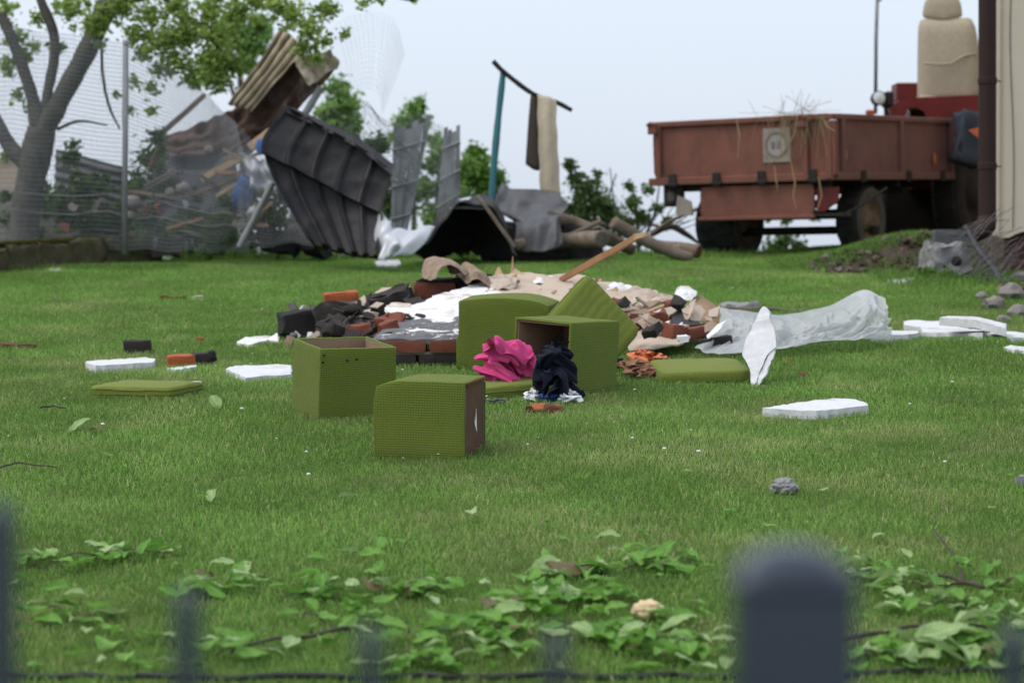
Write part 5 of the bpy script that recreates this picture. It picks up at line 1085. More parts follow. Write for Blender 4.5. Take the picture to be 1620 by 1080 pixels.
crumple('board_sheet', 'beige board sheet hanging down right of the propped cushion', [[(930, 462, 15.4), (965, 462, 15.4), (1000, 466, 15.4)], [(940, 495, 15.0), (968, 495, 15.0), (992, 498, 15.0)], [(955, 530, 14.6), (975, 534, 14.5), (988, 528, 14.6)]], 'gyps', 'plasterboard', .012, 4, .01, 16, 20, 5)
crumple('board_sheet', 'lower pinkish beige board lying in front of the red bricks', [[(1000, 520, 15.0), (1040, 508, 15.1), (1085, 518, 14.9)], [(992, 540, 14.4), (1040, 534, 14.4), (1092, 535, 14.4)], [(996, 556, 14.2), (1035, 552, 14.1), (1080, 545, 14.2)]], 'gyps', 'plasterboard', .016, 5, .01, 20, 14, 7)
rr_ = random.Random(21)
for i, (px, py, w_, h_, Y, lb) in enumerate(((792, 448, 46, 22, 15.6, 'torn cream card flap at the left of the beige board'), (778, 466, 40, 14, 15.3, 'white torn card just behind the large closed box'), (1010, 466, 60, 20, 15.5, 'crumpled cream paper layer at the right of the beige board'), (1040, 474, 56, 18, 15.4, 'white and cream torn paper above the dark glossy plate'), (975, 456, 50, 14, 15.8, 'torn beige paper fold along the pile ridge'), (1000, 486, 42, 18, 15.2, 'cream paper wad under the torn layers'), (1085, 464, 30, 22, 15.5, 'white curled paper at the right peak of the rubble'), (855, 445, 30, 10, 15.9, 'small brown curled card on the beige board'), (1015, 500, 34, 16, 14.9, 'cream plaster wad above the red bricks'))):
    k = 1; x0, y0_ = px - w_ / 2, py - h_ / 2; s1 = rr_.uniform(-6, 6)
    crumple('torn_paper', lb, [[(x0, y0_ + 5, Y + .25), (px, y0_ - 1, Y + .3), (x0 + w_, y0_ + 6 + s1 * .4, Y + .2)], [(x0 - 2, py + 1, Y), (px, py - 3, Y), (x0 + w_ + 2, py + 2, Y)], [(x0 + 5, y0_ + h_, Y - .1), (px, y0_ + h_ - 2, Y - .15), (x0 + w_ - 4, y0_ + h_ + 1, Y - .1)]], 'paper' if i % 3 != 1 and i != 6 else 'plaster', 'torn paper', .035, 9, .004, 18, 12, i + 20)
plate('dark_plate', 'dark glossy plate tilted at the right end of the rubble', [(1048, 480, 15.2), (1070, 470, 15.3), (1098, 498, 15.0), (1112, 516, 14.7), (1066, 524, 14.5), (1062, 500, 14.9)], .02, 'darkmetal', 'plate', .004, 8)
crumple('cardboard', 'bent brown cardboard at the right end of the rubble', [[(1092, 472, 15.6), (1110, 470, 15.6), (1130, 482, 15.5)], [(1098, 490, 15.2), (1120, 490, 15.2), (1140, 502, 15.2)], [(1118, 516, 14.9), (1130, 520, 14.8), (1143, 520, 14.9)]], 'card', 'cardboard', .015, 5, .006, 14, 14, 9)
plate('plaster_sheet', 'upright white plaster shard among the red bricks on the right', [(1034, 494, 14.9), (1048, 486, 15.0), (1058, 500, 14.85), (1060, 522, 14.6), (1052, 530, 14.5), (1036, 526, 14.5), (1028, 512, 14.7)], .016, 'plaster', 'plaster sheet', .006, 9)
lump('char_frame', 'dark charred strip bordering the glossy plate', 1085, 519, 14.55, 'char', (0, -6, 10), (.30, .05, .035), .008, 40, 4)
brick('dark red brick beside the hanging beige board', 1002, 508, 14.8, 'brick', (4, 4, 40), (.16, .12, .10), .006, 41)
brick('red brick below the dark glossy plate', 1100, 526, 14.5, 'brick', (0, -8, 14), (.25, .12, .075), .005, 42)
brick('orange-red brick end at the foot of the white shard', 1066, 524, 14.4, 'brick', (8, 6, 40), (.13, .11, .09), .006, 43)
brick('dark brick half hidden by the plastic sheet', 1130, 540, 14.3, 'sootbrick', (0, -8, 10), (.20, .12, .05), .006, 44)
lump('stone', 'white rubble stone in front of the red brick', 1078, 536, 14.1, 'plaster', (0, 0, 20), (.06, .05, .04), .01, 45, 3, 'stone')
pb_ = emp('plank', 'long splintered plank sticking up to the right from the rubble', 'plank', pt(895, 440, 15.9))
g = G(); a, b = pt(886, 443, 15.9), pt(1010, 374, 15.4); d = b - a; z_ = d.normalized(); x_ = z_.cross(Vector((0, -1, .3))).normalized(); y_ = z_.cross(x_)
g.rough((a + b) / 2, (.042, .025, d.length), Matrix((x_, y_, z_)).transposed(), 5, .004, 3, 8); ob('board', g, 'wood', pb_)
g = G(); g.rough(b + d.normalized() * .02, (.034, .02, .10), Matrix((x_, y_, z_)).transposed() @ eul(0, 12, 0), 4, .007, 5, 14); ob('splintered_end', g, 'palewood', pb_)
for pts_, lb in (([(800, 440, 16.2), (815, 424, 16.2), (838, 440, 16.1)], 'pale orange wood splinter, broad one behind the beige board'), ([(808, 436, 16.2), (811, 405, 16.2), (814, 436, 16.2)], 'thin upright wood splinter behind the beige board'), ([(780, 440, 16.3), (788, 422, 16.3), (796, 436, 16.2)], 'short wood splinter left of the upright one'), ([(985, 462, 15.9), (992, 452, 15.9), (996, 462, 15.8)], 'dark wood splinter at the right of the pile ridge')):
    plate('splinter', lb, pts_, .012, 'palewood' if 'dark' not in lb else 'oldwood', 'splinter', .003, 3, None, .02)
def shard(px, py, Y, r, m, sd, tilt=.5):
    q = random.Random(sd); k = q.randint(4, 6); c = pt(px, py, Y); n0 = Vector((q.gauss(0, tilt), -abs(q.gauss(.35, .3)), 1)).normalized(); u = n0.orthogonal().normalized(); v = n0.cross(u); a0 = q.uniform(0, 6); st = q.uniform(.45, 1)
    pts = [c + (u * math.cos(a0 + i * 6.283 / k + q.uniform(-.3, .3)) + v * math.sin(a0 + i * 6.283 / k + q.uniform(-.3, .3)) * st) * r * q.uniform(.7, 1.25) for i in range(k)]
    g = G(); g.slab(pts, q.uniform(.006, .014), -n0, r * .05, r * .35, sd); return g
FR = (('jagged beige plasterboard fragment lying in the rubble', 'gyps', 'beige plasterboard fragments in the rubble'), ('jagged white plaster fragment lying in the rubble', 'plaster', 'white plaster fragments in the rubble'), ('torn brown paper and card fragment lying in the rubble', 'felt', 'torn brown fragments in the rubble'), ('sooty dark fragment lying in the rubble', 'sootbrick', 'sooty fragments in the rubble'))
fr = random.Random(88)
def surfY(px, py): return 13.9 + (548 - py) / 110 * 2.5
for i in range(120):
    left = i % 3 == 0
    px = fr.uniform(505, 660) if left else fr.uniform(930, 1135) if i % 3 == 1 else fr.uniform(770, 1000); top = np.interp(px, [500, 560, 650, 780, 960, 1140], [500, 470, 455, 436, 452, 490]); bot = np.interp(px, [500, 600, 760, 960, 1140], [530, 530, 470, 500, 535])
    py = fr.uniform(top + 2, bot); kk = (3 if fr.random() < .85 else fr.choice((0, 1))) if left else fr.choices((0, 1, 2), (.5, .2, .3))[0]
    lb, m_, gr_ = FR[kk]; ob('fragment', shard(px, py, surfY(px, py) - (.22 if i % 3 == 2 else .25), fr.uniform(.03, .10), m_, i + 300), m_, label=lb, cat='fragment', group=gr_)
for i, (pxs, lb) in enumerate(((((768, 470, 15.2), (776, 436, 16.2), (838, 431, 16.3), (872, 436, 16.2), (862, 470, 15.4), (820, 476, 15.2)), 'broad flat beige board, left one of three on the rubble'), (((850, 474, 15.2), (862, 436, 16.1), (905, 431, 16.3), (950, 442, 16.1), (948, 470, 15.4), (900, 476, 15.2)), 'broad flat beige board, middle one of three on the rubble'), (((935, 478, 15.1), (944, 444, 16.0), (975, 447, 16.1), (1004, 462, 15.8), (1000, 488, 15.0), (960, 492, 14.9)), 'broad flat beige board, right one of three on the rubble'))):
    plate('board_sheet', lb, [(a_, b_, c_ - .08 + .03 * i) for a_, b_, c_ in pxs], .012, 'gyps', 'plasterboard', .012, 60 + i, None, .05)
for i in range(14):
    px = fr.uniform(520, 650) if i % 2 else fr.uniform(960, 1130); py = fr.uniform(492, 528) if i % 2 else fr.uniform(478, 528)
    g = G(); g.rough(pt(px, py, surfY(px, py) - .35), (fr.uniform(.07, .16), fr.uniform(.06, .11), fr.uniform(.045, .07)), eul(fr.uniform(-30, 30), fr.uniform(-30, 30), fr.uniform(0, 90)), 4, .011, i + 500, 16)
    ob('broken_brick', g, ('brick', 'sootbrick')[i % 3 == 0], label='broken ' + ('red', 'sooty')[i % 3 == 0] + ' brick end wedged in the rubble heap', cat='brick', group=('red', 'sooty')[i % 3 == 0] + ' brick ends in the rubble heap')
for i in range(12):
    px = fr.uniform(780, 1120); py = np.interp(px, [780, 960, 1120], [440, 458, 492]) + fr.uniform(-3, 22); a = fr.uniform(-.7, .4); l_ = fr.uniform(14, 34)
    pboard_ = [pt(px - l_ * math.cos(a), py - l_ * math.sin(a), surfY(px, py) - .15), pt(px + l_ * math.cos(a), py + l_ * math.sin(a), surfY(px, py) - .35)]; d = pboard_[1] - pboard_[0]; z_ = d.normalized(); x_ = z_.cross(Vector((0, -1, .3))).normalized()
    g = G(); g.rough((pboard_[0] + pboard_[1]) / 2, (fr.uniform(.012, .03), .012, d.length), Matrix((x_, z_.cross(x_), z_)).transposed(), 4, .005, i + 600, 10)
    ob('lath', g, ('oldwood', 'wood', 'palewood')[i % 3], label='thin ' + ('grey', 'brown', 'pale')[i % 3] + ' broken lath lying across the rubble heap', cat='lath', group=('grey', 'brown', 'pale')[i % 3] + ' laths on the rubble heap')
# loose chips holding the heap up: uncountable crumbs of brick, plaster, ash
rs = np.random.RandomState(77); g = G(); CC = []
pal = [(.16, .055, .036), (.03, .026, .023), (.34, .29, .24), (.62, .60, .58), (.12, .11, .10), (.28, .20, .14)]
for i in range(620):
    u = rs.rand(); px = 455 + 670 * u + rs.randn() * 12; c = gp(px, 552 - 14 * math.sin(u * 3.1) - rs.rand() * 60)
    hgt = .28 * math.exp(-((px - 760) / 240) ** 2) * max(0, 1 - abs(c.y - 15.6) / 1.6) if i % 2 else 0
    s_ = .012 + .05 * rs.rand() ** 2; n0 = len(g.bm.verts)
    g.rough(c + Vector((0, 0, s_ * .3 + hgt * rs.rand())), (s_ * 1.5, s_, s_ * .8), eul(*(rs.rand(3) * 360)), 1, s_ * .15, i, 20)
    CC += [pal[rs.randint(6)]] * (len(g.bm.verts) - n0)
hm = G().blob(Vector((gp(760, 520).x, 15.6, gz(0, 15.6) - .02)), (.95, .50, .20), 4, .3, 3.4, 2, flat=False); ob('ash_heap', hm, 'greybrick', label='sooty heap of ash and mortar under the chimney rubble', cat='rubble heap')
me_o = ob('rubble_crumbs', g, 'debris', kind='stuff'); at = me_o.data.attributes.new('Col', 'FLOAT_COLOR', 'POINT'); at.data.foreach_set('color', np.c_[np.array(CC), np.ones(len(CC))].astype(np.float32).ravel())

# ================================================================ LOOSE PIECES ON THE LAWN
def foam(label, pxs, t, seed=1, jit=.006, m='styro', name='foam_slab', catg='foam slab'):
    g = G(); g.slab([p + Vector((0, 0, 0)) for p in flatpoly(pxs, t)], t + .006, (0, 0, -1), jit, .03, seed); return ob(name, g, m, label=label, cat=catg)
foam('white foam slab lying alone on the lawn, lower right', [(1208, 645), (1262, 636), (1323, 629.5), (1352, 631), (1371, 637), (1374, 641), (1340, 645), (1290, 650)], .045, 1)
foam('long narrow white foam bar on the lawn at the left', [(133, 572), (150, 570), (228, 565), (246, 568), (242, 573), (150, 578)], .045, 2)
foam('small white foam piece in front of the orange and black brick', [(262, 582), (292, 579), (311, 577.5), (312, 580), (278, 584.5)], .02, 3)
foam('small white foam block touching the left green cushion', [(261, 602), (318, 603), (317, 607), (262, 604.5)], .035, 4)
foam('grubby white foam slab beside the open-topped box', [(357, 583), (372, 578), (440, 576), (462, 577), (460, 592), (420, 594), (388, 597)], .03, 5, .007)
foam('torn white plaster piece near the black charred block', [(374, 541), (388, 533), (425, 531), (440, 532), (442, 534), (410, 541), (395, 545)], .02, 6, .006, 'plaster', 'plaster_piece', 'plaster')
plate('plaster_piece', 'curled white plaster edge leaning on the black charred block', [(422, 537, 14.75), (438, 526, 14.9), (441, 540, 14.7)], .01, 'plaster', 'plaster', .003, 2)
foam('white foam sheet on the grass near the mossy kerb', [(230, 403), (270, 402), (278, 405), (270, 409), (234, 408)], .03, 7)
foam('small pale chip on the far lawn below the kerb', [(75, 424), (95, 422), (97, 427), (80, 428)], .02, 17)
foam('white foam piece on the grass before the pale metal flap', [(594, 413), (605, 411), (630, 411), (635, 416), (628, 420), (596, 420)], .03, 8)
foam('small white foam piece on the grass below the earth bank', [(1403, 442), (1422, 442), (1440, 437), (1446, 440), (1432, 446), (1405, 446)], .025, 9)
foam('white foam slab at the right end of the plastic sheet', [(1373, 526), (1400, 522), (1450, 523), (1454, 526), (1438, 529), (1380, 531)], .045, 10)
foam('long white foam plank at the bottom of the right-hand stack', [(1429, 509), (1440, 506), (1500, 508), (1560, 512), (1558, 516), (1530, 521), (1470, 519), (1432, 514)], .05, 11)
foam('white foam plank in the right-hand stack lying across the long one', [(1456, 519), (1470, 515), (1545, 517), (1558, 522), (1554, 527), (1500, 527), (1460, 525)], .045, 12)
def stackfoam(label, pxs, Y, t, seed):
    g = G(); g.slab([pt(*p) for p in pxs], t, (0, 0, -1), .004, .03, seed); return ob('foam_slab', g, 'styro', label=label, cat='foam slab')
stackfoam('thick white foam block, topmost of the right-hand stack', [(1487, 502, 14.75), (1500, 499.5, 15.2), (1545, 501, 15.2), (1592, 512, 15.0), (1590, 519, 14.4), (1544, 506, 14.55)], 0, .05, 13)
foam('white foam strip at the right edge beside the stack', [(1562, 527), (1580, 522), (1640, 528), (1640, 533), (1600, 534)], .03, 14)
foam('pointed white foam sliver at the right edge below the stack', [(1586, 549), (1598, 546), (1640, 550), (1640, 557), (1606, 553)], .02, 15)
for i, (px, py, s_, lb) in enumerate(((1498, 531, 9, 'small beige plaster crumb under the foam stack, left one'), (1516, 530, 8, 'small beige plaster crumb under the foam stack, middle one'), (1580, 533, 7, 'small beige plaster crumb under the foam stack, right one'))):
    p = gp(px, py + 3); k = p.y / F; ob('plaster_crumb', G().rough(p + Vector((0, 0, .01)), (s_ * 2 * k, s_ * k, s_ * k), eul(10, 20, 30 * i), 2, .006, i, 14), 'gyps', label=lb, cat='crumb')
# the tall slab standing on its corner
Ys = gp(1193, 612).y; fs = emp('foam_slab', 'tall white foam slab standing on its corner beside the right green cushion', 'foam slab', gp(1193, 610))
pl = lambda px, py, o=0: pt(px, py, Ys + (611 - py) * .0026 + (px - 1193) * -.0012 + o)
g = G(); g.slab([pl(*p) for p in [(1189, 611), (1186, 585), (1174, 559), (1178, 542), (1193, 510), (1206, 485), (1215, 488), (1220, 510), (1226, 530), (1227, 548), (1214, 562), (1203, 584), (1196, 606)]], .045, (.25, .96, -.05), .005, .025, 6); ob('slab', g, 'styro', fs)
g = G(); g.slab([pl(*p, .012) for p in [(1228, 546), (1228, 553), (1213, 590), (1200, 609), (1192, 613), (1199, 600), (1206, 580), (1216, 560)]], .03, (.25, .96, 0), .006, .02, 7); ob('broken_edge', g, 'styro', fs)
# bricks and odd bits
def gbrick(label, px, py, m, yaw, size=BR, tilt=(0, 0), amp=.005, seed=0, name='brick', catg='brick', lift=.45):
    p = gp(px, py); g = G(); g.rough(p + Vector((0, size[1] * .4, size[2] * lift)), size, eul(tilt[0] + 3, tilt[1], yaw), 4, amp, seed, 12); return ob(name, g, m, label=label, cat=catg)
gbrick('sooty black half brick lying on the lawn at the left', 215, 559, 'sootbrick', 6, (.17, .12, .085), (0, 0), .006, 50)
bo = emp('brick', 'orange brick with a black charred end on the lawn', 'brick', gp(298, 580))
p = gp(292, 581); g = G(); g.rough(p + Vector((-.03, .06, .035)), (.16, .12, .072), eul(4, -4, 14), 4, .004, 51, 12); ob('clean_end', g, 'brick_or', bo)
g = G(); g.rough(p + Vector((.085, .10, .045)), (.12, .12, .075), eul(4, -6, 14), 4, .006, 52, 12); ob('charred_end', g, 'sootbrick', bo)
g = G(); g.blob(p + Vector((.145, .11, .055)), (.03, .06, .045), 3, .2, 2, 4); ob('tar_lump', g, 'char', bo)
gbrick('flat rusty metal strip at the left edge of the lawn', 20, 550, 'rust', -2, (.30, .10, .03), (0, 2), .006, 53, 'metal_strip', 'metal strip')
gbrick('reddish broken tile shard on the far lawn', 272, 475, 'rust', 4, (.20, .07, .03), (0, 0), .012, 54, 'tile_shard', 'tile shard')
gbrick('curled brown scrap next to the reddish shard on the far lawn', 312, 474, 'paper', 14, (.10, .05, .035), (0, -20), .012, 55, 'tile_shard', 'scrap')
gbrick('small orange brick chip on the lawn behind the orange brick', 316, 541, 'brick_or', 10, (.045, .03, .03), (0, 0), .006, 56, 'brick_chip', 'brick chip')
gbrick('tiny orange chip on the lawn behind the tall foam slab', 1250, 572, 'brick_or', 10, (.03, .03, .02), (0, 0), .005, 57, 'brick_chip', 'brick chip')
gbrick('dark brown clod on the lawn right of the tall foam slab', 1272, 598, 'rust', 10, (.06, .05, .03), (0, 0), .01, 58, 'clod', 'clod')
p = gp(1241, 783); ob('concrete_lump', G().blob(p + Vector((0, .03, .03)), (.055, .04, .038), 4, .28, 2.4, 59), 'concrete', label='grey concrete lump with ragged top on the open lawn', cat='concrete')
gbrick('small grey concrete lump at the right edge of the lawn', 1617, 768, 'concrete', 5, (.06, .05, .035), (0, 0), .01, 60, 'concrete_lump', 'concrete')
p = gp(1026, 985); ob('foam_lump', G().blob(p + Vector((0, .03, .035)), (.046, .035, .034), 4, .35, 2.2, 61), 'foam', label='yellow foam lump lying among the fallen leaves', cat='foam lump', smooth=True)
gbrick('dark old board behind the plastic sheet', 1215, 494, 'oldwood', -6, (.62, .09, .03), (0, 2), .008, 62, 'board', 'board')
gbrick('pale concrete piece partly under the top of the plastic sheet', 1170, 490, 'concrete', 4, (.28, .16, .05), (0, 0), .02, 63, 'concrete_lump', 'concrete')
tb = emp('tile_fragment', 'curved orange terracotta fragment with dark ends on the grass before the clothes', 'tile fragment', gp(862, 654))
p = gp(862, 654)
g = G(); g.patch(lambda u, v: p + rotz(R(-8)) @ Vector(((u - .5) * .15, .06 + (v - .5) * .10 - .01 * math.sin(u * 3), .052 * math.sin(math.pi * (.12 + .76 * v)) * (1 - .3 * abs(u - .4)))), 12, 12, .014); ob('shell', g, 'terra', tb, smooth=True)
g = G(); g.rough(p + Vector((.045, .02, .022)), (.11, .05, .04), eul(0, 5, 12), 4, .012, 3, 14); ob('dark_edge', g, 'rust', tb)
g = G(); g.rough(p + Vector((-.085, .04, .018)), (.03, .05, .035), None, 3, .008, 4, 14); ob('dark_edge', g, 'rust', tb)

# ================================================================ FOREGROUND STEEL FENCE
fz = lambda px, py, Y: pt(px, py, Y)
sf = emp('steel_fence', 'dark blue steel garden fence, very close and out of focus', 'fence', Vector((0, 1.62, gz(0, 1.62))))
YS = 1.62
def fpost(px, top, wpx, name, capn=None, Y=YS):
    w_ = wpx * Y / F; a = pt(px, top, Y); z0_ = gz(a.x, Y) - .02
    g = G(); g.box((a.x, Y, (a.z + z0_) / 2), (w_, w_ * .9, a.z - z0_), None, .003, 2); o = ob(name, g, 'navyfence', sf)
    return a, w_
a, w_ = fpost(1253, 928, 184, 'post')
g = G(); g.box(a + Vector((0, 0, .004)), (w_ + .006, w_ * .9 + .006, .008), None, .003, 2)
g.patch(lambda u, v: a + Vector(((u - .5) * (w_ + .003), (v - .5) * (w_ * .9 + .003), .008 + .022 * (1 - abs(2 * u - 1) ** 3) * (1 - abs(2 * v - 1) ** 3))), 10, 10, .002); ob('post_cap', g, 'navyfence', sf, smooth=True)
for px, top, wp in ((2, 815, 46), (297, 952, 40), (586, 1012, 38), (880, 1018, 36), (1604, 1010, 44)):
    a, w_ = fpost(px, top, wp, 'picket'); g = G(); g.lathe([(w_ * .5, 0), (w_ * .45, .006), (w_ * .2, .011), (.0005, .012)], Matrix.Translation(a + Vector((0, 0, -.001))), 12); ob('picket_cap', g, 'navyfence', sf, smooth=True)
g = G(); c = pt(810, 1160, YS); g.box((0, YS + .03, c.z), (2.2, .02, .035), None, .002); ob('rail', g, 'navyfence', sf)
# black edging strip where the lawn begins
le = emp('lawn_edging', 'thin black edging strip along the near end of the lawn', 'edging', gp(810, 1082))
for i, (x0, x1, y0_, y1_) in enumerate(((-30, 215, 1076, 1079), (215, 660, 1079, 1078), (660, 1070, 1077, 1077), (1070, 1480, 1077, 1070), (1480, 1650, 1070, 1066))):
    g = G(); P = [gp(x0 + (x1 - x0) * k / 6, y0_ + (y1_ - y0_) * k / 6) + Vector((0, 0, .016 + .006 * math.sin(k * 2 + i))) for k in range(7)]; g.tube(P, .009, 7); ob('strip', g, 'black', le, smooth=True)

# ================================================================ FALLEN LEAVES AND TWIGS
def leafmesh(i, m):
    r = random.Random(100 + i); bm = bmesh.new(); nL = 7; cur = r.uniform(-.5, 1.0); fold = r.uniform(.15, .6); tw = r.uniform(-.6, .6); rows = []
    for k in range(nL + 1):
        t = k / nL; w_ = .25 * math.sin(math.pi * min(1, .04 + t) ** .82) ** .9 * (1 if t < .98 else .2); a = cur * (t - .5)
        x_ = t - .5; z_ = -.35 * cur * (t - .5) ** 2 + .05 * math.sin(t * 5 + i); row = []
        for s_ in (-1, -.5, 0, .5, 1):
            ang_ = tw * (t - .5); y_ = s_ * w_; zz_ = abs(s_) * w_ * fold + .03 * math.sin(t * 17 + s_ * 3 + i) * abs(s_)
            row.append(bm.verts.new((x_, y_ * math.cos(ang_) - zz_ * math.sin(ang_), z_ + y_ * math.sin(ang_) + zz_ * math.cos(ang_))))
        rows.append(row)
    for a, b in zip(rows, rows[1:]):
        for k in range(4): bm.faces.new((a[k], a[k + 1], b[k + 1], b[k]))
    me = bpy.data.meshes.new('leaf'); bm.to_mesh(me); bm.free(); me.materials.append(M[m]); me.polygons.foreach_set('use_smooth', [True] * len(me.polygons)); return me
LM = {m: [leafmesh(i + k * 10, m) for i in range(7)] for k, m in enumerate(('leafA', 'leafB', 'leafC'))}
lr = random.Random(42)
def leafob(p, s_, parent=None, up=0.0, m=None, **k):
    m = m or lr.choices(('leafA', 'leafB', 'leafC'), (.62, .35, .03))[0]
    o = bpy.data.objects.new('leaf' if parent else 'fallen_leaf', lr.choice(LM[m])); COL.objects.link(o)
    p = Vector(p); o.location = p - (parent.location if parent else Vector((0, 0, 0)))
    if up: o.rotation_euler = (lr.uniform(-.5, .5), -up * lr.uniform(.6, 1.1), lr.uniform(0, 6.28))
    else: o.rotation_euler = (lr.gauss(0, .24) + (math.pi if lr.random() < .4 else 0), lr.gauss(0, .16), lr.uniform(0, 6.28))
    o.scale = (s_, s_ * lr.uniform(.85, 1.2), s_)
    if parent: o.parent = parent
    setp(o, **k); return o
def spray(label, P, n, spread, up=.0, size=.105, tw=1.8, pale=.24):
    """a broken leafy twig: stem along pixels P on the ground, n leaves round it"""
    G0 = [gp(a, b) for a, b in P]; t = emp('fallen_twig', label, 'leafy twig', G0[len(G0) // 2], group='broken leafy twigs on the near lawn')
    g = G(); fine = [along(G0, i / 12) + Vector((lr.uniform(-.006, .006), lr.uniform(-.01, .01), .028 + .012 * math.sin(i * .9))) for i in range(13)]
    g.tube(fine, [tw * .001 * (1.6 - i / 12) for i in range(13)], 6); ob('stem', g, 'twig', t, smooth=True)
    for k in range(int(n * 1.15)):
        c = along(fine, lr.random()); kx_ = c.y / F; off = Vector((lr.gauss(0, spread * 1.35 * kx_), lr.gauss(0, spread * kx_ * 2.6), 0)); q = c + off
        u_ = up * .55 if lr.random() < .2 else 0; q.z = gz(q.x, q.y) + lr.uniform(.024, .05) + (.030 if u_ else 0)
        leafob(q, size * lr.uniform(.65, 1.25), t, u_, lr.choices(('leafA', 'leafB', 'leafC'), (1 - pale, pale, .03))[0])
    return t
spray('upright rosette of green leaves on a twig at the far left of the near lawn', [(95, 895), (180, 885), (265, 888)], 13, 18, 1.0)
spray('dark green leafy twig in the lower left corner of the lawn', [(70, 975), (130, 985), (185, 1000)], 17, 26, .5, pale=.25)
spray('leafy twig left of centre, just right of the second picket', [(290, 950), (360, 935), (450, 925)], 18, 18, .3)
spray('small leafy twig with folded leaves left of the foam lump', [(440, 965), (500, 945), (560, 950)], 13, 16, .4)
spray('row of leaves on a thin twig in the middle of the near lawn', [(600, 945), (680, 940), (760, 935)], 15, 12, .4)
spray('pale leaf with rolled edges lying along a twig, topmost in the middle', [(845, 912), (900, 912), (965, 908)], 7, 7, 0, .17, pale=.6)
spray('dense leafy twig directly left of the yellow foam lump', [(800, 960), (880, 965), (980, 950)], 42, 24, .5)
spray('upright leafy twig behind the yellow foam lump', [(985, 915), (1040, 900), (1105, 895)], 22, 18, .9)
spray('broad leafy twig with light undersides at the bottom centre', [(680, 1020), (760, 1010), (850, 1015)], 42, 28, .4)
spray('leafy twig under the yellow foam lump', [(900, 1000), (980, 1020), (1070, 1000)], 36, 26, .5)
spray('leafy twig between the fourth picket and the thick post', [(1030, 1040), (1080, 1025), (1130, 990)], 18, 22, .4)
spray('sparse leaves beside the third picket at the bottom', [(480, 985), (540, 1000), (600, 985)], 12, 20, .5)
spray('crumpled leaves on a twig low beside the third picket', [(620, 1050), (680, 1050), (740, 1060)], 12, 20, .3)
spray('pale leafy twig just right of the thick post', [(1370, 915), (1420, 930), (1480, 935)], 24, 20, .5, pale=.5)
spray('pale crumpled leaves on a twig at the right below the forked branch', [(1400, 965), (1470, 965), (1540, 960)], 20, 18, .4, pale=.5)
spray('leafy twig at the right edge of the near lawn', [(1540, 925), (1580, 930), (1640, 935)], 16, 18, .5)
spray('large pale leaves on a twig at the lower right', [(1450, 1045), (1500, 1035), (1570, 1030)], 18, 18, .5, .15, pale=.6)
spray('small green twig at the bottom right of the thick post', [(1370, 1050), (1395, 1045), (1420, 1040)], 9, 14, .6)
spray('small leafy twig at the right edge above the last picket', [(1560, 985), (1600, 990), (1640, 985)], 12, 16, .5)
spray('leafy twig hidden low left near the first picket', [(40, 900), (70, 905), (110, 912)], 7, 14, .2)
spray('low leaf cluster on the bottom edge right of the second picket', [(340, 1050), (400, 1040), (470, 1050)], 8, 24, .3)
# bare sticks
def stick(label, P, rpx, kids=()):
    t = emp('stick', label, 'stick', gp(*P[len(P) // 2]))
    for PP, rp in ((P, rpx),) + tuple(kids):
        G0 = [gp(a, b) + Vector((0, 0, .035)) for a, b in PP]; k = G0[0].y / F
        fine = [along(G0, i / 14) + Vector((0, lr.uniform(-.01, .01), .002 * math.sin(i * 1.1))) for i in range(15)]
        g = G(); g.tube(fine, [rp * k * (1.15 - .5 * i / 14) for i in range(15)], 7); ob('shoot' if PP is not P else 'stem', g, 'twig', t, smooth=True)
stick('bare brown stick lying at the bottom left of centre', [(550, 1010), (480, 1025), (420, 1030), (365, 1050)], 3.2)
stick('bare brown stick beside the thick post at the lower right', [(1335, 1030), (1400, 1015), (1480, 1006), (1560, 1008)], 3.6)
stick('forked bare branch among leaves at the right', [(1555, 945), (1520, 935), (1490, 925), (1425, 918)], 3.4, (([(1525, 938), (1515, 905), (1500, 880), (1475, 850)], 2.2), ([(1520, 938), (1480, 942), (1440, 938)], 2)))
stick('thin dry stalk on the lawn at the left edge', [(0, 752), (30, 745), (90, 752)], 1.5)
stick('dark thin twig on the lawn near the left cushion', [(65, 655), (85, 653), (105, 657)], 1.6)
# single leaves
for i in range(95):
    px, py = lr.uniform(10, 1610), 1070 - 430 * lr.random() ** 2.6
    p = gp(px, py); p.z += .034
    leafob(p, lr.uniform(.035, .075) if py < 850 else lr.uniform(.06, .11), None, 0, None, label='single loose leaf lying flat on the mown grass', cat='leaf', group='single leaves scattered over the lawn')
for px, py, s_, m in ((335, 795, .10, 'leafB'), (320, 800, .08, 'leafA'), (552, 797, .085, 'leafB'), (748, 826, .09, 'leafB'), (125, 684, .13, 'leafB'), (150, 690, .10, 'leafC'), (85, 479, .14, 'leafC'), (135, 499, .12, 'leafB'), (340, 645, .12, 'leafB'), (1388, 862, .07, 'leafB'), (600, 872, .10, 'leafA'), (550, 888, .08, 'leafB'), (350, 905, .09, 'leafB'), (170, 730, .07, 'leafB'), (1095, 970, .05, 'leafC'), (590, 940, .10, 'leafC'), (1150, 820, .05, 'leafA'), (860, 840, .05, 'leafC')):
    p = gp(px, py); p.z += .038; leafob(p, s_, None, .5 if s_ > .09 and m != 'leafC' else 0, m, label='single loose leaf lying flat on the mown grass', cat='leaf', group='single leaves scattered over the lawn')
# white specks: crumbs of foam and daisies too small to pick apart
g = G(); rs = np.random.RandomState(8)
for i in range(70):
    c = gp((rs.rand() if i % 3 else .5 + .16 * rs.randn()) * 1620, 440 + 330 * rs.rand()); s_ = .004 + .009 * rs.rand() ** 2.5
    g.blob(c + Vector((0, 0, .034)), (s_, s_, s_ * .5), 1, .3, 2, i)
ob('white_specks', g, 'plaster', kind='stuff')
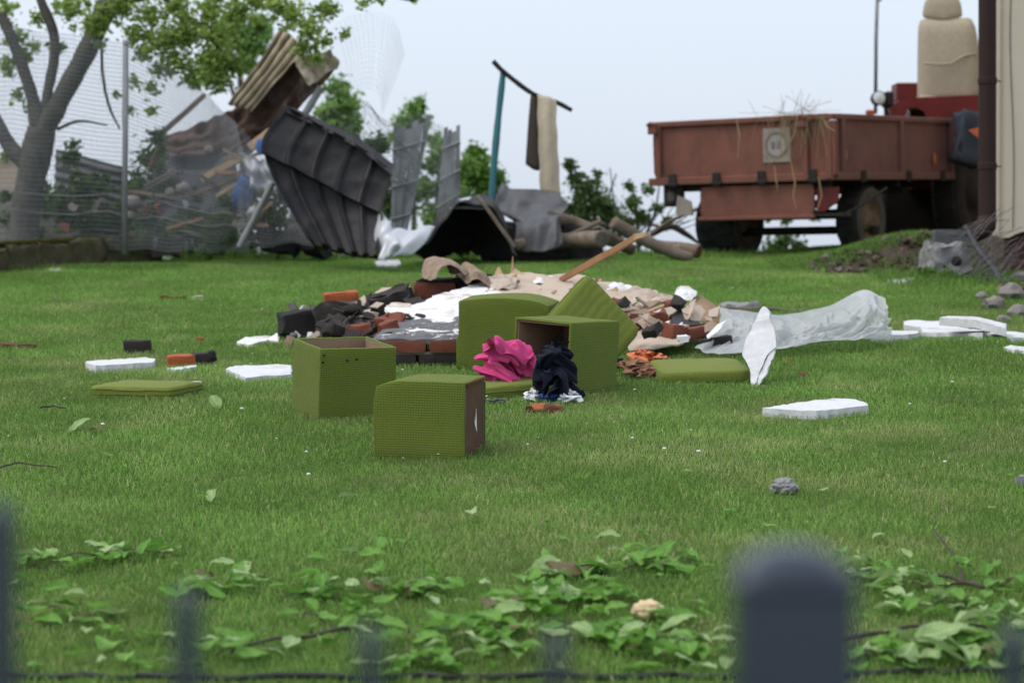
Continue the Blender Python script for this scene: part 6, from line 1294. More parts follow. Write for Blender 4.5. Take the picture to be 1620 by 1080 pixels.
# cloth shapes, settled beforehand: columns, rows, then the steps in x, y, z (in 1/255 of the size) from point to point along each row
CLOTH = {
    'pink': (42, 38, [
116,1,50,-12,32,-30,4,18,-10,8,5,2,12,4,-5,-5,13,-4,-2,14,15,-11,3,-2,-10,-2,5,-2,-10,10,6,-13,-1,10,-9,-6,11,-10,5,10,4,-7,-2,13,14,3,10,-4,13,-2,22,25,4,6,0,9,12,-21,-4,-26,-2,10,-11,-6,4,6,-2,-1,14,4,3,11,5,7,1,7,-7,18,21,-6,-14,-8,-4,-19,13,-1,9,7,5,8,4,-10,-15,-7,0,-13,-8,26,-10,-21,8,-26,5,9,-4,8,5,-1,5,11,1,-5,11,19,4,8,8,4,-2,9,-9,-2,14,5,8,12,-5,2,-15,
119,1,65,-7,34,-35,-13,23,-21,5,7,-9,7,1,16,5,7,-2,5,16,-10,-3,18,4,-6,9,8,-11,-6,0,3,-17,13,9,-15,-4,0,-16,9,10,-2,5,0,9,-15,3,13,1,18,-4,27,27,-9,16,6,6,10,-9,10,-18,-18,2,-2,-11,-1,-8,-3,12,-7,-5,7,8,3,2,11,19,-3,20,22,-7,2,6,-5,-10,-5,2,-12,10,6,3,10,-8,-6,2,-1,-11,-26,8,-16,-13,24,-18,-7,14,-13,8,4,7,5,7,-6,2,9,14,-3,4,24,1,1,17,3,-4,12,13,-6,-3,4,8,-5,
107,0,60,-1,38,-20,-6,29,-23,-10,7,-15,15,1,1,1,3,12,4,7,-13,1,20,-2,-2,18,1,1,8,11,2,-5,11,-2,-15,12,6,-22,0,-4,-19,8,11,-1,-3,2,7,0,12,5,22,26,-4,4,2,2,13,-1,10,-14,-18,-4,4,-13,4,-10,-11,12,-14,-6,17,-7,-1,2,11,21,-6,17,25,-3,15,3,-5,-11,7,3,-8,-6,-6,-1,9,0,-10,-7,-7,-7,-1,17,-6,-14,21,-18,-13,10,-18,12,3,-1,7,2,9,-1,8,13,-1,-1,22,3,1,13,12,-8,-4,15,-6,-23,5,-3,10,
102,13,65,-5,25,-38,-8,27,-13,-10,15,-8,13,1,2,5,4,-7,5,5,7,0,15,-4,-3,17,-1,0,14,0,6,2,14,-10,-18,2,16,-27,26,7,-29,12,17,-1,6,4,8,-2,6,5,14,12,-5,-6,-2,7,6,2,10,1,-12,3,-9,-16,-1,6,-15,16,-18,-20,22,-20,-6,11,-6,16,-6,4,12,-8,25,17,2,8,3,-6,-10,4,-10,-1,10,-6,-7,8,7,-2,-8,8,-24,-19,21,-12,3,18,3,12,3,-5,1,-14,5,10,0,8,8,2,10,8,-4,3,3,-17,-12,23,-11,-17,5,7,8,
89,23,45,2,18,-8,-9,21,-28,-6,16,6,2,8,-3,6,6,-2,5,6,0,1,11,-4,0,16,2,-1,12,-5,5,-5,15,6,-18,17,2,-35,15,30,-15,26,13,-8,5,3,8,-7,-5,5,11,12,0,3,2,8,0,-2,8,0,-6,9,-12,-16,5,-11,-27,12,0,-21,25,-25,-22,9,-31,11,2,-5,18,-3,17,4,-4,23,13,-2,-5,14,-13,-3,14,-16,6,9,1,-7,-2,21,-5,-21,24,-12,0,16,-7,16,0,5,7,-17,6,9,-8,7,6,-4,-6,14,-9,-10,17,-23,-12,17,-16,7,-8,14,6,
83,34,27,-5,11,9,6,14,-9,2,13,-6,2,10,1,2,8,1,-7,7,-2,-3,10,-6,-2,15,-10,2,13,2,7,-8,13,4,-18,21,19,-29,24,20,-19,22,10,3,1,-4,8,-15,0,5,12,17,-4,12,16,6,-4,1,9,-7,-23,10,-1,-21,4,-7,-14,16,-17,-32,14,-12,-16,15,-25,1,9,-17,19,-3,-1,15,-3,19,2,-2,18,21,-12,-6,17,-16,7,-3,-6,-14,-3,22,4,-1,21,-7,-5,13,4,14,-6,0,6,-17,6,0,-6,-9,12,-2,3,8,-13,-17,16,-22,-11,13,-15,7,7,15,19,
81,45,12,-8,12,6,-1,9,6,6,3,8,0,5,7,-3,5,-11,-2,5,6,-5,7,-3,3,15,-3,8,16,-9,-3,6,10,17,-11,17,21,-26,18,7,-22,23,8,3,3,-3,8,-16,11,3,3,15,-2,24,20,0,3,-2,9,-9,-29,4,-3,-10,16,-17,-20,9,-1,-20,13,-14,-17,14,-17,1,3,-21,10,5,-2,18,3,8,5,-9,4,6,-6,17,17,-10,1,8,-5,-4,2,11,-4,-7,9,-1,8,6,9,14,-9,-3,8,-9,-2,-8,-4,-1,-1,-1,-12,13,-3,-4,11,-14,-8,10,-9,2,2,6,23,
68,56,1,-2,17,-1,0,5,10,0,-9,22,23,-7,4,4,9,-3,-1,8,8,-17,3,3,0,14,1,10,9,-16,-7,5,11,10,-2,13,18,-15,13,6,-14,18,8,-2,10,8,4,-5,10,6,2,19,0,12,12,-2,8,3,8,-5,-25,4,-6,-19,10,-11,-7,16,-15,-20,13,-14,-19,11,-6,-1,6,-14,6,6,-7,9,-4,4,10,0,4,8,-2,-7,9,-5,13,15,-12,8,12,-6,-2,7,7,8,11,6,6,12,-5,-5,2,-10,7,-5,-6,-2,-1,3,-15,-5,-4,-14,7,1,-8,8,-5,5,13,0,4,
64,57,12,-12,17,-9,3,10,4,10,-4,21,10,-17,10,10,3,8,-4,9,2,-4,7,8,5,9,-1,8,1,-13,2,2,13,0,-4,18,7,5,0,11,-3,7,6,-7,15,15,-5,7,11,5,6,7,6,-1,8,3,5,7,5,-3,-11,0,-17,-14,11,-3,-25,12,-4,-18,19,-15,-3,7,-19,-7,7,-1,0,8,-4,5,3,-13,11,2,1,8,-2,-8,13,-9,14,22,-18,24,19,-16,18,14,-1,-3,0,8,1,7,7,-1,14,-6,-4,0,-8,7,-3,-4,-14,-9,5,-19,-1,4,-11,10,-2,-5,-1,-7,-11,
67,47,27,-6,18,-6,-10,12,-5,5,5,7,9,-6,11,4,-8,10,7,4,14,11,1,2,6,3,-7,-4,4,11,9,-1,-3,3,3,11,-2,6,9,1,8,6,17,-3,10,12,-10,14,6,8,-4,3,4,7,5,7,5,5,-4,-8,6,6,-10,-13,8,2,-17,13,-17,-18,18,-11,-7,8,-13,0,6,-12,-7,8,4,-2,12,-14,7,5,-13,14,-6,-1,5,-20,22,40,-14,24,23,-20,30,13,-4,-1,3,5,-11,-1,7,4,9,7,-4,7,-7,0,-2,-8,-14,-8,5,-16,6,5,-8,9,-10,3,-4,4,-20,
65,38,20,-10,17,-2,-5,16,6,-5,8,6,6,2,10,13,-3,5,15,-14,16,27,-6,-5,0,-3,15,9,4,-5,-7,3,11,-4,7,8,-3,9,5,2,7,4,8,2,11,13,0,15,12,1,1,3,4,4,8,3,3,9,4,-5,3,8,-8,1,3,-16,-17,9,4,-15,13,-22,-11,8,-17,-5,10,-9,-10,16,-4,-6,17,0,8,5,-12,10,-5,-5,8,-20,14,36,-13,23,24,-20,26,18,-9,16,10,2,-3,1,5,-5,4,8,-8,2,-1,-13,6,-7,2,-1,-5,-13,-8,8,-2,8,-2,-10,-1,-1,-25,
62,32,31,-11,14,-6,-6,15,-1,-2,7,6,7,1,11,12,-3,10,22,-11,0,30,-8,2,15,-5,14,12,0,10,4,6,1,-12,2,12,-8,12,11,-8,10,2,4,3,11,7,3,11,12,4,-1,10,3,-4,13,1,0,8,4,6,4,8,-3,5,0,-12,-5,8,9,-15,11,-23,-13,10,-18,-12,15,-10,-27,15,-5,-6,20,-2,11,5,-8,-1,-13,-2,21,-5,15,16,-18,13,23,-15,24,27,-2,10,13,3,3,-8,2,-12,2,9,-1,17,-4,-7,14,1,-6,7,-6,-7,-16,2,-10,-8,1,-16,7,-3,-23,
65,21,46,-7,11,-1,3,13,-8,1,4,10,17,0,0,5,-5,17,8,5,1,15,-4,-3,15,-10,12,24,-5,6,12,3,4,-1,12,7,-8,10,4,-9,9,9,7,6,-1,-3,-1,13,4,6,-3,11,3,3,13,0,12,10,3,-4,2,7,4,10,2,-1,5,8,1,-7,2,-16,-9,14,-10,-22,12,-5,-31,15,-17,-23,13,-3,5,5,7,19,-2,10,10,-10,-5,14,1,9,25,-13,8,21,-1,16,4,6,-6,-17,-1,-16,1,7,-4,26,0,-7,26,-4,22,14,1,-10,-13,0,-24,-23,1,-9,6,-1,-24,
55,16,81,14,-1,-11,5,10,-14,8,6,-2,13,0,8,11,1,4,-3,8,7,1,9,1,13,-6,4,22,-7,10,10,-1,11,-3,10,2,5,7,7,2,6,0,8,8,8,-1,1,13,-11,7,2,5,6,-7,11,5,-1,7,0,9,8,2,9,12,1,-1,16,0,-9,6,6,-4,-5,9,-5,-23,7,-3,-28,11,-11,-21,9,-3,10,5,-4,5,-1,16,5,6,7,8,-1,-12,16,2,2,16,-1,12,-4,6,-14,-19,-1,-17,6,-2,-12,26,10,4,24,-5,24,14,2,-1,6,1,-15,-11,1,-13,-17,2,-15,
54,21,96,12,-4,-8,6,7,-13,7,6,-7,9,-1,5,10,-2,12,3,8,3,5,10,-1,12,4,-1,13,-13,11,9,0,10,3,10,10,-3,9,-4,10,1,7,19,4,0,1,8,-1,-8,8,6,-10,8,10,7,3,9,-1,7,3,13,2,-6,20,-1,0,17,-10,7,13,4,3,-1,10,-9,-12,8,-12,-22,6,0,-4,7,3,9,-2,-12,-2,9,2,-17,2,6,-4,10,-2,12,-1,-2,3,8,-1,-6,5,-18,-12,0,-21,12,-1,-6,19,10,18,23,-3,2,10,-8,-10,7,8,9,10,2,-12,-20,1,-10,
76,29,87,-16,3,-4,4,2,-19,8,9,0,5,2,10,14,-5,6,-2,3,10,8,8,4,12,4,-3,21,-10,5,-1,-7,12,4,7,12,0,12,4,9,3,3,20,0,5,9,6,-2,2,7,3,-14,4,8,-11,12,5,4,11,-12,7,4,11,24,-2,4,21,-7,-5,5,-1,14,7,11,-3,-12,6,-13,-5,4,-9,8,7,-1,5,7,7,2,-1,-13,-22,2,7,-15,3,7,-2,7,-3,-2,6,-11,-8,7,-19,-1,5,-19,15,-1,-3,18,1,-5,6,8,10,-8,-1,-20,10,5,2,8,2,19,-1,4,-18,
69,45,87,-7,1,-13,-7,0,-14,9,9,2,5,5,13,13,-5,-1,9,4,-1,1,12,7,-7,-2,12,24,-13,11,19,-5,1,-7,1,12,5,10,-1,10,4,3,17,0,15,14,-2,10,13,3,-5,-9,13,4,-17,3,14,-16,17,-20,2,10,-7,17,1,3,26,-4,3,15,-1,7,-1,-1,15,-1,10,-3,0,4,-11,17,-1,-1,14,7,-7,2,8,-2,-10,6,-9,-12,-2,15,-7,5,-2,-13,6,2,-15,7,-18,2,4,-18,7,3,-7,-2,2,-15,-3,12,2,-15,3,-26,5,6,-10,4,0,18,5,7,-1,
57,46,86,6,7,-6,-8,2,-11,2,9,-9,10,6,5,2,2,12,7,4,-1,2,8,-9,3,7,6,3,-7,18,15,-11,15,14,-5,8,11,-5,14,13,4,6,15,2,12,11,2,0,13,-2,6,3,10,-2,-17,15,9,-30,17,-17,-19,8,-12,7,6,6,25,-3,6,23,-2,5,6,-8,9,6,7,4,9,6,-8,23,-3,3,23,1,-8,12,2,-16,2,10,-4,-8,8,3,-16,4,0,-19,4,6,-26,6,0,-4,6,-13,2,2,-19,-14,6,-20,-13,7,-19,-7,17,-12,-7,2,-16,4,10,-1,1,-1,16,
46,47,71,-1,10,11,8,7,-3,7,8,-9,-3,8,-18,7,7,-2,0,0,14,6,4,-6,5,11,1,9,5,2,4,-10,21,12,-16,30,20,-14,26,28,-9,10,13,3,3,5,8,3,2,6,6,5,9,4,-23,8,2,-27,16,-16,-16,8,-7,2,8,3,18,-1,5,16,-4,6,12,2,8,8,5,8,9,4,-10,26,-2,1,30,-1,-3,17,2,-8,-8,3,-11,-4,9,3,-10,11,2,-16,8,-11,-16,-5,-6,-4,3,-11,0,10,-12,-25,6,-9,-13,8,-17,-16,10,-25,-9,13,-13,-6,2,-14,5,9,6,
33,57,70,9,7,-18,5,7,3,0,8,3,0,12,-14,6,9,-1,9,-4,17,10,-3,10,-5,12,-8,8,15,-3,15,-9,10,10,-19,37,29,-20,34,21,-14,24,12,0,-3,10,6,1,0,6,8,-1,9,6,-11,14,0,-21,15,-14,-12,7,-4,-1,6,10,5,7,2,10,-6,4,1,5,-11,7,5,-4,0,6,12,22,-1,1,28,-1,-9,10,-4,-13,-6,9,7,-11,8,-6,-5,7,2,-3,9,-2,5,-1,-13,3,0,-13,-7,7,-7,-6,6,-20,-20,6,-2,-14,13,-26,-26,5,-15,-18,6,-13,7,1,-10,
40,70,71,-14,3,-5,2,5,-13,7,7,-2,5,8,-1,6,6,7,12,-10,16,11,-2,8,2,14,-7,4,14,-2,17,0,9,16,-17,24,19,-17,33,23,-13,20,7,-4,11,7,5,-4,5,-5,14,5,1,12,-9,12,-2,-21,18,-11,-13,12,-4,1,8,4,3,7,7,6,6,2,0,5,-12,-8,-2,-19,4,6,-15,-2,5,16,17,5,3,5,-7,-9,-3,7,-10,-12,8,7,8,4,-7,16,4,-2,14,6,-1,12,1,-4,5,2,-10,-3,6,-12,-12,6,-15,-30,13,-11,-27,15,-29,-20,5,-10,0,-1,-15,
48,76,67,-11,2,-3,-11,4,2,1,7,-10,11,1,6,11,-1,9,9,-3,20,9,1,4,12,10,-11,4,9,-1,7,4,16,18,-4,12,16,-12,16,18,-12,23,8,-7,17,5,6,1,1,-5,11,-2,-8,7,-4,7,10,-13,21,-6,-18,16,-3,-4,6,-12,9,6,13,6,6,1,-1,7,-15,-6,2,-27,-3,-3,-22,1,9,4,-5,4,15,9,3,-10,0,-4,-17,4,6,-8,0,5,17,28,-3,0,19,14,0,7,5,7,10,2,-2,4,4,-5,-4,4,-17,-40,5,-3,-28,12,-35,-16,5,-8,1,8,-1,
58,68,85,5,7,4,-12,7,-16,-20,4,-3,1,8,2,14,-2,15,6,-3,16,9,5,-19,12,10,5,12,-6,5,14,1,18,2,4,15,14,-3,4,10,-13,13,9,-5,17,0,10,-5,-6,5,12,-10,-4,7,-1,4,10,-7,12,-12,-7,13,1,2,-2,-14,12,5,11,5,6,3,-6,8,-15,-5,-6,-25,-1,10,3,-3,-1,-15,6,7,-3,-8,5,11,14,2,-5,-3,4,-13,13,4,0,23,0,16,17,7,-13,7,7,3,4,6,4,6,5,6,2,5,-15,-24,4,-9,-22,4,-10,-14,-2,7,2,9,-5,
48,71,83,11,-4,11,-3,13,-10,-26,5,-2,-6,8,-1,14,8,2,9,-7,9,13,9,-4,13,12,-4,9,-11,14,16,-13,22,13,1,13,-4,5,12,10,-5,7,5,-2,11,-6,12,-14,-11,11,7,-14,0,8,-3,4,10,2,6,1,0,-1,-15,9,3,-7,4,2,14,4,7,0,-2,-3,-27,-6,5,-16,-2,6,13,7,6,-5,-3,0,-17,7,7,-1,7,5,20,-2,5,-9,10,3,-2,22,3,4,19,2,4,3,8,-1,0,5,-7,6,6,5,11,4,0,-9,3,-8,-13,-3,7,5,10,-4,-6,-1,11,
30,74,82,11,1,-2,5,2,13,-9,11,-4,-14,3,3,10,6,3,16,4,5,10,2,2,10,9,-6,13,-7,20,19,-12,21,11,-10,-2,-2,3,12,2,-3,16,3,1,12,-7,13,-16,-13,17,-15,-16,0,9,-4,5,9,5,5,-4,0,-3,-12,2,5,-10,-1,7,3,9,-4,-7,2,7,10,-5,3,-14,2,7,3,5,7,-3,-7,-1,-20,6,5,-9,5,3,20,12,1,18,15,3,-3,16,10,5,26,3,5,18,-1,2,-4,7,6,-3,8,5,11,-2,-8,-5,8,0,-5,6,2,2,7,-8,9,2,-9,
23,72,106,3,5,-9,11,-3,-1,8,5,5,1,6,5,2,6,2,10,5,0,-2,7,7,13,5,-3,11,-13,6,15,-12,18,12,-8,3,11,4,5,11,-3,18,5,-1,12,-29,11,-6,-13,19,-20,-17,10,-6,-3,6,9,-2,6,7,-1,-1,-16,1,5,-20,1,10,-4,5,5,13,7,-4,18,10,4,1,1,7,2,-9,-1,-17,-8,4,-28,1,5,-15,13,5,8,8,0,28,19,-2,17,32,2,-4,35,4,22,21,6,18,6,8,3,-9,6,-2,3,3,-13,-1,4,-11,-15,4,5,-1,6,-9,7,11,-8,
21,77,114,11,6,-10,11,-8,8,18,-3,-1,11,5,-6,-3,5,9,2,8,-2,-9,11,12,9,11,-3,10,-14,10,21,-12,18,8,-12,3,10,-3,-4,18,-2,14,-9,-2,17,-24,11,4,-15,26,-23,-25,7,-12,-4,10,-5,-1,7,10,4,5,4,6,-1,-13,-5,7,-6,4,6,11,15,5,19,16,-6,6,8,-3,-9,-5,11,-19,-23,7,-22,-5,6,-17,7,5,-3,20,5,18,20,-3,21,35,-10,15,36,21,23,10,-3,32,12,2,-2,0,9,-18,0,6,-13,-2,5,-14,-13,4,-5,-13,6,2,2,9,-9,
22,86,109,12,-3,9,10,0,0,15,-2,3,13,-12,0,11,2,-4,-3,12,2,-12,17,12,1,12,1,15,-10,9,16,-21,24,19,-11,1,8,-10,-4,17,-1,14,-4,9,9,-25,15,3,-25,15,-17,-14,14,-10,-16,4,-6,1,7,11,5,6,5,7,5,-10,10,-1,-6,12,3,13,9,3,27,9,-5,-2,6,5,-8,-7,10,-14,-10,8,-18,-10,5,-18,-7,7,-3,12,4,7,19,0,14,37,0,4,34,16,25,15,-2,20,11,7,6,-8,7,-20,-8,0,-14,10,5,2,2,5,-10,-12,6,-3,-6,3,8,
19,94,101,6,0,9,9,6,-4,5,-2,12,20,-16,10,18,-11,1,7,7,-1,-9,16,7,-4,7,12,15,-6,10,12,-19,-2,13,-14,8,19,-8,19,18,-4,6,-8,14,10,-18,23,-2,-19,9,-12,-13,4,-2,-17,7,-9,-5,9,-4,6,7,3,6,6,-5,0,7,3,17,-8,17,16,1,24,7,7,-6,-4,7,-11,-9,5,-10,-7,5,-10,-10,4,-6,4,7,-8,10,1,-6,19,-4,7,32,7,9,31,14,22,10,12,9,11,8,-1,-15,-1,-14,-3,6,-11,11,7,7,12,0,3,-4,6,-22,-16,8,6,
21,108,92,11,2,-10,-3,12,5,10,-3,-2,9,-18,30,21,-16,12,7,-6,9,8,6,4,-7,2,10,12,-3,5,3,-12,5,19,-5,14,14,-14,18,13,-1,8,-12,15,-9,-15,18,11,-7,11,-4,-2,7,-1,-14,7,-16,-11,7,-3,-4,5,10,3,7,-3,3,6,1,16,0,8,8,-2,18,8,10,-1,-10,7,-15,-11,0,-7,-3,4,-10,11,5,4,11,-2,-4,3,6,-7,14,3,3,30,13,-1,31,5,38,11,8,3,0,10,-5,-1,7,-11,-7,5,-6,12,1,11,9,4,-1,-1,5,-27,-10,5,-20,
20,117,96,0,-2,-13,-1,13,-11,11,4,8,13,-14,21,10,-19,28,14,-14,10,5,-9,5,14,-3,4,-3,6,11,5,0,11,8,-9,3,16,-8,16,10,-2,14,-10,11,-10,-13,14,5,-7,10,-8,-7,9,4,-11,7,-11,2,4,9,13,1,4,1,7,4,-3,8,-3,-2,7,4,5,6,1,8,2,11,5,5,-6,-10,0,-3,-3,6,-7,15,-1,2,0,5,-7,6,6,-12,9,6,-1,30,3,7,33,17,14,5,1,19,1,7,-4,-3,3,-14,4,5,9,7,6,8,6,7,-9,5,8,-22,0,4,-14,
29,119,108,-6,2,-10,-15,2,-17,10,10,4,14,-2,12,19,-15,25,13,-23,20,10,-13,14,-3,-11,-6,5,4,13,3,7,11,10,-7,7,10,-10,6,8,2,12,1,7,6,-13,4,-6,-11,13,-10,-11,15,-2,-4,8,4,12,-5,8,5,6,9,-4,7,-1,-7,10,-10,-5,7,3,9,6,9,9,5,10,10,6,9,2,7,-6,3,4,-7,4,3,-10,-13,-6,-12,6,5,-22,8,4,-7,23,6,5,28,11,26,13,11,5,1,6,9,3,4,-9,7,6,3,5,6,12,5,-1,-14,6,5,-20,-7,7,-1,
21,118,117,-4,4,-10,-4,-6,-15,4,12,7,9,4,8,13,-15,9,17,-14,24,10,-9,14,0,-8,6,4,-1,11,1,-8,7,13,-13,7,9,6,5,4,-4,8,5,1,12,0,6,11,-16,9,-17,-7,17,-3,-11,4,1,9,2,12,-3,9,-7,-7,11,-10,-8,9,-6,7,6,-3,13,12,17,0,8,26,10,5,-2,-1,-6,-18,3,8,0,10,5,-1,-12,-4,-17,3,3,-26,5,5,-9,20,5,7,28,7,26,15,8,15,2,10,1,5,5,-3,7,7,-2,13,7,1,10,2,-1,-11,-3,-12,-6,8,7,
23,113,107,-16,2,-10,-5,9,-3,6,6,9,11,-3,12,12,-9,9,12,-4,8,0,-2,12,7,-4,11,7,-10,14,6,-20,0,29,-15,6,-4,-3,19,-3,5,8,7,2,12,3,-1,13,-12,12,-8,-8,14,-5,-11,7,0,1,8,3,-3,9,-14,-3,9,-21,0,10,-6,-3,7,9,14,13,13,0,9,22,8,4,-10,-2,-11,-21,1,9,-8,3,8,13,13,2,-3,6,-2,-9,9,2,-6,13,12,11,30,6,30,20,5,14,-1,7,-8,-1,7,-7,9,5,1,12,10,1,1,8,-8,6,0,-13,-11,8,8,
39,105,120,-23,5,-12,-16,8,-2,2,6,9,11,-5,11,10,-2,6,9,-5,4,-4,3,13,0,-4,9,16,-7,6,10,-24,11,32,-23,1,14,-4,23,6,4,11,-17,0,2,-6,8,14,-4,10,-20,-12,11,2,-8,12,-11,-8,9,-1,-4,11,-7,0,10,-7,6,3,-16,-1,9,-3,-1,8,12,4,11,16,8,8,-1,2,-10,-14,9,4,-21,-3,9,6,13,8,14,13,6,10,16,1,16,26,1,22,24,12,27,13,7,5,-9,6,-19,-9,6,-18,10,4,-5,13,10,11,14,2,1,3,7,-10,1,7,-6,
54,95,157,-10,6,-28,-20,6,-7,-12,0,-5,1,-2,12,2,6,9,7,-3,10,11,-4,-6,8,-2,9,-3,-6,11,9,-23,11,38,-21,18,34,-5,2,0,-4,11,-13,10,19,-30,5,1,-9,17,-21,5,14,-11,-10,19,-16,-11,14,-13,-11,2,-8,0,6,2,1,9,-7,7,-3,-14,4,8,6,3,9,15,-2,14,13,10,-5,-12,2,-6,-20,2,7,-11,4,11,14,17,12,28,21,7,25,22,5,26,16,3,24,10,5,-2,-3,2,-28,-7,7,-11,12,9,6,23,10,2,4,5,15,10,3,2,3,7,-7,
41,99,139,16,-9,10,-19,5,-14,-5,-2,-11,-8,-3,2,-3,10,11,-2,-4,14,12,-3,3,11,-4,-1,10,-4,4,13,-24,12,35,-22,23,41,-3,-3,1,6,14,-28,0,18,-36,9,-4,-5,22,-26,-16,19,0,-9,17,-20,-2,10,-29,-8,8,-13,-8,5,2,-3,7,3,8,2,-1,6,5,-1,8,8,11,1,11,10,8,4,-12,-7,-13,-23,10,1,-19,5,11,14,19,10,33,18,14,25,18,7,23,16,0,14,2,7,-7,11,-7,-10,0,9,-2,7,19,8,14,10,17,11,8,4,4,2,13,10,3,3,
40,89,143,13,-5,0,0,6,-10,-4,-9,-2,-7,-4,2,-15,7,6,0,4,12,6,-1,12,8,-9,-12,17,-11,3,32,-17,11,35,-22,24,33,2,15,-5,5,10,-43,0,1,-38,16,-10,-14,25,-17,-13,17,-7,-7,15,-7,0,9,-20,-11,6,-15,-5,6,0,-1,7,4,9,9,6,12,7,9,-2,8,-3,6,0,-12,0,9,-20,8,-4,-9,-1,2,-21,14,6,6,20,5,29,22,11,30,10,10,16,10,-6,4,10,-1,-10,7,-8,0,6,16,5,13,18,15,8,24,15,1,-1,25,-2,10,8,9,4,-4,
46,86,129,-4,0,11,9,-4,6,8,-6,2,-1,-4,-11,-21,3,4,-11,5,11,1,3,14,16,-15,-4,18,-13,-3,25,-14,11,36,-9,7,25,-7,23,-3,1,15,-45,9,-14,-35,24,-12,-15,24,13,-6,11,-6,-5,7,-5,0,11,0,-3,7,-7,-1,8,-7,-1,8,-8,4,7,-2,-5,10,1,-2,3,-11,8,8,-15,8,9,-7,9,5,1,9,3,-3,11,3,3,17,10,16,28,16,15,19,0,-7,-11,-5,14,1,-17,-9,8,0,-11,20,7,9,3,19,11,7,26,14,-2,6,39,13,-3,13,-3,10,0,
    ]),
    'navy': (32, 30, [
129,206,18,6,-17,5,-6,-13,-5,-3,-13,5,-4,12,3,7,7,7,-9,-13,-3,2,4,-12,-1,13,4,-5,1,15,6,2,-9,0,10,-8,-14,6,-11,2,23,10,2,1,17,-2,-8,12,18,10,7,6,-23,9,26,0,-8,10,-9,-16,3,-14,-14,14,-1,-12,7,-1,-9,10,7,-3,-8,12,7,5,-1,13,7,8,6,-3,16,-5,-19,5,14,-23,2,11,-9,-1,11,12,7,11,28,2,-5,
130,223,34,-5,-18,0,8,-14,1,5,-13,-5,-6,-5,11,-5,-2,-12,3,5,7,-13,-6,-4,-7,1,-15,-12,9,7,0,11,2,10,-1,-12,6,10,6,-3,17,8,-14,12,6,9,3,12,15,-11,5,13,-8,25,20,-13,-19,12,-12,-19,17,-9,-5,4,-8,-18,12,-2,-8,9,11,3,-13,13,7,-5,13,2,7,1,13,7,11,1,2,14,5,-17,2,11,-9,-5,13,0,-4,14,17,9,0,
149,245,22,-13,-18,0,6,-16,2,5,-13,7,-4,-12,5,-12,-7,5,-10,-10,3,-11,12,-6,0,-13,-9,-6,11,-17,-7,11,-8,-2,13,5,8,4,13,5,1,15,-14,14,6,2,10,12,18,-3,6,11,-29,6,29,-8,-3,5,-13,-22,15,-10,-9,15,-6,-9,13,2,-4,7,11,2,-7,16,7,-17,7,0,-1,16,2,9,6,9,11,0,5,4,11,6,-4,-3,14,-2,-15,4,14,7,10,
181,255,25,-19,-7,6,-14,-12,9,-5,-13,7,-10,-16,2,-3,-13,5,-11,-9,-3,-15,-8,-3,-4,-11,-18,-6,12,-24,-9,9,-3,-1,11,14,13,0,11,-1,7,9,-4,7,13,2,9,11,12,4,10,20,-22,12,16,-18,-13,10,-11,-15,16,-4,-4,17,-1,-6,10,6,-3,1,11,1,-14,9,1,-8,14,4,-3,11,-2,11,1,4,12,-3,4,11,2,5,13,-6,-5,14,-3,11,9,-5,14,
182,248,2,6,-3,17,-8,-10,9,-14,-8,-2,-5,-13,11,-10,-16,6,-13,-20,8,-27,-15,-3,-19,3,-17,-4,5,-27,-11,10,3,7,5,13,5,5,15,12,4,7,3,10,7,3,8,8,-4,-5,16,17,-20,8,25,-9,0,11,0,-12,9,4,-9,2,-4,-10,5,11,0,3,9,12,-14,10,5,2,10,5,17,-3,-11,11,-7,-16,19,0,-3,1,-8,11,7,-4,13,15,-4,2,11,1,3,
169,245,12,8,-7,-4,6,-10,6,-7,-10,9,-17,-6,-1,0,-15,12,-14,-24,9,-24,-16,2,-23,1,-22,-17,4,-13,-5,9,9,8,5,10,4,4,11,3,9,8,3,8,7,6,-1,13,20,-7,-7,18,-17,5,10,-12,6,12,4,-1,10,8,-2,6,4,-10,0,11,5,-11,4,12,-5,14,9,11,12,-3,19,-7,-15,18,-20,-23,25,-2,-5,4,-2,13,-5,-5,9,-5,3,15,5,14,8,
139,214,4,8,8,10,11,-5,-8,9,-8,-2,3,-13,11,-9,-11,9,-13,-16,9,-21,-12,1,-24,-8,-10,-19,2,-3,-3,7,9,1,5,11,4,6,9,3,9,7,8,4,11,18,-11,2,19,-10,-14,21,-9,-5,13,6,-3,-3,-11,6,6,6,12,9,9,4,5,11,3,6,11,3,-8,10,-6,11,5,6,6,-12,-23,29,-15,-3,17,-6,-17,9,5,12,-12,0,12,-1,14,19,-16,8,25,
116,171,3,9,16,0,15,4,5,10,-4,12,-2,-7,-14,5,-9,7,-3,-10,10,-19,-7,0,-21,-7,10,-17,-4,-5,3,9,7,2,7,11,-7,-4,10,-2,9,11,14,1,-6,21,-10,-6,19,-8,-17,15,6,-9,15,-1,0,6,-4,13,5,-3,14,-1,12,-8,11,-4,9,-1,10,-9,10,0,12,-2,8,-9,15,-6,-3,15,-5,-14,16,-8,5,8,3,13,-2,11,13,-15,9,16,-1,14,25,
75,154,0,17,3,2,16,0,9,11,-6,2,-2,1,-13,11,-5,6,11,-2,9,-5,-1,12,-19,-6,4,-16,-3,1,-6,7,9,13,6,5,0,6,10,-7,-3,12,15,5,0,11,-16,-13,19,-6,-15,16,5,-5,14,1,-4,12,2,-2,2,-9,10,10,10,-7,3,-11,10,13,0,1,2,5,-13,6,3,14,3,4,-14,10,3,6,1,6,14,1,-1,16,5,4,14,-2,11,13,-8,12,13,
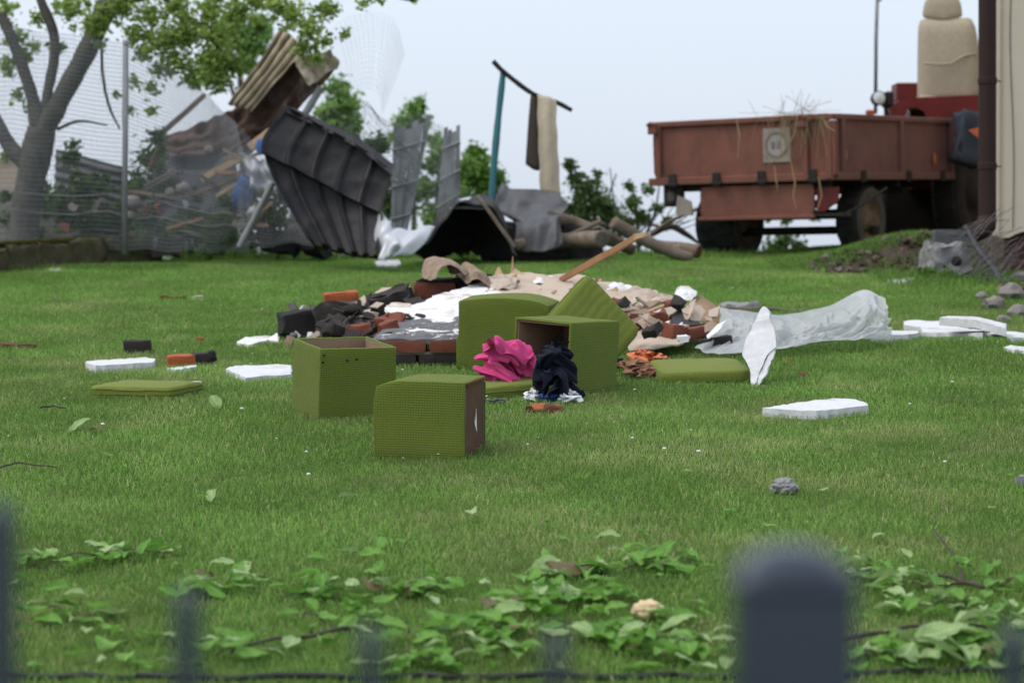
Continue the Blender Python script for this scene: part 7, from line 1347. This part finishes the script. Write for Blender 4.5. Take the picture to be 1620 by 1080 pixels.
50,137,15,12,-3,2,10,-3,-14,6,-2,12,7,-9,0,12,2,-12,23,4,8,9,4,14,-17,-1,-1,-2,3,14,-9,1,9,-9,12,2,13,-3,4,3,0,10,8,7,14,16,-1,-13,11,-14,-9,14,6,-4,16,-5,-5,7,-7,-21,17,-3,-10,8,-11,7,13,7,-6,4,-6,10,8,-3,9,7,5,-13,1,4,15,-1,15,6,-15,23,13,6,13,16,-5,-3,20,0,-6,13,10,4,5,
30,118,11,10,-3,8,12,-3,-4,7,-2,-12,3,-6,11,13,2,-14,24,9,15,21,-3,6,-6,4,12,-15,5,-2,-1,-4,13,-2,6,9,-2,3,11,-6,12,5,22,-2,3,19,9,4,10,-9,-6,12,4,-2,20,-9,-10,15,-14,-27,14,-17,-25,18,-2,-4,11,3,5,5,-2,11,8,1,9,12,6,2,1,13,10,-24,9,14,-14,28,13,-1,25,18,5,5,28,-4,-8,9,7,-18,-5,
8,100,12,11,2,-5,15,9,-3,11,-8,-2,7,-8,2,15,-3,-3,24,9,7,15,1,18,-4,2,14,-16,5,-5,-9,9,5,-3,-5,12,-7,10,1,10,-5,13,13,14,14,25,6,5,15,2,1,14,-1,-2,15,-15,-18,33,-7,-24,10,-28,-26,15,-8,-10,8,8,6,6,2,14,4,5,11,11,2,6,6,12,9,-16,28,13,-25,24,24,-4,25,19,8,17,17,4,-14,8,7,-33,-4,
0,83,7,13,0,-2,16,11,-3,8,7,15,12,-2,-1,11,-10,-3,15,14,0,12,-1,13,2,-3,13,-9,8,11,-12,-4,-11,-13,3,-3,-8,-3,10,7,1,13,26,8,15,26,13,10,18,3,0,14,-2,-3,22,12,-3,28,-18,-17,8,-29,-27,18,-12,-10,-1,13,-7,7,10,10,2,6,16,4,6,9,-1,10,20,-8,25,25,-11,36,21,-13,27,1,7,0,17,5,-25,-3,18,-39,9,
0,75,17,7,12,3,15,4,0,15,-3,-14,11,-1,15,16,9,2,13,-6,-12,1,0,16,-2,10,7,1,-5,12,-18,-1,0,-12,-4,-15,-14,-1,3,12,3,11,21,6,18,29,16,4,18,7,2,14,-2,-2,21,-1,11,27,13,7,9,-28,-23,23,-16,-16,6,9,-12,-6,15,-1,2,15,18,3,16,13,-11,11,21,-10,22,30,-10,30,19,-2,25,3,10,-8,8,3,-41,-9,23,-43,-5,
10,63,10,0,13,15,14,4,1,9,-4,-22,21,3,5,10,4,18,15,3,-4,12,6,-1,-5,0,14,-8,-8,3,-11,-2,10,-14,-3,-16,-18,-1,2,0,4,11,19,3,6,22,8,7,18,4,-2,16,0,2,19,2,6,26,8,9,28,15,15,12,-30,-19,17,9,-17,-9,12,-5,-10,26,13,1,26,17,-2,20,21,-21,10,22,-1,31,10,-9,13,19,17,-15,3,24,-36,-8,7,-46,-2,
24,58,4,-9,5,20,8,8,-11,22,4,6,30,-8,-4,6,6,18,11,5,-7,8,9,2,1,4,14,-9,-7,7,-10,-10,-3,-19,-1,3,-15,-6,-5,-10,5,6,2,9,5,12,-6,4,18,1,0,17,4,4,20,9,8,29,6,9,27,21,13,37,-19,-4,6,11,-24,4,9,-8,-14,22,18,-12,27,15,-6,27,6,-11,18,17,-9,7,29,-6,14,13,15,-8,7,27,-31,-5,21,-36,-2,
35,57,11,-10,-4,12,12,11,7,33,5,6,30,-10,-3,17,4,2,-1,0,13,-6,5,9,13,9,-5,-9,3,10,-16,-7,1,-16,-10,-5,-17,-5,1,-18,5,3,-11,13,4,10,11,-1,8,-12,4,21,10,-2,23,13,4,29,6,10,26,4,21,41,0,2,21,2,-27,-2,10,-6,-23,12,12,-17,31,2,-8,22,25,-8,22,19,-7,28,6,-10,-4,14,13,-10,10,32,-19,10,25,-29,-3,
45,64,13,1,-12,4,12,0,22,32,6,13,29,-5,-3,28,-4,0,17,13,8,-4,-3,13,-4,5,10,-11,15,-10,-26,-9,1,-19,-10,0,-17,-4,3,-23,0,2,-21,14,3,-5,17,-7,19,-4,6,22,14,-5,24,12,6,22,5,4,24,5,7,25,4,17,31,-3,-8,8,7,-8,-13,19,2,-35,19,4,-11,39,11,-15,24,21,-4,19,15,5,-2,15,6,-24,8,28,-24,-4,23,-21,9,
70,55,14,4,1,16,8,-13,11,17,6,20,28,5,3,38,-7,6,34,9,5,4,5,18,-10,11,-6,-31,5,0,-34,4,-5,-20,-13,-2,-17,2,-3,-23,-5,-5,-21,8,17,-6,16,-6,15,8,-11,29,4,18,29,2,3,8,16,7,12,8,-3,21,6,-3,23,0,7,12,5,8,-18,9,-5,-12,33,15,-33,27,8,-13,25,16,-2,14,14,10,0,12,25,-19,7,22,-25,0,9,-22,-1,
97,38,32,11,8,1,2,-3,17,4,-6,17,20,13,11,44,3,11,42,-3,4,9,18,5,-18,8,1,-43,-12,-1,-37,2,-16,-20,13,3,-13,2,-8,-26,-6,-4,-15,1,23,-10,13,-3,13,10,-8,31,18,6,30,-10,18,15,3,-5,8,11,0,9,9,3,8,11,-1,5,-1,15,-4,21,4,-25,27,4,0,31,14,-13,14,14,-13,-5,2,9,-2,15,24,-12,12,25,-16,4,-3,-12,-12,
127,32,38,0,-1,13,10,8,2,3,-2,17,16,8,21,42,-6,-1,21,18,23,16,7,-2,-17,13,3,-43,3,-12,-41,-18,-7,-26,7,-4,-15,10,-2,-21,5,-12,-8,-2,24,-13,11,2,9,15,-10,36,5,13,29,6,11,16,-8,-1,-4,13,-2,10,9,3,-2,10,-7,3,14,6,-9,14,21,-10,26,7,0,16,6,11,1,3,0,-8,13,-4,-10,11,19,-2,1,-5,-4,16,11,-10,-6,
139,17,43,7,8,6,7,5,10,10,5,15,13,-2,28,35,1,0,25,13,11,4,13,11,-18,9,1,-41,7,-8,-45,1,-22,-36,-14,3,-20,5,-11,4,19,-3,-12,5,9,-3,10,9,4,14,10,31,7,6,24,-12,11,16,1,-1,-8,13,-3,-3,12,-4,7,13,7,-16,12,-2,-6,23,9,-3,17,13,9,3,11,8,-19,-1,17,-18,6,14,2,9,-13,1,8,-8,1,11,2,10,5,
126,19,49,12,-1,8,16,0,8,14,4,20,24,1,20,14,20,9,20,1,7,9,7,12,-12,15,4,-31,-3,-23,-49,5,-7,-43,10,-7,-25,-10,-2,6,15,-3,6,10,1,1,12,13,3,5,17,21,16,10,22,-1,1,12,-8,1,3,12,-10,-12,7,5,-12,13,1,4,17,8,-11,14,7,-7,14,7,8,3,14,15,-19,5,8,-21,3,17,-4,8,2,14,6,-12,-3,6,-9,10,6,
127,9,59,-2,14,3,21,2,11,16,-10,25,22,9,19,17,12,6,12,8,9,1,11,-7,-4,2,15,-25,9,-13,-37,-5,-10,-37,15,-6,-26,-6,0,-14,9,-3,8,10,1,11,2,6,13,11,8,16,13,16,16,10,10,12,0,-1,9,0,-11,-8,11,6,-20,5,1,0,15,6,-1,15,7,-11,8,7,-1,6,12,15,-3,11,4,-19,2,11,-11,7,12,3,7,2,14,5,-7,9,5,
139,10,67,-14,6,6,13,13,6,22,-1,19,12,1,19,12,13,-1,3,-2,15,-1,13,-9,-6,-1,15,-15,15,0,-23,7,-14,-30,-2,-1,-20,8,-5,-23,-2,4,-4,14,-8,13,3,4,16,-3,11,26,8,9,19,13,10,11,3,13,14,3,-5,-1,12,1,-19,8,0,-20,4,2,-6,16,5,6,10,11,-11,4,3,2,7,11,9,-1,8,6,-14,6,8,-6,10,10,3,7,10,4,0,
133,0,73,8,14,7,-4,10,13,12,13,2,7,4,13,-8,-4,13,2,12,-6,-7,-4,14,-4,13,-1,-4,4,11,-5,15,-2,-17,5,-8,-23,-5,-1,-25,9,4,-9,15,-12,16,5,0,15,-5,12,27,9,15,35,-10,0,17,2,15,10,2,14,-3,13,0,-10,18,-4,-27,-6,-6,-5,22,4,-14,3,4,0,6,12,-8,9,6,-1,11,10,4,-3,10,13,1,3,17,-2,4,8,-9,10,
130,8,89,21,1,10,1,15,7,-12,11,-4,-9,11,-3,-15,-3,14,-2,15,-1,-2,-5,12,-1,0,13,5,12,-6,4,4,10,-12,12,0,-23,-3,-2,-15,20,-5,-18,12,-5,15,4,-4,23,-1,20,25,-17,6,33,-3,6,29,-4,5,16,10,5,2,11,6,-18,17,11,-32,-6,-8,-17,18,1,0,9,9,-12,-6,6,-11,13,4,-10,20,9,5,13,9,11,-6,10,21,1,2,17,-4,8,
138,17,106,12,-8,13,3,15,2,-21,5,-11,-22,5,-13,-13,17,1,-5,7,10,3,-3,13,4,7,6,6,4,13,10,-4,8,-8,13,2,-20,10,-1,-28,9,-5,-6,19,-1,16,4,-6,17,-20,8,30,9,16,33,-1,6,21,-16,7,23,1,1,3,11,7,-13,18,10,-32,8,-3,-25,0,-4,12,10,1,-1,8,8,-21,-2,11,-20,20,7,-9,21,8,10,2,13,19,5,-1,19,-3,7,
133,20,120,11,-6,11,-4,16,1,-20,3,-12,-24,2,-12,-18,9,-10,-1,13,3,6,2,20,6,5,11,9,-7,11,10,-6,9,2,12,7,-20,8,-4,-21,14,3,-2,18,-9,10,12,3,11,-21,8,31,-2,5,30,10,15,24,-6,4,18,-11,0,7,7,8,-21,15,-5,-26,7,-1,-20,8,10,0,11,3,11,7,7,-16,14,-4,-22,5,21,-25,18,3,0,17,4,12,3,9,11,-7,6,
133,13,111,-5,0,12,-5,11,10,-15,17,-5,-20,-4,-8,-13,12,-9,-10,6,-7,7,10,17,9,-9,17,8,-7,10,7,-1,11,7,11,10,-3,15,-5,-19,9,3,-9,15,-3,2,13,4,20,-5,-8,24,-12,18,32,-7,-5,23,-4,15,9,8,7,11,1,8,-14,17,-3,-27,-3,-3,-9,17,6,-13,2,7,-3,12,-1,5,14,5,-19,17,7,-22,6,15,-15,11,3,0,12,7,10,4,8,
123,9,107,-8,13,7,-13,2,13,-7,12,10,-7,10,-10,-17,1,-5,-10,-1,-9,1,17,12,11,-7,22,13,4,3,-2,-8,10,4,14,13,12,10,3,-4,10,-5,-11,5,6,7,11,-1,13,12,-2,28,-11,11,22,-27,2,10,10,17,5,10,-6,10,-7,9,2,21,5,-20,-9,-6,-9,13,8,-8,12,-1,-14,8,7,-6,18,6,-7,19,5,-15,7,11,-14,-1,6,-13,6,4,-3,16,3,
    ]),
    'orange': (30, 22, [
179,207,243,22,-4,2,2,-24,-19,11,-40,8,22,-26,-19,7,-20,-14,0,1,-17,4,15,-2,-7,3,15,7,6,8,0,10,-12,-17,6,-2,-7,8,-19,-17,5,13,-23,7,-4,-20,7,1,-14,7,0,-10,10,-2,-12,1,4,-8,-9,2,-9,-2,-5,4,5,-9,-15,6,2,-15,9,-6,-14,9,-12,-6,-9,-10,-3,-21,8,9,-19,23,7,-26,21,-8,11,15,0,2,-14,
173,211,229,11,-13,14,28,-10,-22,-7,-38,10,12,-24,-12,4,-9,-14,-10,0,-12,-4,16,-7,8,2,11,10,3,13,13,2,-4,-2,5,-14,-14,8,-17,-25,-1,-1,-20,17,1,-20,-2,-7,-8,10,6,-8,5,-6,-13,-4,5,-2,-15,4,-5,1,16,-8,-10,-4,5,-4,-15,-15,5,2,-13,5,-5,-12,-1,9,6,-12,-15,-7,-17,6,-4,-9,14,-6,-4,12,-20,-3,-14,
190,218,240,0,-10,-7,8,-13,-17,2,-23,-2,-8,-22,8,7,-2,-13,-13,-4,-2,-10,7,-14,14,8,1,13,4,9,15,0,-3,-8,-6,-10,-7,10,-15,-16,-4,-9,-19,2,3,-6,11,-8,-13,2,-1,-10,-5,-1,-1,-7,20,-2,-8,19,-7,-15,-1,-9,-5,12,-7,-4,-10,-2,-4,-15,-12,4,2,1,0,16,-13,-3,0,1,-7,-12,-2,-10,-8,-19,-5,-5,-21,-10,7,
210,215,225,-16,2,1,-10,-5,-10,1,-11,-9,-6,-16,12,-7,-18,-6,14,3,-7,-12,0,-7,-3,-1,-12,8,11,-2,8,10,-6,-13,-10,-6,4,7,-9,1,-10,-5,-1,-15,-1,-10,-6,1,-12,7,-6,-7,-2,12,-10,-9,14,9,-9,25,-9,-10,11,-13,-5,-1,-9,-3,-16,-6,-8,-14,-14,3,0,11,0,14,-7,-1,9,-12,-1,-1,-6,-9,-11,-7,-8,-12,-6,-5,-10,
212,204,218,-15,19,-1,-19,10,-2,-9,-2,-11,-5,-16,10,-1,-18,-6,15,-7,-5,5,-2,-10,-18,-3,3,-18,-2,-2,-10,6,-12,-8,6,-7,12,8,-15,21,-16,-10,12,-20,-3,2,-17,4,-17,2,7,-15,3,1,-4,-8,11,9,-10,22,-3,-14,15,-11,7,-6,-8,-4,-21,-9,-3,-12,-12,-12,5,-6,-2,15,-5,0,9,-5,-4,13,-13,-1,-3,-11,0,-9,-13,0,-3,
217,203,206,-21,13,0,-11,26,1,-17,13,4,-13,-10,-1,-4,-18,-8,12,-14,-9,3,-10,-8,-19,-3,-1,-20,12,10,-26,-1,3,-14,-6,-4,13,-8,-17,31,-5,-16,19,-13,-17,6,-15,-2,-6,-12,1,-1,-6,10,2,-8,15,6,-10,23,-16,-8,5,-13,0,9,5,-6,-17,-4,0,-13,-10,-5,12,-11,-5,11,-6,0,9,-9,-8,-2,-14,-4,1,-12,3,3,-15,5,1,
217,196,194,-2,15,-2,-27,12,4,-9,23,-2,-14,6,1,-11,-10,-5,-3,-15,-8,4,-12,-7,-17,2,6,-23,-7,1,-13,16,4,-19,-3,-8,0,-18,-6,25,-5,-8,13,-16,-1,4,-8,-13,7,-11,5,4,-20,-7,7,-15,20,14,-11,16,-9,-7,14,-5,0,16,-14,-4,4,10,-7,-11,-11,-2,3,-10,1,11,-12,-6,-3,-5,-4,-19,-23,1,-11,-7,-13,1,-5,-3,11,
205,180,184,-2,7,-9,10,19,-2,-28,6,11,-5,20,-7,-11,-8,11,-2,3,-15,-8,-5,-9,-17,-4,1,-23,-7,5,-21,2,2,-3,8,-10,-9,-10,-8,8,-13,9,8,-10,-1,0,-9,0,9,-12,-6,17,-18,6,13,-23,-6,11,-14,18,2,-9,20,0,-2,22,-1,2,24,-15,-5,5,7,-7,-10,-11,-4,-7,-19,-2,-10,-7,8,-30,-29,-7,-16,-24,-14,-8,-15,-2,6,
226,176,178,-8,-7,5,-7,11,-15,-4,21,-8,-17,-4,7,4,11,-14,-15,-13,4,2,10,-12,-19,9,1,-25,2,5,-18,-9,5,-12,-4,-1,-5,3,-12,-8,-9,3,-4,-9,6,-1,-9,5,8,-12,3,13,-13,0,10,-18,-3,13,-18,1,10,-17,16,12,-12,31,6,0,32,-7,-7,18,-15,-2,-9,-1,-3,-21,-17,13,-21,-27,-12,-18,-20,-5,-31,-25,-10,-10,4,-3,16,
238,169,178,-11,-6,-2,-4,18,-7,-8,8,-14,-13,-10,4,-8,-9,-2,6,0,-11,-5,12,-8,-23,12,7,-18,13,-10,-19,0,-2,-9,-9,5,-11,-4,1,-10,-7,4,-8,-7,-2,-9,-7,2,0,-9,7,8,-11,9,6,-13,-3,10,-12,-4,11,-19,4,13,-13,34,16,-14,36,6,-14,23,-19,-2,-1,-17,9,-21,-9,-1,-39,-22,-2,-26,-25,-12,2,-14,-10,-18,-10,4,12,
235,185,167,3,-11,0,-18,-5,-3,5,11,-11,-13,-16,-3,-6,-14,11,-8,4,-14,-14,17,-7,-7,23,-10,-18,-1,4,-12,3,-6,-18,0,-3,-9,-9,5,-4,-11,2,6,-8,9,-9,-8,-8,3,-2,14,-7,-10,-6,-8,-10,-2,-3,-8,9,6,-12,0,12,-14,21,16,-17,30,17,-13,11,-10,-8,2,-17,-2,-5,-21,4,-15,-10,-11,-31,-25,-9,-7,-11,-8,8,1,10,15,
229,192,151,8,-13,0,0,-12,9,-8,-6,-6,-11,-13,-10,-1,-2,13,-10,18,-23,-23,23,-13,-23,7,-6,-10,-8,5,-8,-3,7,-11,4,-8,-11,-9,-1,7,-18,3,18,-20,12,-6,-9,-9,-1,2,15,-8,-9,6,-10,-1,-8,-20,2,-6,-13,-5,16,6,-11,1,18,-8,7,14,-11,1,-6,-10,12,2,-9,9,-12,-6,5,-20,-5,-3,-7,-15,-17,-11,3,9,-2,-16,7,
220,200,130,12,-20,9,6,-18,6,-2,-15,5,-14,-11,4,-15,4,0,-7,14,-23,-17,32,-26,-22,4,-5,-9,-9,5,-4,-5,15,-9,-4,-10,1,-2,19,16,-25,-11,22,-27,7,-5,-11,-2,-9,5,13,-12,-2,4,-19,-1,5,-27,4,-11,-32,8,2,-15,-3,20,0,-11,4,6,-11,0,15,-3,-17,29,-16,8,8,-17,21,-6,-6,11,-18,-6,4,-8,-12,-1,4,-8,-13,
207,211,100,19,-18,16,12,-20,14,-10,-13,5,4,-13,4,-13,-7,3,-6,14,-17,-24,11,-18,-14,11,7,-11,-1,14,4,-11,-11,-5,-10,-5,0,0,18,3,-28,17,12,-22,6,7,-6,-10,-20,3,-16,-14,13,0,-20,-6,6,-28,-6,3,-43,8,-3,-25,0,21,-11,-5,24,6,-15,3,21,-7,-17,37,-1,-29,18,-20,26,10,-12,9,-15,0,2,2,-10,4,12,-17,-1,
190,219,71,24,-12,14,6,-22,19,13,-10,4,6,-13,5,-7,-18,14,-16,-6,5,-12,6,-14,-17,8,3,1,2,17,0,-20,-1,1,-10,-10,-7,-3,16,1,-12,25,-8,-17,4,7,0,-19,-27,8,-16,-13,8,-20,-18,4,2,-23,-5,4,-31,-4,20,-30,-5,15,-22,1,4,-1,-12,9,23,-7,-11,29,2,-24,24,-15,0,6,-14,10,-4,-7,8,18,-7,11,32,-12,15,
174,212,54,28,1,7,18,-16,16,1,-16,5,3,-15,9,17,-18,22,-17,-18,16,-14,0,-3,-8,6,7,3,-9,20,-2,-17,12,1,-14,-9,-10,-5,4,6,-1,19,-12,-9,3,-2,1,-24,-25,9,-26,-20,10,-2,-13,0,-9,-19,-6,-4,-32,8,7,-24,-12,21,-20,7,-1,-7,-10,3,7,-12,0,24,-3,-6,10,1,-14,8,-12,-2,0,-11,16,26,-22,17,63,4,10,
178,211,41,10,-6,17,21,-9,3,14,-7,0,6,-18,11,14,-27,28,-15,-22,20,-8,-3,12,-7,6,6,-1,-16,17,11,-15,20,-9,-11,6,-1,-11,-9,-5,-2,15,-14,-4,-1,-20,11,-26,-5,13,-38,-21,9,-4,-6,-9,3,-10,1,11,-23,-2,1,-19,5,-10,-22,0,-4,-15,-5,7,-12,-8,4,2,-11,5,11,-5,-4,7,0,-14,7,-16,10,33,-19,18,61,-10,22,
203,210,44,-9,-8,0,6,-12,6,15,-1,-3,-5,-18,26,25,-31,18,-18,-8,24,-5,-14,5,-5,-1,12,1,-15,12,15,-16,20,4,-11,17,-5,-15,2,-17,-7,0,-7,16,-13,-29,2,-32,-20,21,-34,-20,6,-1,-3,-9,8,14,-6,9,0,-5,12,-14,2,-9,-17,-5,-8,-29,10,-6,-22,-6,7,-16,-5,6,0,-12,3,9,-8,-5,12,-9,-6,25,-12,11,48,-13,21,
225,196,31,-17,4,-1,-13,-8,7,11,-9,2,8,-18,21,13,-29,22,-16,4,23,-9,-9,5,-4,-12,2,4,-14,12,14,-18,21,7,-13,18,1,-15,4,-15,-4,-3,-15,16,-21,-35,12,-40,-38,8,-32,-23,4,4,11,-11,11,20,-6,17,18,-9,20,0,5,22,-21,2,-3,-33,-3,-19,-30,3,-20,-18,-5,5,-9,-8,5,7,-9,-3,-4,-10,9,12,-10,5,34,-12,9,
235,180,39,-17,6,-10,-23,6,-7,-3,-12,12,8,-14,16,8,-22,19,8,-16,5,-16,-5,5,13,-10,8,-23,-2,14,4,-16,32,10,-14,18,10,-11,-2,-3,-10,-8,-36,4,-22,-38,10,-41,-41,4,-19,-25,7,-5,16,-6,17,25,-7,14,18,-3,31,14,-7,29,-16,5,5,-25,-2,-30,-38,0,-16,-21,1,-8,-15,1,0,-9,-9,9,3,-13,-8,0,-12,7,24,-11,13,
231,169,43,-16,5,-11,-11,9,-16,-14,-6,5,-5,-8,9,14,-7,0,11,-10,4,4,-15,4,0,-16,11,-7,-15,23,-19,-6,29,12,-15,16,-11,0,9,-5,-9,-19,-28,-11,-32,-50,-4,-11,-28,4,-6,-21,7,-9,16,-1,20,29,-10,11,26,-1,20,10,-6,31,-12,3,10,-29,-2,-14,-27,4,-35,-31,-6,-7,-18,1,-12,-19,-4,-2,-2,-11,16,21,-8,2,21,-16,17,
234,156,45,-11,6,-14,-4,12,-15,-21,-5,-3,-24,-4,0,-9,-10,9,18,-6,-12,1,-4,24,15,-14,15,2,-24,5,-7,-13,22,-9,-7,12,-14,6,5,-19,-7,-10,-25,-11,-32,-35,-8,-17,-22,-9,2,-5,-6,17,11,0,25,16,15,12,24,-13,13,19,-10,21,-4,1,16,-29,1,-4,-30,2,-36,-29,-6,-18,-21,-1,-3,-3,-6,-14,-14,-10,5,16,-13,18,30,0,7,
255,151,29,-14,-8,6,-5,9,-14,-17,13,-18,-36,-1,-3,-22,1,13,5,-15,-3,24,-14,16,-6,-8,29,5,-19,7,1,-18,0,-10,-5,7,-13,-2,4,-16,3,-10,-32,-3,-5,-27,-4,-18,-8,-14,6,9,-16,12,9,-2,23,-3,5,20,17,10,15,4,-24,9,14,-7,8,-20,6,13,-26,5,-39,-32,-5,-9,-14,-3,0,0,-7,-13,2,-7,-9,6,-15,3,1,-6,13,
    ]),
}
# ================================================================ CLOTHES AND PLASTIC SHEET
def clothpts(key):
    n, m, s = CLOTH[key]; return n, m, np.cumsum(np.array(s).reshape(m + 1, n + 1, 3), 1).reshape(-1, 3) / 255.0
def cloth(name, label, key, c, size, m, catg, yaw=0, flip=False, blunt=0):
    """one settled piece of cloth scaled to size, its lowest point resting at c"""
    n, mm, P = clothpts(key); P = P - [.5, .5, 0]
    if blunt: P[:, 2] = (1 - np.exp(-blunt * P[:, 2])) / (1 - math.exp(-blunt))
    if flip: P[:, 0] = -P[:, 0]
    W_ = [rotz(R(yaw)) @ Vector(p) for p in P]; W_ = np.array(W_); lo, hi = W_.min(0), W_.max(0); W_ = (W_ - [(lo[0] + hi[0]) / 2, (lo[1] + hi[1]) / 2, lo[2]]) / (hi - lo) * size
    g = G(False); vs = [g.bm.verts.new(Vector(c) + Vector(p)) for p in W_]
    for j in range(mm):
        for i in range(n): a = j * (n + 1) + i; g.bm.faces.new((vs[a], vs[a + 1], vs[a + n + 2], vs[a + n + 1]))
    o = ob(name, g, m, label=label, cat=catg, smooth=True); md = o.modifiers.new('smooth', 'SUBSURF'); md.levels = md.render_levels = 1; return o
cloth('pink_garment', 'crumpled pink cotton garment spilling from the open box', 'pink', pt(801, 614, 12.62), (.385, .26, .30), 'pink', 'garment', 180)
cloth('navy_garment', 'dark navy garment spilling from the open box', 'navy', pt(884, 636, 12.34), (.29, .25, .325), 'navy', 'garment', 180, False, 2.2)
cloth('white_cloth', 'white cloth with blue marks under the navy garment', 'navy', gp(899, 640) + Vector((0, .05, .005)), (.17, .12, .08), 'whitecloth', 'cloth', 0)
cloth('white_cloth', 'white cloth with grey folds left of the blue cloth', 'navy', gp(846, 637) + Vector((0, .06, .005)), (.15, .10, .07), 'whitecloth', 'cloth', 60, True)
cloth('blue_cloth', 'blue cloth between the white cloths', 'pink', gp(868, 639) + Vector((0, .04, .005)), (.13, .09, .05), 'bluecloth', 'cloth', 90)
cloth('cloth_scrap', 'black and white cloth scrap at the cushion foot', 'orange', gp(784, 642) + Vector((0, .04, .004)), (.14, .08, .035), 'greycloth', 'cloth', 20)
cloth('orange_cloth', 'crumpled orange cloth right of the open box', 'navy', gp(1022, 590) + Vector((0, .06, .045)), (.28, .22, .10), 'orangecloth', 'cloth', 70, True)
cloth('plush_cloth', 'brown plush cloth under the orange one', 'orange', gp(1000, 600) + Vector((0, .05, .0)), (.24, .18, .12), 'plush', 'cloth', 40)
cloth('plush_cloth', 'small brown plush cloth touching the right green cushion', 'orange', gp(1024, 603) + Vector((0, .06, .0)), (.13, .12, .085), 'plush', 'cloth', 10)
cloth('dark_cloth', 'dark scrap of cloth between the open box and the orange cloth', 'orange', gp(980, 590) + Vector((0, .05, .02)), (.08, .09, .07), 'navy', 'cloth', 80)
cloth('grey_cloth', 'grey clothes stuffed inside the open green box', 'navy', pC + Vector((-.02, .0, .03)), (.33, .33, .29), 'greycloth', 'clothes', 30, True)
def crease(u, v):
    q = Vector((u * 9, v * 3.6, 2.2)); q = q + noise.noise_vector(q * .7) * .5
    h = .9 * noise.noise(Vector((u * 5, v * 2, 7))) - abs(noise.noise(q)) * 1.3 - .7 * abs(noise.noise(q * 2.2 + Vector((3, 1, 0)))) - .35 * abs(noise.noise(q * 4.7))
    return Vector((.25, -.8, .55)) * ((h + .8) * .08 * min(1, 4 * v * (1.02 - v) + .15))
ob('plastic_sheet', G().patch(ctrl([[(1136, 486, 15.2), (1180, 492, 15.2), (1240, 498, 15.3), (1310, 484, 15.2), (1364, 459, 15.0), (1399, 472, 14.9)], [(1138, 508, 14.8), (1190, 512, 14.6), (1250, 520, 14.6), (1318, 506, 14.6), (1372, 486, 14.6), (1404, 498, 14.6)], [(1128, 530, 14.4), (1180, 532, 14.35), (1250, 538, 14.4), (1318, 526, 14.5), (1372, 512, 14.5), (1406, 516, 14.5)], [(1098, 550, 14.1), (1135, 560, 13.9), (1230, 553, 14.05), (1300, 540, 14.35), (1360, 537, 14.4), (1410, 531, 14.5)]], True, crease), 110, 56), 'plastic', label='crumpled clear plastic sheet trailing over the lawn on the right', cat='plastic sheet', smooth=True)
